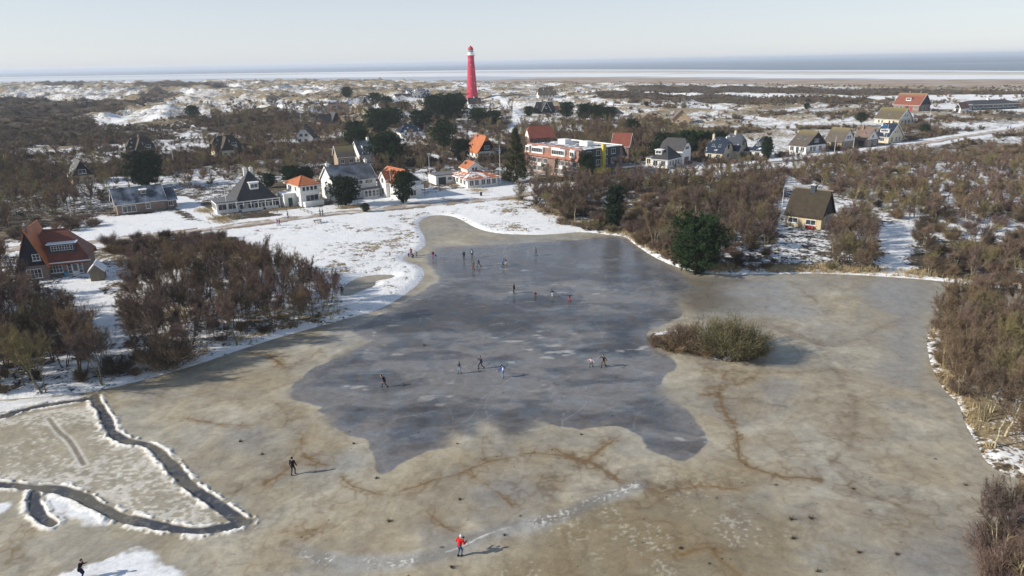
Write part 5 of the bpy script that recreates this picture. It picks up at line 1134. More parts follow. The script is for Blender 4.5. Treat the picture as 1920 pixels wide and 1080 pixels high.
PD = [proto('dark_tree', bare_tree(140 + i, 6.6, 2.4, 2 + i % 3, .44, twigs=6000, tw=.023), BARKD, TWIG[k]) for i, k in enumerate(('dark', 'mauve', 'brown'))]
PB = [proto('bush', bush(200 + i, 1.7, 1.7, 4200, .5, .024), BARKD, TWIG[k], 'stems', 'twigs') for i, k in enumerate(('mauve', 'brown', 'olive', 'dark', 'brown', 'red'))]
PR = [proto('round_pine', pine(300, 9.5, 4.5, 'round', 1500, 40, .05, .42), BARKD, NEEDLE), proto('flat_pine', pine(301, 8.5, 4.6, 'flat', 620, 34, .30), BARKD, NEEDLE), proto('spruce', pine(302, 14, 4.2, 'cone', 900, 34, .05, .6), BARKD, NEEDLE2), proto('low_pine', pine(303, 6, 3.4, 'round', 900, 36, .04, .42), BARKD, NEEDLE), proto('column', pine(304, 8, 1.9, 'column', 520, 34, .04, .45), BARKD, IVY)]

def in_house(x, y, pad=1.0):
    for h in HS.values():
        dx, dy = x - h['x'], y - h['y']; c, s = math.cos(-h['rot']), math.sin(-h['rot']); a, b = dx * c - dy * s, dx * s + dy * c
        if abs(a) < h['w'] / 2 + pad and abs(b) < h['d'] / 2 + pad: return True
    return False
RNG = random.Random(11)
OPEN_FRONT = {1: 15, 22: 36, 14: 16, 15: 16, 16: 16, 17: 16, 12: 12, 11: 12, 18: 20, 19: 20, 10: 5, 43: 12, 30: 60, 35: 60, 42: 40, 34: 26, 23: 30, 9: 20, 27: 24, 24: 13, 25: 13, 26: 13, 28: 40, 36: 30, 2: 10}
def blocks_view(x, y, hard=.9):
    """the gardens in front of the houses are kept open, as in the photograph"""
    for k, h in HS.items():
        L = math.hypot(h['x'], h['y']); ux, uy = -h['x'] / L, -h['y'] / L; dx, dy = x - h['x'], y - h['y']; a = dx * ux + dy * uy; b = abs(dx * uy - dy * ux)
        if 0 < a < OPEN_FRONT.get(k, 10) + h['d'] / 2 and b < max(h['w'], h['d']) * (.6 if k == 22 else .5) and RNG.random() < (1 if k == 22 else hard): return True
    return False
ROADS = [(ROAD_L, 3.6), (ROAD_R, 5.5), (DRIVE, 3.0), (PATH_D, 3.5)] + [(P, 2.0) for P in GARDEN_PATHS]
def near_road(x, y):
    X, Y = np.array([x]), np.array([y])
    return any(dseg(X, Y, P, False, w + 1)[0][0] < w for P, w in ROADS)
def scatter(pts, dmin, tries, zz=.8, avoid=True, poly_is_world=False, dens=None):
    P = np.array(pts) if poly_is_world else poly(pts, zz)
    x0, y0 = P.min(0); x1, y1 = P.max(0); out = []; cell = {}
    xs = np.array([x0 + RNG.random() * (x1 - x0) for _ in range(tries)]); ys = np.array([y0 + RNG.random() * (y1 - y0) for _ in range(tries)])
    ok = inside(xs, ys, P); sd = land_sd(xs, ys); ok &= sd > .8
    for x, y in zip(xs[ok], ys[ok]):
        dm = dmin * (1 if dens is None else dens(x, y))
        if dm > 50: continue
        k = (int(x // dmin), int(y // dmin))
        if any((x - a) ** 2 + (y - b) ** 2 < dm * dm for i in (-1, 0, 1) for j in (-1, 0, 1) for a, b in cell.get((k[0] + i, k[1] + j), ())): continue
        if avoid and (in_house(x, y, 1.6) or near_road(x, y) or blocks_view(x, y)): continue
        cell.setdefault(k, []).append((x, y)); out.append((x, y))
    return out
TREES, BUSHES = [], []       # (x, y, scale, proto, zone label, group, zs)
def trees(pts, dmin, tries, protos, smin, smax, label, group, bush=False, zs=1.0, **k):
    for x, y in scatter(pts, dmin, tries, **k):
        (BUSHES if bush else TREES).append((x, y, RNG.uniform(smin, smax), RNG.choice(protos), label, group, zs))
def clump(scale, lo, seed):     # thinning by noise: gives groves with gaps
    def f(x, y):
        v = float(fbm(np.array([x]), np.array([y]), scale, 2, seed)[0]); return 1.0 if v > lo else 99
    return f
# left bank grove
trees([(238, 560), (262, 520), (320, 500), (420, 500), (500, 512), (575, 540), (636, 566), (640, 590), (560, 608), (470, 637), (380, 664), (300, 690), (262, 700), (245, 660), (240, 600)], 2.5, 5000, PT[:1] + PT[1:3] + PT[4:6] + PD + PT[7:8], .62, .95, 'bare tree in the dense grove on the left bank of the pond', 'bare trees of the left bank grove')
trees([(200, 448), (300, 440), (415, 446), (470, 470), (420, 480), (300, 466), (215, 480)], 2.6, 1200, PB, .8, 1.3, 'bare bush between the left grove and the road', 'bushes behind the left bank grove', True)
trees([(250, 620), (560, 590), (636, 588), (470, 632), (300, 690), (240, 700)], 3.6, 700, PB[:2] + PB[3:4], .35, .7, 'low dead bush under the trees of the left bank grove', 'undergrowth of the left bank grove', True)
# far left grove
trees([(-200, 585), (20, 592), (105, 605), (150, 640), (175, 675), (215, 700), (165, 728), (0, 742), (-200, 770)], 2.5, 2400, PT[:4] + PD + PT[7:8], .75, 1.05, 'bare tree in the grove at the left edge of the photo', 'bare trees of the far left grove')
trees([(-100, 590), (130, 600), (200, 690), (160, 728), (-100, 750)], 3.4, 700, PB[:2] + PB[3:5], .5, .9, 'low bush among the trees at the left edge', 'undergrowth of the far left grove', True)
trees([(-100, 470), (10, 490), (15, 540), (60, 560), (60, 580), (-100, 580)], 3.0, 700, PT[:2] + PD[:2], .6, .9, 'bare tree around the garden of the red roofed house', 'bare trees around the red roofed house')
# right peninsula
trees([(1745, 612), (1800, 592), (2000, 592), (2100, 620), (2100, 930), (1930, 898), (1852, 862), (1812, 790), (1780, 742), (1748, 690)], 2.35, 2600, PT[1:2] + PT[3:7], .72, 1.0, 'bare birch on the peninsula at the right edge of the pond', 'bare birches of the right peninsula', avoid=False)
trees([(1742, 640), (1760, 600), (1860, 600), (1830, 700), (1800, 740), (1750, 700)], 2.6, 700, [PB[0], PB[1], PB[5]], .8, 1.3, 'dense reddish bush at the tip of the right peninsula', 'bushes of the right peninsula', True, avoid=False)
# bottom right corner
trees([(1872, 1040), (1880, 985), (2050, 985), (2150, 1200), (1880, 1200)], 1.9, 500, PT[3:5] + PT[5:6], .6, .8, 'bare bushy tree in the bottom right corner', 'bare trees of the bottom right corner', avoid=False)
trees([(1862, 1060), (1872, 985), (2100, 985), (2150, 1200), (1860, 1200)], 1.4, 500, [PB[0], PB[1]], 1.0, 1.7, 'dense brown bush in the bottom right corner', 'bushes of the bottom right corner', True, avoid=False)
# wood right of the road end, behind the ice
W3 = [(965, 372), (1040, 356), (1150, 350), (1300, 338), (1420, 325), (1460, 345), (1455, 420), (1440, 470), (1360, 490), (1290, 486), (1235, 470), (1186, 446), (1130, 428), (1085, 420), (1040, 404), (995, 392)]
trees(W3, 3.0, 9000, PT + PD[:2], .58, .85, 'bare tree in the wood behind the ice, right of the road', 'bare trees of the wood behind the ice', dens=clump(16, .38, 7))
trees(W3, 3.4, 3000, PB, .7, 1.5, 'bare bush in the wood behind the ice', 'bushes of the wood behind the ice', True)
trees([(1040, 414), (1090, 430), (1180, 442), (1240, 485), (1290, 503), (1260, 480), (1190, 440), (1090, 418)], 2.0, 800, [PB[1], PB[4], PB[2]], .6, 1.1, 'brown bush on the bank behind the ice', 'bushes along the far bank', True)
# wood to the right
W4 = [(1435, 330), (1520, 312), (1640, 302), (1760, 296), (1900, 278), (2060, 262), (2060, 548), (1900, 532), (1740, 512), (1722, 470), (1712, 420), (1640, 400), (1600, 380), (1560, 360)]
trees(W4, 3.4, 16000, PT + PD[:1], .48, .82, 'bare tree in the wide wood on the right', 'bare trees of the right wood', dens=clump(20, .47, 9))
trees(W4, 3.3, 6500, PB, .7, 1.35, 'bare bush in the wide wood on the right', 'bushes of the right wood', True)
trees([(1470, 484), (1560, 484), (1570, 430), (1632, 420), (1636, 505), (1480, 505)], 2.7, 1400, PT[1:2] + PT[3:6], .62, .85, 'bare birch by the snowy clearing in front of the thatched house', 'bare birches by the clearing', dens=lambda x, y: 1.0)
trees([(1380, 470), (1480, 465), (1620, 500), (1380, 505)], 3.0, 500, PB, .4, .8, 'low bush on the snowy bank left of the clearing', 'bushes on the snowy bank', True)
# village
VIL = [(-120, 330), (60, 300), (250, 280), (480, 262), (700, 245), (900, 235), (960, 240), (960, 345), (840, 330), (700, 330), (560, 330), (420, 345), (330, 370), (200, 375), (60, 420), (-120, 470)]
trees(VIL, 5.6, 5000, PT[:1] + PT[2:4] + PT[5:6] + PD, .5, .85, 'bare garden tree among the houses of the village', 'bare trees in the village gardens', dens=clump(22, .40, 12))
trees(VIL, 4.4, 5000, PB, .6, 1.15, 'garden bush among the houses of the village', 'bushes in the village gardens', True, dens=clump(15, .38, 13))
trees([(960, 250), (1200, 238), (1330, 262), (1330, 300), (1220, 290), (1170, 330), (1110, 338), (1090, 345), (960, 345)], 4.2, 2600, PT + PD, .6, .9, 'bare tree in the wood around the hotel', 'bare trees around the hotel')
trees([(400, 225), (700, 215), (960, 222), (960, 250), (700, 262), (400, 262)], 7, 2200, PT[:1] + PD, .6, .9, 'bare tree among the houses in the dunes', 'bare trees in the dunes', dens=clump(30, .48, 14))
trees([(10, 440), (60, 425), (160, 410), (190, 420), (120, 440), (30, 455)], 3.4, 400, PB, .7, 1.2, 'bush in the snowy garden left of the brick bungalow', 'bushes in the left garden', True)
trees([(-60, 300), (150, 345), (180, 385), (40, 425), (-100, 440)], 3.2, 1600, PT[3:4] + PD + PT[:1], .55, .85, 'bare tree in the thicket left of the brick bungalow', 'bare trees of the left thicket')

# ------------------------------------------------------------------ plant them: the nearest as trees of their own, the rest as one mass
def dist(t):
    px, py = proj(t[0], t[1], 2.0); return math.hypot(t[0], t[1]) / max(.3, t[2]) + (0 if -30 < px < 1950 and py < 1150 else 5000)
TREES.sort(key=dist); BUSHES.sort(key=dist)
def visible(t):
    px, py = proj(t[0], t[1], 2.0); return -220 < px < 2200 and py < 1250
TREES[:] = [t for t in TREES if visible(t)]; BUSHES[:] = [t for t in BUSHES if visible(t)]
NT, NB = 300, 300
def refine(items, what):
    """say where in its grove each plant stands and how it looks"""
    look = {}
    for i, p in enumerate(PT): look[id(p)] = ('pale-stemmed' if p['tm'] is BIRCH else 'dark-stemmed' if p['tm'] is BARKD else 'grey-stemmed') + (' upright' if i in (2, 6) else ' spreading')
    for p in PD: look[id(p)] = 'very dark'
    for p, w in zip(PB, ('mauve', 'brown', 'olive', 'blackish', 'wide brown', 'reddish')): look[id(p)] = w
    by = {}
    for t in items: by.setdefault(t[5], []).append(t)
    out = []
    for t in items:
        G = by[t[5]]
        if len(G) >= 6:
            d = sorted(math.hypot(a[0], a[1]) for a in G); r = d.index(math.hypot(t[0], t[1])) / len(G)
            az = sorted(a[0] / a[1] for a in G); q = az.index(t[0] / t[1]) / len(G)
            dep = 'front' if r < .2 else 'near' if r < .4 else 'middle' if r < .6 else 'far' if r < .8 else 'back'
            side = 'leftmost' if q < .15 else 'left' if q < .38 else 'centre' if q < .62 else 'right' if q < .85 else 'rightmost'
            place = f'{dep} {side} part of the {ZN[t[5]]}'
        else: place = ZN[t[5]]
        out.append(t[:4] + (f'{look.get(id(t[3]), "bare")} bare {what}, {place}', t[5]) + t[6:])
    return out
ZN = {'bare trees of the left bank grove': 'left bank grove', 'bushes behind the left bank grove': 'shrubs behind the left grove', 'undergrowth of the left bank grove': 'left grove undergrowth', 'bare trees of the far left grove': 'grove at the left edge',
      'undergrowth of the far left grove': 'left edge undergrowth', 'bare trees around the red roofed house': 'red house garden', 'bare birches of the right peninsula': 'right peninsula', 'bushes of the right peninsula': 'peninsula tip thicket',
      'bare trees of the bottom right corner': 'bottom right corner', 'bushes of the bottom right corner': 'bottom right corner thicket', 'bare trees of the wood behind the ice': 'wood behind the ice', 'bushes of the wood behind the ice': 'wood behind the ice',
      'bushes along the far bank': 'far ice bank', 'bare trees of the right wood': 'wide right wood', 'bushes of the right wood': 'wide right wood', 'bare birches by the clearing': 'clearing by the thatched house', 'bushes on the snowy bank': 'snowy bank',
      'bare trees in the village gardens': 'village gardens', 'bushes in the village gardens': 'village gardens', 'bare trees around the hotel': 'hotel surroundings', 'bare trees in the dunes': 'dune houses', 'bushes in the left garden': 'left garden', 'bare trees of the left thicket': 'left thicket'}
TREES[:NT] = refine(TREES[:NT], 'tree'); BUSHES[:NB] = refine(BUSHES[:NB], 'bush')
for i, t in enumerate(TREES[:NT]): plant('bare_tree', t[3], t[0], t[1], t[2], RNG.random() * 6.28, t[4], 'tree', t[5], t[6] * RNG.uniform(.9, 1.1))
for i, t in enumerate(BUSHES[:NB]): plant('bare_bush', t[3], t[0], t[1], t[2], RNG.random() * 6.28, t[4], 'bush', t[5], t[6] * RNG.uniform(.85, 1.15))
# coarser twigs for the far ones, merged into one object per look
FT = [(tk, tm, bare_tree(400 + i, 6.6, 2.6, 1 + i % 3, .3, twigs=1100, tw=.06, limbs=6, tl=.8, rad=.13)) for i, (tk, tm) in enumerate((('mauve', BARK), ('brown', BIRCH), ('olive', BARK), ('mauve', BARKD), ('dark', BARKD)))]
FB = [(tk, BARKD, bush(430 + i, 1.8, 1.7, 420, .7, .085, 10)) for i, tk in enumerate(('mauve', 'brown', 'olive', 'dark', 'red'))]
def quads2tris(f): return f if f.shape[1] == 3 else np.vstack([f[:, [0, 1, 2]], f[:, [0, 2, 3]]])
def mass(name, items, protos, label, cat):
    """many copies merged into one mesh"""
    VV, FF, MI = [], [], []; off = 0; rs = np.random.RandomState(3); mats = []
    def mi(m):
        if m not in mats: mats.append(m)
        return mats.index(m)
    zs = ground(np.array([t[0] for t in items]), np.array([t[1] for t in items]))
    for t, z in zip(items, zs):
        tk, tm, ((tv, tf), (cv, cf)) = protos[rs.randint(len(protos))]; a = rs.rand() * 6.28; c, s = math.cos(a), math.sin(a); R = np.array([[c, s, 0], [-s, c, 0], [0, 0, 1]])
        for v, f, m in ((tv, tf, tm), (cv, cf, TWIG[tk])):
            f = quads2tris(f); VV.append(v @ R * t[2] + [t[0], t[1], z]); FF.append(f + off); off += len(v); MI.append(np.full(len(f), mi(m)))
    me = bigmesh(name, np.vstack(VV), np.vstack(FF), False, np.concatenate(MI))
    return tag(link(name, me, mats), label, cat, kind='stuff')
mass('woodland', TREES[NT:], FT, 'mass of bare brown trees in the woods and gardens farther back', 'trees')
mass('thicket', BUSHES[NB:], FB, 'mass of bare bushes between the trees farther back', 'bushes')
# heath scrub over the dunes
def scrub():
    rs = np.random.RandomState(8); n = 60000; Y = 235 / (1 - rs.rand(n) * (1 - 235 / 1300.)); T = -1.0 + 2.0 * rs.rand(n); T *= .9; X = T * Y
    u, t, e, s = beach_u(X, Y); v = fbm(X, Y, 55, 3, 41); v2 = fbm(X, Y, 26, 3, 205)
    dz = np.zeros(n, bool)
    for P in DARKZ: dz |= inside(X, Y, P)
    sn = np.zeros(n, bool)
    for P in SNOWZ + PALEZ: sn |= inside(X, Y, P)
    ok = (u < -.02) & ((rs.rand(n) < .04 + .9 * sstep(.5, .6, v2)) | dz) & ~(sn & (rs.rand(n) < .88))
    for P, w in ROADS:
        d, _ = dseg(X, Y, P, False, 12); ok &= d > w + 2
    for h in HS.values(): ok &= np.hypot(X - h['x'], Y - h['y']) > max(h['w'], h['d']) * .75
    ok &= np.hypot(X - LH[0], Y - LH[1]) > 9
    X, Y = X[ok], Y[ok]; keep = slice(0, 12000); X, Y = X[keep], Y[keep]
    sc = (.5 + .7 * rs.rand(len(X))) * (1 - .25 * sstep(500, 1000, Y)); return [(x, y, k) for x, y, k in zip(X, Y, sc)]
FS = [(tk, BARKD, bush(460 + i, 2.3, 1.35, 150, .95, .17, 5)) for i, tk in enumerate(('dark', 'dark', 'mauve', 'brown', 'olive'))]
mass('dune_scrub', scrub(), FS, 'low dark scrub covering the dunes', 'scrub')
# dry reeds and grass along the banks
def reeds():
    rs = np.random.RandomState(21); B, D, L = [], [], []
    segs = [(poly([(1060, 420), (1100, 434), (1180, 444), (1240, 488), (1290, 507), (1350, 513), (1450, 512), (1600, 514), (1700, 520), (1850, 536), (1920, 546)]), 1.6, 2600, .7), (poly([(1735, 620), (1745, 700), (1780, 745), (1815, 800), (1850, 868)]), .9, 700, .6), (poly([(430, 650), (520, 628), (640, 590)]), 1.0, 260, .4),
            (poly([(960, 378), (1000, 392), (1060, 414)]), 1.5, 500, .5), (poly([(395, 418), (430, 412), (540, 398)]), 1.0, 500, .5), (poly([(375, 400), (420, 425)]), 1.4, 500, .7), (poly([(640, 398), (700, 390)]), 1.2, 500, .5), (poly([(845, 350), (905, 368)]), 1.6, 400, .5), (poly([(1230, 640), (1300, 655), (1340, 672)]), .6, 300, .5)]
    for P, w, n, h in segs:
        s = np.hypot(*(P[1:] - P[:-1]).T); Lc = np.concatenate([[0], np.cumsum(s)]); q = rs.rand(n) * Lc[-1]; c = fbm(q, q * 0, 4, 2, 9); q = q[c > .42]
        x = np.interp(q, Lc, P[:, 0]) + rs.randn(len(q)) * w; y = np.interp(q, Lc, P[:, 1]) + np.abs(rs.randn(len(q))) * w * 1.2
        sd = land_sd(x, y); k = sd > .1; x, y = x[k], y[k]
        for _ in range(9):
            xx = x + rs.randn(len(x)) * .12; yy = y + rs.randn(len(x)) * .12; B.append(np.stack([xx, yy, ground(xx, yy) - .05], 1)); d = rs.randn(len(x), 3) * .35 + [0, 0, 1]; D.append(d / np.linalg.norm(d, axis=1)[:, None]); L.append(h * (.5 + rs.rand(len(x))))
    B, D, L = np.vstack(B), np.vstack(D), np.concatenate(L); V, F = blades(B, D, L, np.full(len(L), .05), rs)
    tag(link('dry_reeds', bigmesh('dry_reeds', V, F), STRAWM), 'dry straw coloured reeds and grass along the banks', 'reeds', kind='stuff')
reeds()
# pines with a place of their own
def pn(pr, px, py, hpx, label, name='pine_tree', group=None, wf=1.0, cat='tree'):
    """foot at (px, py), hpx pixels tall"""
    p = hit(px, py); H0 = pr['c'].vertices; zc = (Vector((p[0], p[1], p[2] - CAMZ))).dot(_f); Hm = hpx / FPX * zc * 1.02
    if 'H' not in pr:
        co = np.empty(len(H0) * 3, np.float32); H0.foreach_get('co', co); pr['H'] = float(np.percentile(co[2::3], 99.7))
    s = Hm / pr['H']; e = plant(name, pr, p[0], p[1], s, RNG.random() * 6.28, label, cat, group); e.scale = (s * wf, s * wf, s); return e
G1 = 'dark pines among the houses'
pn(PR[0], 1306, 506, 116, 'big round dark green pine standing on the far bank of the pond', wf=.96)
pn(PR[3], 275, 352, 66, 'broad dark pine directly behind the brick bungalow', wf=.98)
pn(PR[3], 363, 224, 24, 'single round dark pine alone in the left dunes')
pn(PR[3], 648, 386, 54, 'wide dark pine bush in front of the long white house', wf=.95)
pn(PR[0], 757, 382, 62, 'dark pine with bare lower trunk in front of the orange roofed house', wf=.75)
pn(PR[3], 728, 312, 62, 'large dark pine behind the long white house', wf=1.0)
pn(PR[2], 968, 342, 98, 'tall pointed dark spruce left of the hotel', 'spruce_tree', wf=.75)
pn(PR[3], 866, 306, 44, 'small dark conifer left of the orange barn house', wf=.7)
pn(PR[1], 833, 292, 66, 'tall pine with long bare trunk behind the village', wf=.8)
pn(PR[4], 1151, 428, 80, 'ivy covered dark tree at the edge of the wood behind the ice', 'ivy_tree', wf=1.0)
pn(PR[3], 1100, 338, 50, 'dark conifer in front of the grey end of the hotel', wf=.6)
pn(PR[4], 1436, 304, 46, 'ivy covered column in front of the small blue roofed house', 'ivy_tree')
pn(PR[3], 505, 352, 26, 'small round dark bush between the villa and the tall white house', 'round_bush', cat='bush')
pn(PR[3], 548, 345, 34, 'dark pine peeping over the tall white house'); pn(PR[3], 575, 343, 30, 'low dark pine right above the orange hipped roof')
for px, py, h, pr, l in [(712, 252, 46, 3, 'broad dark pine right below the low dark house roof'), (668, 264, 34, 3, 'dark pine at the left end of the village pines'), (672, 285, 44, 3, 'taller dark pine just below the leftmost village pine'), (738, 238, 34, 3, 'dark pine touching the left side of the small white cottage'), (790, 246, 38, 3, 'round dark pine right of the blue roofed house'),
    (828, 238, 52, 3, 'big dark pine mass left of the lighthouse, its left half'), (850, 228, 50, 3, 'big dark pine mass left of the lighthouse, its right half'), (812, 222, 36, 3, 'smaller pine at the left foot of the big pine mass'), (898, 238, 32, 3, 'dark round pine below the white eaves cottage'), (926, 238, 28, 3, 'dark round pine right of the one below the white cottage'),
    (652, 197, 20, 3, 'little pine above the brown roofed dune villa'), (704, 200, 24, 3, 'dark pine just right of the tiny steep roofed cottage'), (726, 208, 26, 3, 'dark pine at the left end of the low dark house'), (760, 212, 18, 3, 'small pine behind the low dark house')]:
    pn(PR[pr], px, py, h, l, group=G1)
for px, py, h, l in [(1062, 222, 28, 'third from the left'), (1095, 226, 30, 'third from the right'), (1118, 228, 30, 'second from the right'), (1140, 230, 28, 'rightmost'), (992, 222, 18, 'leftmost'), (1005, 214, 10, 'tiny second one')]:
    pn(PR[3], px, py, h, 'dark pine in the row right of the lighthouse path, ' + l, group='dark pines right of the lighthouse')
pn(PR[1], 1184, 258, 34, 'dark spreading pine standing behind the hotel')
for px, py, h, l in [(1245, 286, 36, 'second from the left'), (1270, 288, 36, 'third from the left'), (1292, 290, 44, 'the tallest, in the middle'), (1318, 288, 40, 'third from the right'), (1345, 282, 34, 'second from the right'), (1232, 292, 26, 'small leftmost one'), (1363, 280, 26, 'small rightmost one')]:
    pn(PR[3], px, py, h, 'dark green pine of the row behind the gambrel house, ' + l, group='pines behind the gambrel house')
pn(PR[1], 1614, 238, 26, 'small dark wind-bent pine behind the roadside houses'); pn(PR[3], 1512, 208, 11, 'tiny dark pine alone on the snowy dune'); pn(PR[3], 1733, 252, 18, 'dark bushy pine on the slope right of the roadside houses'); pn(PR[3], 1212, 206, 8, 'very small green pine in the middle dunes')
pn(PR[3], 686, 398, 16, 'small dark pine shrub at the garden edge by the road', 'pine_shrub', cat='shrub')
# lone bushes and trees
def one(name, pr, px, py, hpx, label, wf=1.0, cat='tree', group=None): return pn(pr, px, py, hpx, label, name, group, wf, cat)
one('willow_bush', proto('willow', bush(500, 2.6, 2.7, 15000, .42, .024, 90), BARK, simple('willow_twigs', (.145, .13, .072), .9, .3, .7, .1), 'stems', 'twigs'), 1372, 662, 72, 'large round olive willow bush on the small island in the ice', 1.12, 'bush')
for px, py, h, l in [(1230, 638, 20, 'tiny brown bush at the very left tip of the island'), (1246, 643, 28, 'low brown bush near the left tip of the island'), (1284, 641, 40, 'brown bush behind the middle of the island'), (1316, 658, 34, 'low olive bush at the left foot of the willow'), (1268, 648, 32, 'brown bush on the island, second from its left tip'), (1296, 650, 40, 'taller brown bush on the island beside the willow'), (1412, 662, 42, 'dark bush at the right end of the island')]:
    one('island_bush', PB[4] if px < 1400 else PB[2], px, py, h, l, 1.1, 'bush')
one('thorn_bush', PB[4], 316, 682, 54, 'large rust brown thorn bush on the left bank above the ice', 1.35, 'bush'); one('thorn_bush', PB[3], 222, 694, 36, 'dark low thorn bush on the bank left of the rust brown one', 1.6, 'bush')
one('bare_tree', PT[2], 172, 402, 62, 'bare tree with a forked trunk left of the brick bungalow'); one('bare_tree', PT[0], 140, 404, 56, 'slender leaning bare tree beside the white flagpole')
one('bare_tree', PT[3], 970, 380, 34, 'little spreading bare tree where the meadow meets the wood', 1.2); one('bare_tree', PT[5], 100, 408, 40, 'low bare tree at the edge of the left thicket', 1.2)

# ------------------------------------------------------------------ people
SKIN = simple('skin', (.50, .30, .22), .6, .06, 8)
def cloth(name, c): return simple('cloth_' + name, c, .85, .18, 6, .15)
CL = {'black': cloth('black', (.014, .014, .017)), 'navy': cloth('navy', (.018, .028, .075)), 'red': cloth('red', (.55, .02, .018)), 'jeans': cloth('jeans', (.055, .095, .17)), 'lightjeans': cloth('light_jeans', (.22, .30, .42)), 'white': cloth('white', (.7, .7, .7)), 'blue': cloth('blue', (.03, .12, .5)),
      'magenta': cloth('magenta', (.42, .02, .20)), 'skyblue': cloth('sky_blue', (.05, .28, .60)), 'olive': cloth('olive', (.10, .095, .045)), 'yellow': cloth('yellow', (.55, .42, .05)), 'brown': cloth('brown', (.13, .075, .045)), 'grey': cloth('grey', (.14, .14, .15)), 'pink': cloth('pink', (.62, .42, .45)), 'purple': cloth('purple', (.16, .03, .20)), 'darkgrey': cloth('dark_grey', (.05, .05, .055)), 'lilac': cloth('lilac', (.45, .45, .62)), 'wine': cloth('wine', (.22, .02, .03))}
HAIR = {'brown': simple('brown_hair', (.07, .04, .022), .7, .3, 20), 'dark': simple('dark_hair', (.02, .015, .012), .7, .3, 20), 'fair': simple('fair_hair', (.30, .20, .09), .7, .3, 20)}
def capsule(p0, r0, p1, r1, n=10):
    p0, p1 = np.array(p0, float), np.array(p1, float); d = p1 - p0; L = np.linalg.norm(d) + 1e-6; d = d / L; ref = np.array([0, 0, 1.]) if abs(d[2]) < .9 else np.array([1., 0, 0]); a = norm(np.cross(d, ref)); b = np.cross(d, a); V, F = [], []
    rings = [(-r0 * math.cos(t), r0 * math.sin(t), 0) for t in (.25, .7, 1.2)] + [(0, r0, 0), (L, r1, 0)] + [(L + r1 * math.cos(t), r1 * math.sin(t), 0) for t in (1.2, .7, .25)]
    for h, r, _ in rings:
        for k in range(n): t = 6.28318 * k / n; V.append(p0 + d * h + (a * math.cos(t) + b * math.sin(t)) * r)
    for i in range(len(rings) - 1):
        for k in range(n): F.append((i * n + k, i * n + (k + 1) % n, (i + 1) * n + (k + 1) % n, (i + 1) * n + k))
    F.append(tuple(reversed(range(n)))); F.append(tuple((len(rings) - 1) * n + k for k in range(n)))
    return V, F
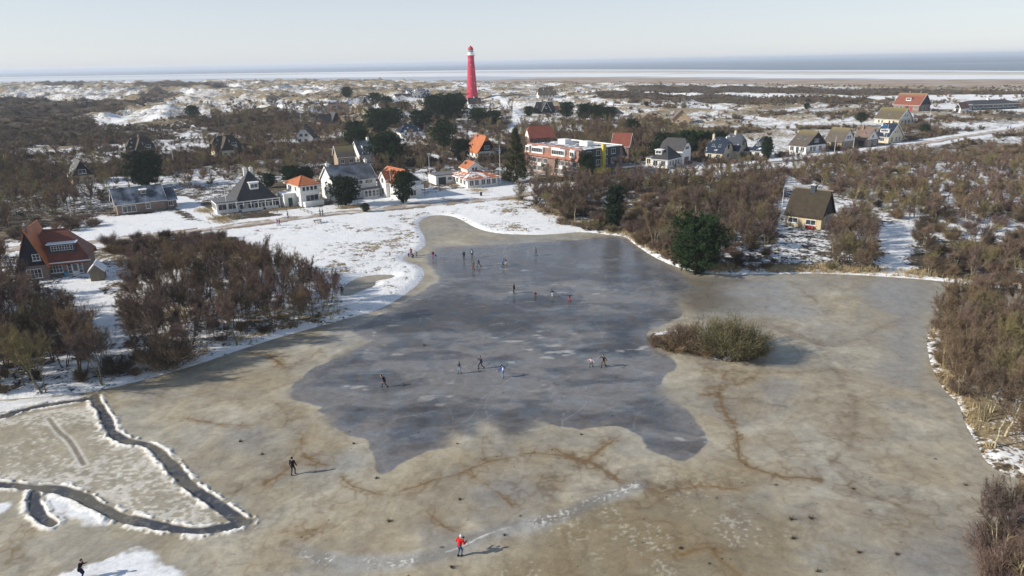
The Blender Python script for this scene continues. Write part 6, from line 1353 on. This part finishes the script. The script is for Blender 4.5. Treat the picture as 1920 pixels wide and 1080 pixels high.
def person(px, py, h, face, label, top='black', legs='black', hair='brown', hat=None, lean=12, stride=.25, arms=((20, 20), (20, 20)), knee=18, skates=True, crouch=0.0, coat=0.0, group=None, bag=None, z=None, sway=0, puff=1.0, prop=None):
    """face: direction the person looks, degrees from +x; arms: (out from the body, bend) left, right"""
    p = hit(px, py); X, Y = p[0], p[1]; Z = max(0.0, gz(X, Y)) if z is None else z
    k = h / 1.75; S = lambda *v: np.array(v, float)
    caps = []; A = lambda p0, r0, p1, r1, m: caps.append((p0, r0, p1, r1, m))
    ln = math.radians(lean); hipz = .92 - .42 * crouch - (.05 if stride > .3 else 0); hip = S(0, -.10 * math.sin(ln) - .12 * crouch, hipz); sw = math.radians(sway)
    up = norm(S(math.sin(sw), math.sin(ln), math.cos(ln))); rt = norm(np.cross(S(0, 1, 0), up)) * 1.0; rt = norm(S(math.cos(sw), 0, -math.sin(sw)))
    waist = hip + up * .16; chest = hip + up * .38; neck = hip + up * .54; head = hip + up * .72 + S(0, .03, 0)
    T, Lg = CL[top], CL[legs]; BT = CL['black']
    A(hip - rt * .075, .125, hip + rt * .075, .125, Lg if not coat else T); A(hip + up * .04, .135, waist, .125 * puff, T); A(waist, .125 * puff, chest, .14 * puff, T)
    A(chest - rt * .07, .115 * puff, chest + rt * .07, .115 * puff, T); A(chest + up * .10 - rt * .13, .07 * puff, chest + up * .10 + rt * .13, .07 * puff, T); A(neck - up * .05, .06, neck + up * .08, .052, SKIN)
    if coat: A(hip, .15, hip - up * coat * .5 + S(0, .02, 0), .17, T)
    A(head - up * .055 + S(0, .02, 0), .068, head + up * .045, .088, SKIN); A(head + S(0, .085, -.01), .016, head + S(0, .105, -.03), .018, SKIN)
    for s in (-1, 1): A(head + rt * s * .085 - up * .01, .018, head + rt * s * .092 + up * .02, .018, SKIN)
    feet = []
    for s in (-1, 1):
        sd = stride * (1 if s > 0 else -1); hj = hip + rt * s * .09 - up * .03; foot = S(s * (.10 + .10 * abs(stride)), sd * .75 - .02, .075 + (.16 * max(0, -sd - .3) if stride > .45 else 0)); kb = math.radians(knee + 70 * crouch)
        mid = (hj + foot) / 2; l = np.linalg.norm(hj - foot); dep = math.sqrt(max(0.0, .445 ** 2 - (l / 2) ** 2)) if l < .89 else .02; kn = mid + S(s * .02, 1, .12) * dep
        A(hj, .088, kn, .060, Lg); A(kn, .058, foot + S(0, -.01, .05), .042, Lg); A(foot + S(0, -.03, 0), .045, foot + S(0, .12, -.03), .036, BT); A(foot + S(0, -.02, .0), .045, foot + S(0, -.02, .10), .048, BT); feet.append(foot)
    hands = []
    for s, (out, bend) in zip((-1, 1), arms):
        o, b = math.radians(out), math.radians(bend); sh = chest + up * .12 + rt * s * .19; fwd = S(0, 1, 0)
        u = norm(rt * s * math.sin(o) - up * math.cos(o) * .9 + fwd * .15 * (1 - 2 * (bend < 0))); el = sh + u * .29
        w = norm(u * math.cos(b) + (fwd + up * .6) * math.sin(abs(b)) * (1 if bend >= 0 else -.6)); wr = el + w * .25
        A(sh, .062 * puff, el, .050 * puff, T); A(el, .048 * puff, wr, .036 * puff, T)
        gm = SKIN; pal = wr + w * .085; sdv = norm(np.cross(w, rt * s + up * .2)); A(wr, .026, pal, .032, gm); A(wr + sdv * .018, .022, pal + sdv * .025, .020, gm); A(wr - sdv * .018, .022, pal - sdv * .025, .020, gm)
        curl = norm(w + norm(np.cross(sdv, w)) * -.35 * s)
        for q, fl in zip((-.033, -.011, .011, .033), (.062, .078, .084, .072)):
            a0 = pal + sdv * q; a1 = a0 + w * fl * .55; a2 = a1 + curl * fl * .5; A(a0, .0115, a1, .0105, gm); A(a1, .0105, a2, .009, gm)
        th = wr + w * .025 + sdv * .03; A(th, .014, th + norm(sdv + w * .7) * .055, .011, gm); hands.append(pal)
    VV, FF, off = [], [], 0
    for c in caps:
        v, f = capsule(*c[:4]); VV += [tuple(q * 1.0) for q in v]; FF += [tuple(i + off for i in g) for g in f]; off += len(v)
    me = mesh('body', VV, FF); tmp = bpy.data.objects.new('tmp', me); COL.objects.link(tmp); md = tmp.modifiers.new('r', 'REMESH'); md.mode = 'VOXEL'; md.voxel_size = .0145; md.use_smooth_shade = True
    dg = bpy.context.evaluated_depsgraph_get(); me2 = bpy.data.meshes.new_from_object(tmp.evaluated_get(dg)); bpy.data.objects.remove(tmp); me2.name = 'person_body'
    mats = []
    for c in caps:
        if c[4] not in mats: mats.append(c[4])
    me2.materials.clear()
    for m in mats: me2.materials.append(m)
    n = len(me2.polygons); cen = np.empty(n * 3, np.float32); me2.polygons.foreach_get('center', cen); cen = cen.reshape(-1, 3); best = np.full(n, 1e9); mi = np.zeros(n, np.int32)
    for c in caps:
        p0, p1 = np.array(c[0]), np.array(c[2]); e = p1 - p0; t = np.clip((cen - p0) @ e / (e @ e + 1e-9), 0, 1); d = np.linalg.norm(cen - p0 - t[:, None] * e, axis=1) - (c[1] + (c[3] - c[1]) * t); q = d < best - 1e-4; best[q] = d[q]; mi[q] = mats.index(c[4])
    me2.polygons.foreach_set('material_index', mi); me2.polygons.foreach_set('use_smooth', np.ones(n, bool)); me2.update()
    rz = math.radians(face) - math.pi / 2; root = empty('person', (X, Y, Z), rz); root.scale = (k, k, k); tag(root, label, 'person', group)
    link('body', me2, None, root)
    # face, hair or hat
    f = MB()
    for s in (-1, 1): v, q = capsule(head + rt * s * .032 + S(0, .082, .012), .011, head + rt * s * .036 + S(0, .082, .012), .011, 6); f = MB(); f.add(v, q); f.build('eye', CL['black'], root)
    v, q = capsule(head + rt * -.022 + S(0, .086, -.052), .008, head + rt * .022 + S(0, .086, -.052), .008, 6); f = MB(); f.add(v, q); f.build('mouth', CL['wine'], root)
    hm = CL[hat] if hat else HAIR[hair]; f = MB(); v, q = capsule(head + S(0, -.028, .028), .098, head + S(0, -.012, .062), .094, 14); f.add(v, q); f.build('hat' if hat else 'hair', hm, root, sm=True)
    if hair == 'brown' and not hat: f = MB(); v, q = capsule(head + S(0, -.05, -.02), .075, neck + S(0, -.07, -.02), .05, 10); f.add(v, q); f.build('ponytail', hm, root, sm=True)
    if skates:
        for ft in feet: b = MB(); b.box((ft[0], ft[1] + .04, .015), (.008, .30, .03)); b.box((ft[0], ft[1] + .10, .035), (.02, .04, .03)); b.box((ft[0], ft[1] - .03, .035), (.02, .04, .03)); b.build('ice_skate', STEEL, root)
    if bag: b = MB(); v, q = capsule(chest + S(0, -.19, -.12), .12, chest + S(0, -.19, .08), .11, 10); b.add(v, q); b.build('backpack', CL[bag], root, sm=True)
    return root, hands
P = person
P(549, 880, 1.84, 85, 'man in black walking away on the tan ice, left of the photo centre', 'black', 'black', 'dark', 'black', 6, .18, ((12, 14), (12, 14)), skates=False, puff=1.2)
_r, _h = P(862, 1031, 1.86, 60, 'man in bright red jacket and jeans bent over a camera in the foreground', 'red', 'jeans', 'dark', 'white', 20, .10, ((30, 75), (30, 75)), skates=False, puff=1.35)
P(152, 1073, 1.80, 0, 'person in black hooded coat looking at a phone on the snow, bottom left', 'black', 'navy', 'dark', 'black', 20, .06, ((12, 80), (12, 80)), skates=False, coat=.25, puff=1.1)
P(721, 717, 1.72, 190, 'skater in black leaning forward, alone at the left of the dark ice', 'black', 'black', 'dark', 'black', 28, .45, ((45, 10), (35, -30)))
P(862, 692, 1.66, 200, 'long haired skater in navy jacket and pale jeans', 'navy', 'lightjeans', 'brown', None, 8, .22, ((18, 40), (18, 30)))
P(902, 683, 1.80, 215, 'skater in dark blue with legs apart and arms held out', 'navy', 'black', 'dark', 'black', 8, .40, ((40, 15), (40, 15)))
P(943, 700, 1.68, 120, 'bent skater in blue jacket carrying a white backpack', 'blue', 'lightjeans', 'brown', 'navy', 26, .30, ((45, 20), (45, 30)), bag='white', puff=1.15)
P(1109, 680, 1.35, 230, 'child in pale pink top skating with arms spread, beside the man in black', 'pink', 'darkgrey', 'dark', 'navy', 18, .35, ((55, 10), (55, 10)))
P(1132, 680, 1.80, 230, 'man in black jacket and brown trousers skating beside the child in pink', 'black', 'brown', 'dark', 'black', 16, .40, ((45, 10), (45, 10)))
P(964, 544, 1.85, 170, 'tall skater in long dark coat gliding in the middle of the ice', 'black', 'darkgrey', 'brown', None, 4, .18, ((10, 10), (10, 10)), coat=.25, sway=-6)
P(1004, 549, 1.30, 250, 'child crouching low on the ice beside the tall skater', 'wine', 'wine', 'brown', None, 45, .12, ((30, 50), (30, 50)), crouch=.95)
P(1036, 550, 1.45, 110, 'child in dark top and white trousers bending forward on the ice', 'navy', 'white', 'dark', 'black', 38, .35, ((35, 20), (35, 20)), crouch=.25)
P(1068, 559, 1.40, 250, 'child in bright red trousers with arms spread on the ice', 'navy', 'red', 'dark', 'black', 6, .10, ((70, 5), (70, 5)), puff=1.1)
P(870, 481, 1.78, 260, 'person all in black standing still at the top left of the ice', 'black', 'black', 'dark', 'black', 2, .06, ((8, 5), (8, 5)))
P(885, 478, 1.72, 90, 'person in black with a pale bag, right of the one all in black', 'black', 'darkgrey', 'dark', 'black', 8, .12, ((14, 20), (14, 20)), coat=.2, bag='white')
P(888, 500, 1.74, 230, 'skater in olive jacket with wine red trousers', 'olive', 'wine', 'brown', None, 4, .14, ((12, 12), (12, 12)), coat=.15)
P(898, 494, 1.66, 200, 'slim skater in dark clothes lifting one leg', 'navy', 'black', 'dark', 'black', 14, .50, ((35, 40), (25, 20)))
P(943, 495, 1.72, 0, 'skater in blue jacket leaning towards the one in yellow trousers', 'blue', 'navy', 'brown', None, 22, .25, ((20, 60), (20, 60)))
P(949, 492, 1.45, 180, 'smaller skater in navy jacket and yellow trousers', 'navy', 'yellow', 'dark', 'navy', 14, .14, ((20, 40), (20, 40)))
P(1005, 474, 1.80, 200, 'skater in olive jacket and blue jeans at the top right of the ice', 'olive', 'jeans', 'brown', None, 10, .22, ((14, 30), (14, 30)), puff=1.15)
P(812, 479, 1.55, 250, 'child in magenta trousers near the left shore of the ice', 'black', 'magenta', 'dark', 'wine', 4, .06, ((12, 10), (12, 10)), puff=1.1)
P(817, 481, 1.15, 250, 'small child in sky blue suit beside the magenta one', 'navy', 'skyblue', 'dark', 'navy', 4, .05, ((16, 10), (16, 10)), puff=1.1)
P(771, 474, 1.7, 250, 'person in dark red standing in the group at the snow edge', 'wine', 'black', 'dark', 'black', 8, .08, ((14, 30), (14, 30)), skates=False, coat=.15)
P(766, 476, 1.3, 300, 'person in purple crouching in the group at the snow edge', 'purple', 'navy', 'dark', 'wine', 35, .08, ((20, 60), (20, 60)), crouch=.9, skates=False)
P(774, 478, 1.5, 220, 'person in navy sitting low in front of the group at the snow edge', 'navy', 'navy', 'dark', 'black', 30, .10, ((20, 60), (20, 60)), crouch=1.0, skates=False)
P(781, 474, 1.45, 180, 'person in pale lilac jacket bending at the right of the snow edge group', 'lilac', 'navy', 'brown', None, 42, .12, ((20, 50), (20, 50)), crouch=.5, puff=1.15)
P(731, 478, 1.2, 200, 'child in red and brown sitting alone on the snowy shore', 'wine', 'brown', 'dark', 'brown', 25, .08, ((20, 40), (20, 40)), crouch=.95, skates=False)
P(521, 424, 1.68, 190, 'walker in magenta jacket on the snowy verge of the road', 'magenta', 'lightjeans', 'brown', None, 5, .25, ((12, 20), (12, 20)), skates=False, puff=1.2)
P(525, 424, 1.74, 190, 'walker in purple jacket and jeans beside the one in magenta', 'purple', 'jeans', 'dark', 'navy', 5, .28, ((12, 20), (12, 20)), skates=False)
P(540, 410, 1.7, 20, 'person in dark blue at the garden fence corner', 'navy', 'black', 'dark', 'black', 10, .1, ((14, 40), (14, 40)), skates=False)
P(601, 405, 1.8, 200, 'left one of two people in black standing with bicycles on the road', 'black', 'black', 'dark', 'black', 6, .1, ((14, 50), (14, 50)), skates=False)
P(606, 405, 1.74, 200, 'right one of two people in black standing with bicycles on the road', 'black', 'darkgrey', 'dark', 'darkgrey', 6, .1, ((14, 50), (14, 50)), skates=False)
P(641, 547, 1.75, 90, 'person in black among the last trees of the left grove', 'black', 'black', 'dark', 'black', 4, .1, ((10, 10), (10, 10)), skates=False)
P(1889, 243, 1.8, 30, 'left walker in dark blue far down the road at the right edge', 'navy', 'black', 'dark', 'black', 4, .2, ((12, 10), (12, 10)), skates=False)
P(1894, 243, 1.75, 30, 'right walker in bright blue far down the road at the right edge', 'blue', 'navy', 'dark', 'navy', 4, .2, ((12, 10), (12, 10)), skates=False)
# what they hold
def held():
    for nm, lb, col, sz in (('camera', 'small black camera held by the man in the red jacket', CL['black'], (.14, .10, .10)),):
        pos = _r.matrix_basis @ Vector(((_h[0] + _h[1]) / 2 + np.array([0, .10, .03]))); b = MB(); b.box((0, 0, 0), sz); l = b.build(nm, col); b2 = MB(); b2.tube([(0, .05, 0), (0, .12, 0)], .035, 12); b2.build('lens', CL['black'], l); l.location = pos; l.rotation_euler = _r.rotation_euler; tag(l, lb, 'camera')
held()

# ------------------------------------------------------------------ poles, fences, bicycles, small things
def pole(px, py, top, label, name='flagpole', mat=None, r=.07, group=None):
    p = hit(px, py); zc = Vector((p[0], p[1], p[2] - CAMZ)).dot(_f); Hm = (py - top) / FPX * zc * 1.03; o = empty(name, (p[0], p[1], gz(p[0], p[1]))); tag(o, label, 'pole' if name != 'flagpole' else 'flagpole', group)
    b = MB(); b.tube([(0, 0, -.3), (0, 0, Hm * .5), (0, 0, Hm)], [r, r * .8, r * .5], 10); b.build('pole_shaft', mat or FRAME, o); b = MB(); b.lathe([(.02, 0), (r * 1.1, .05), (r * 1.1, .13), (.02, .2)], 10, (0, 0, Hm)); b.build('finial', mat or FRAME, o); b = MB(); b.lathe([(r * 2.2, -.2), (r * 2.2, .25), (r * 1.3, .35)], 10); b.build('foot', STEEL, o)
    return o, Hm
GF = 'white flagpoles in the gardens'
for px, py, tp, l in [(134, 408, 372, 'white flagpole in the snowy garden left of the brick bungalow'), (427, 399, 347, 'white flagpole in front of the white veranda villa'), (735, 375, 318, 'tall white flagpole beside the dark pine, front of the orange roofed house'), (938, 348, 277, 'tall pale flagpole right of the orange bungalow'),
                   (326, 308, 264, 'thin white flagpole between the two thatched cottages'), (103, 333, 286, 'thin grey pole left of the black gabled cottage'), (1442, 302, 269, 'white pole beside the ivy column'), (1564, 288, 259, 'white flagpole in front of the pale gabled house'), (1599, 282, 249, 'white flagpole in front of the dark brick roadside house'),
                   (1660, 272, 236, 'white flagpole in front of the solar panelled house'), (1741, 234, 190, 'white flagpole alone on the slope right of the olive roofed house'), (1464, 409, 358, 'white flagpole left of the thatched house in the wood'), (670, 284, 260, 'thin white pole left of the big village pine'), (807, 352, 296, 'thin pale pole in front of the garages'),
                   (480, 283, 262, 'short pale pole right of the rightmost thatched cottage'), (565, 232, 212, 'faint pale pole in the left dunes')]:
    pole(px, py, tp, l, 'flagpole', STEEL if 'grey' in l else None, .075, GF)
o, hm = pole(797, 368, 322, 'post with a broad white nesting platform by the road', 'nesting_post', WOODG, .09); b = MB(); b.box((0, 0, hm + .1), (2.0, 1.1, .35)); b.box((0, 0, hm + .35), (1.8, .9, .15)); b.build('platform', FRAME, o)
def fence(pts, label, h=.8, gap=2.2, zz=.8):
    P = poly(pts, zz); s = np.hypot(*(P[1:] - P[:-1]).T); L = np.concatenate([[0], np.cumsum(s)]); n = max(2, int(L[-1] / gap)); q = np.linspace(0, L[-1], n + 1); x = np.interp(q, L, P[:, 0]); y = np.interp(q, L, P[:, 1]); z = ground(x, y)
    o = empty('wooden_fence', (x[0], y[0], z[0])); tag(o, label, 'fence')
    for a, b_, c in zip(x, y, z): m = MB(); m.box((a - x[0], b_ - y[0], c - z[0] + h / 2 - .1), (.1, .1, h + .3)); m.build('post', WOODG, o)
    for k in (.35, .85): m = MB(); m.tube([(a - x[0], b_ - y[0], c - z[0] + h * k) for a, b_, c in zip(x, y, z)], .045, 4); m.build('rail', WOODG, o)
fence([(410, 413), (450, 407), (500, 401), (538, 397)], 'grey post and rail fence in front of the veranda villa')
fence([(385, 397), (396, 404), (410, 413)], 'short fence along the drive, left of the veranda villa')
fence([(541, 383), (556, 391), (585, 402)], 'slanting garden rail between the veranda villa and the tall white house')
fence([(618, 380), (640, 392)], 'short slanting rail left of the pine bush')
fence([(1420, 420), (1440, 412), (1462, 408)], 'low snowy fence left of the thatched house'); fence([(820, 372), (845, 378)], 'low rail beside the nesting post')
def bicycle(px, py, rz, label):
    p = hit(px, py); o = empty('bicycle', (p[0], p[1], gz(p[0], p[1])), rz); tag(o, label, 'bicycle', None)
    for x in (-.52, .52): b = MB(); b.tube([(x + .33 * math.cos(a * 6.2832 / 20), 0, .34 + .33 * math.sin(a * 6.2832 / 20)) for a in range(21)], .022, 5, False); w = b.build('wheel', CL['black'], o); s = MB(); [s.tube([(x, 0, .34), (x + .32 * math.cos(a), 0, .34 + .32 * math.sin(a))], .006, 3) for a in np.arange(0, 6.28, .52)]; s.build('spokes', STEEL, w)
    b = MB(); b.tube([(-.52, 0, .34), (-.05, 0, .30), (.40, 0, .82), (-.18, 0, .80), (-.52, 0, .34)], .022, 6); b.tube([(-.05, 0, .30), (-.2, 0, .92)], .02, 6); b.tube([(.52, 0, .34), (.38, 0, .95)], .02, 6); b.build('frame', CL['darkgrey'], o)
    b = MB(); b.box((-.2, 0, .95), (.26, .14, .06)); b.build('saddle', CL['black'], o); b = MB(); b.tube([(.30, -.27, 1.02), (.40, -.1, 1.0), (.40, .1, 1.0), (.30, .27, 1.02)], .015, 6); b.build('handlebar', STEEL, o)
bicycle(603, 407, .5, 'dark bicycle standing between the two people on the road'); bicycle(541, 411, .6, 'dark bicycle at the corner of the garden fence')
def bench():
    p = hit(596, 419); o = empty('picnic_table', (p[0], p[1], gz(p[0], p[1])), .5); tag(o, 'weathered picnic table with two benches on the snowy verge of the road', 'picnic table')
    b = MB(); b.box((0, 0, .75), (1.9, .8, .06)); b.build('table_top', WOODG, o)
    for s in (-1, 1): b = MB(); b.box((0, s * .72, .45), (1.9, .28, .05)); b.build('bench_seat', WOODG, o)
    for s in (-1, 1):
        b = MB(); b.tube([(s * .7, -.6, 0), (s * .7, -.15, .72)], .05, 4); b.tube([(s * .7, .6, 0), (s * .7, .15, .72)], .05, 4); b.tube([(s * .7, -.8, .42), (s * .7, .8, .42)], .045, 4); b.build('trestle', WOODG, o)
bench()
def binbox(px, py, w, h, name, label, mat, cat):
    p = hit(px, py); o = empty(name, (p[0], p[1], gz(p[0], p[1])), .5); tag(o, label, cat); b = MB(); b.box((0, 0, h / 2), (w, w * .7, h)); b.build('box', mat, o); b = MB(); b.box((0, 0, h + .04), (w + .08, w * .7 + .08, .08)); b.build('lid', SNOWM, o)
binbox(1657, 291, 1.3, 1.5, 'utility_box', 'grey utility box at the side of the right road', STEEL, 'utility box'); binbox(902, 367, .5, 1.1, 'litter_bin', 'dark litter bin where the road enters the wood', BLACKB, 'bin'); binbox(113, 515, .5, .9, 'garden_bin', 'dark bin at the wall of the red roofed house', BLACKB, 'bin')
def tub():
    p = hit(124, 517); o = empty('blue_tub', (p[0], p[1], gz(p[0], p[1]))); tag(o, 'bright blue plastic tub at the wall of the red roofed house', 'tub'); b = MB(); b.lathe([(.28, 0), (.34, .6), (.36, .62)], 16); b.build('tub_wall', simple('sky_blue_plastic', (.05, .38, .62), .4, .05, 4), o)
tub()
# tufts frozen into the ice
def tuft(px, py, s, label):
    p = at(px, py, 0.0); rs = np.random.RandomState(int(px)); n = 60; d = rs.randn(n, 3) * .8 + [0, 0, .6]; d[:, 2] = np.abs(d[:, 2]); d /= np.linalg.norm(d, axis=1)[:, None]; V, F = blades(np.tile([0, 0, 0.], (n, 1)) + rs.randn(n, 3) * [.06, .06, 0] * s, d, s * (.2 + .4 * rs.rand(n)), np.full(n, .03), rs)
    tag(link('dead_tuft', bigmesh('dead_tuft', V, F), BARKD, loc=(p[0], p[1], 0.0)), label, 'tuft', 'dead tufts frozen into the ice')
for px, py, s in [(1484, 974, 1.0), (1521, 972, 1.1), (1488, 1010, .9), (1610, 1036, .7), (1682, 1040, .7), (1533, 1072, .7), (450, 828, .8), (492, 852, .6), (730, 978, .8), (862, 937, .6), (847, 1064, .8), (663, 832, .6), (795, 648, .9), (1600, 917, .6), (1810, 910, .6), (857, 832, .4), (946, 1004, .5), (1090, 815, .5), (706, 897, .7)]:
    tuft(px, py, s, 'small dark tuft of dead plant frozen into the ice')

# ------------------------------------------------------------------ haze: one closed box of thin even air
def haze():
    b = MB(); b.box((0, 21000, 24), (110000, 43200, 56)); o = b.build('haze', None); m = bpy.data.materials.new('haze_air'); m.use_nodes = True; nt = m.node_tree; nt.nodes.clear()
    out = nt.nodes.new('ShaderNodeOutputMaterial'); v = nt.nodes.new('ShaderNodeVolumePrincipled'); v.inputs['Color'].default_value = (.74, .82, .94, 1); v.inputs['Density'].default_value = .00013; v.inputs['Anisotropy'].default_value = .1
    nt.links.new(v.outputs[0], out.inputs['Volume']); o.data.materials.append(m); tag(o, kind='stuff')
haze()
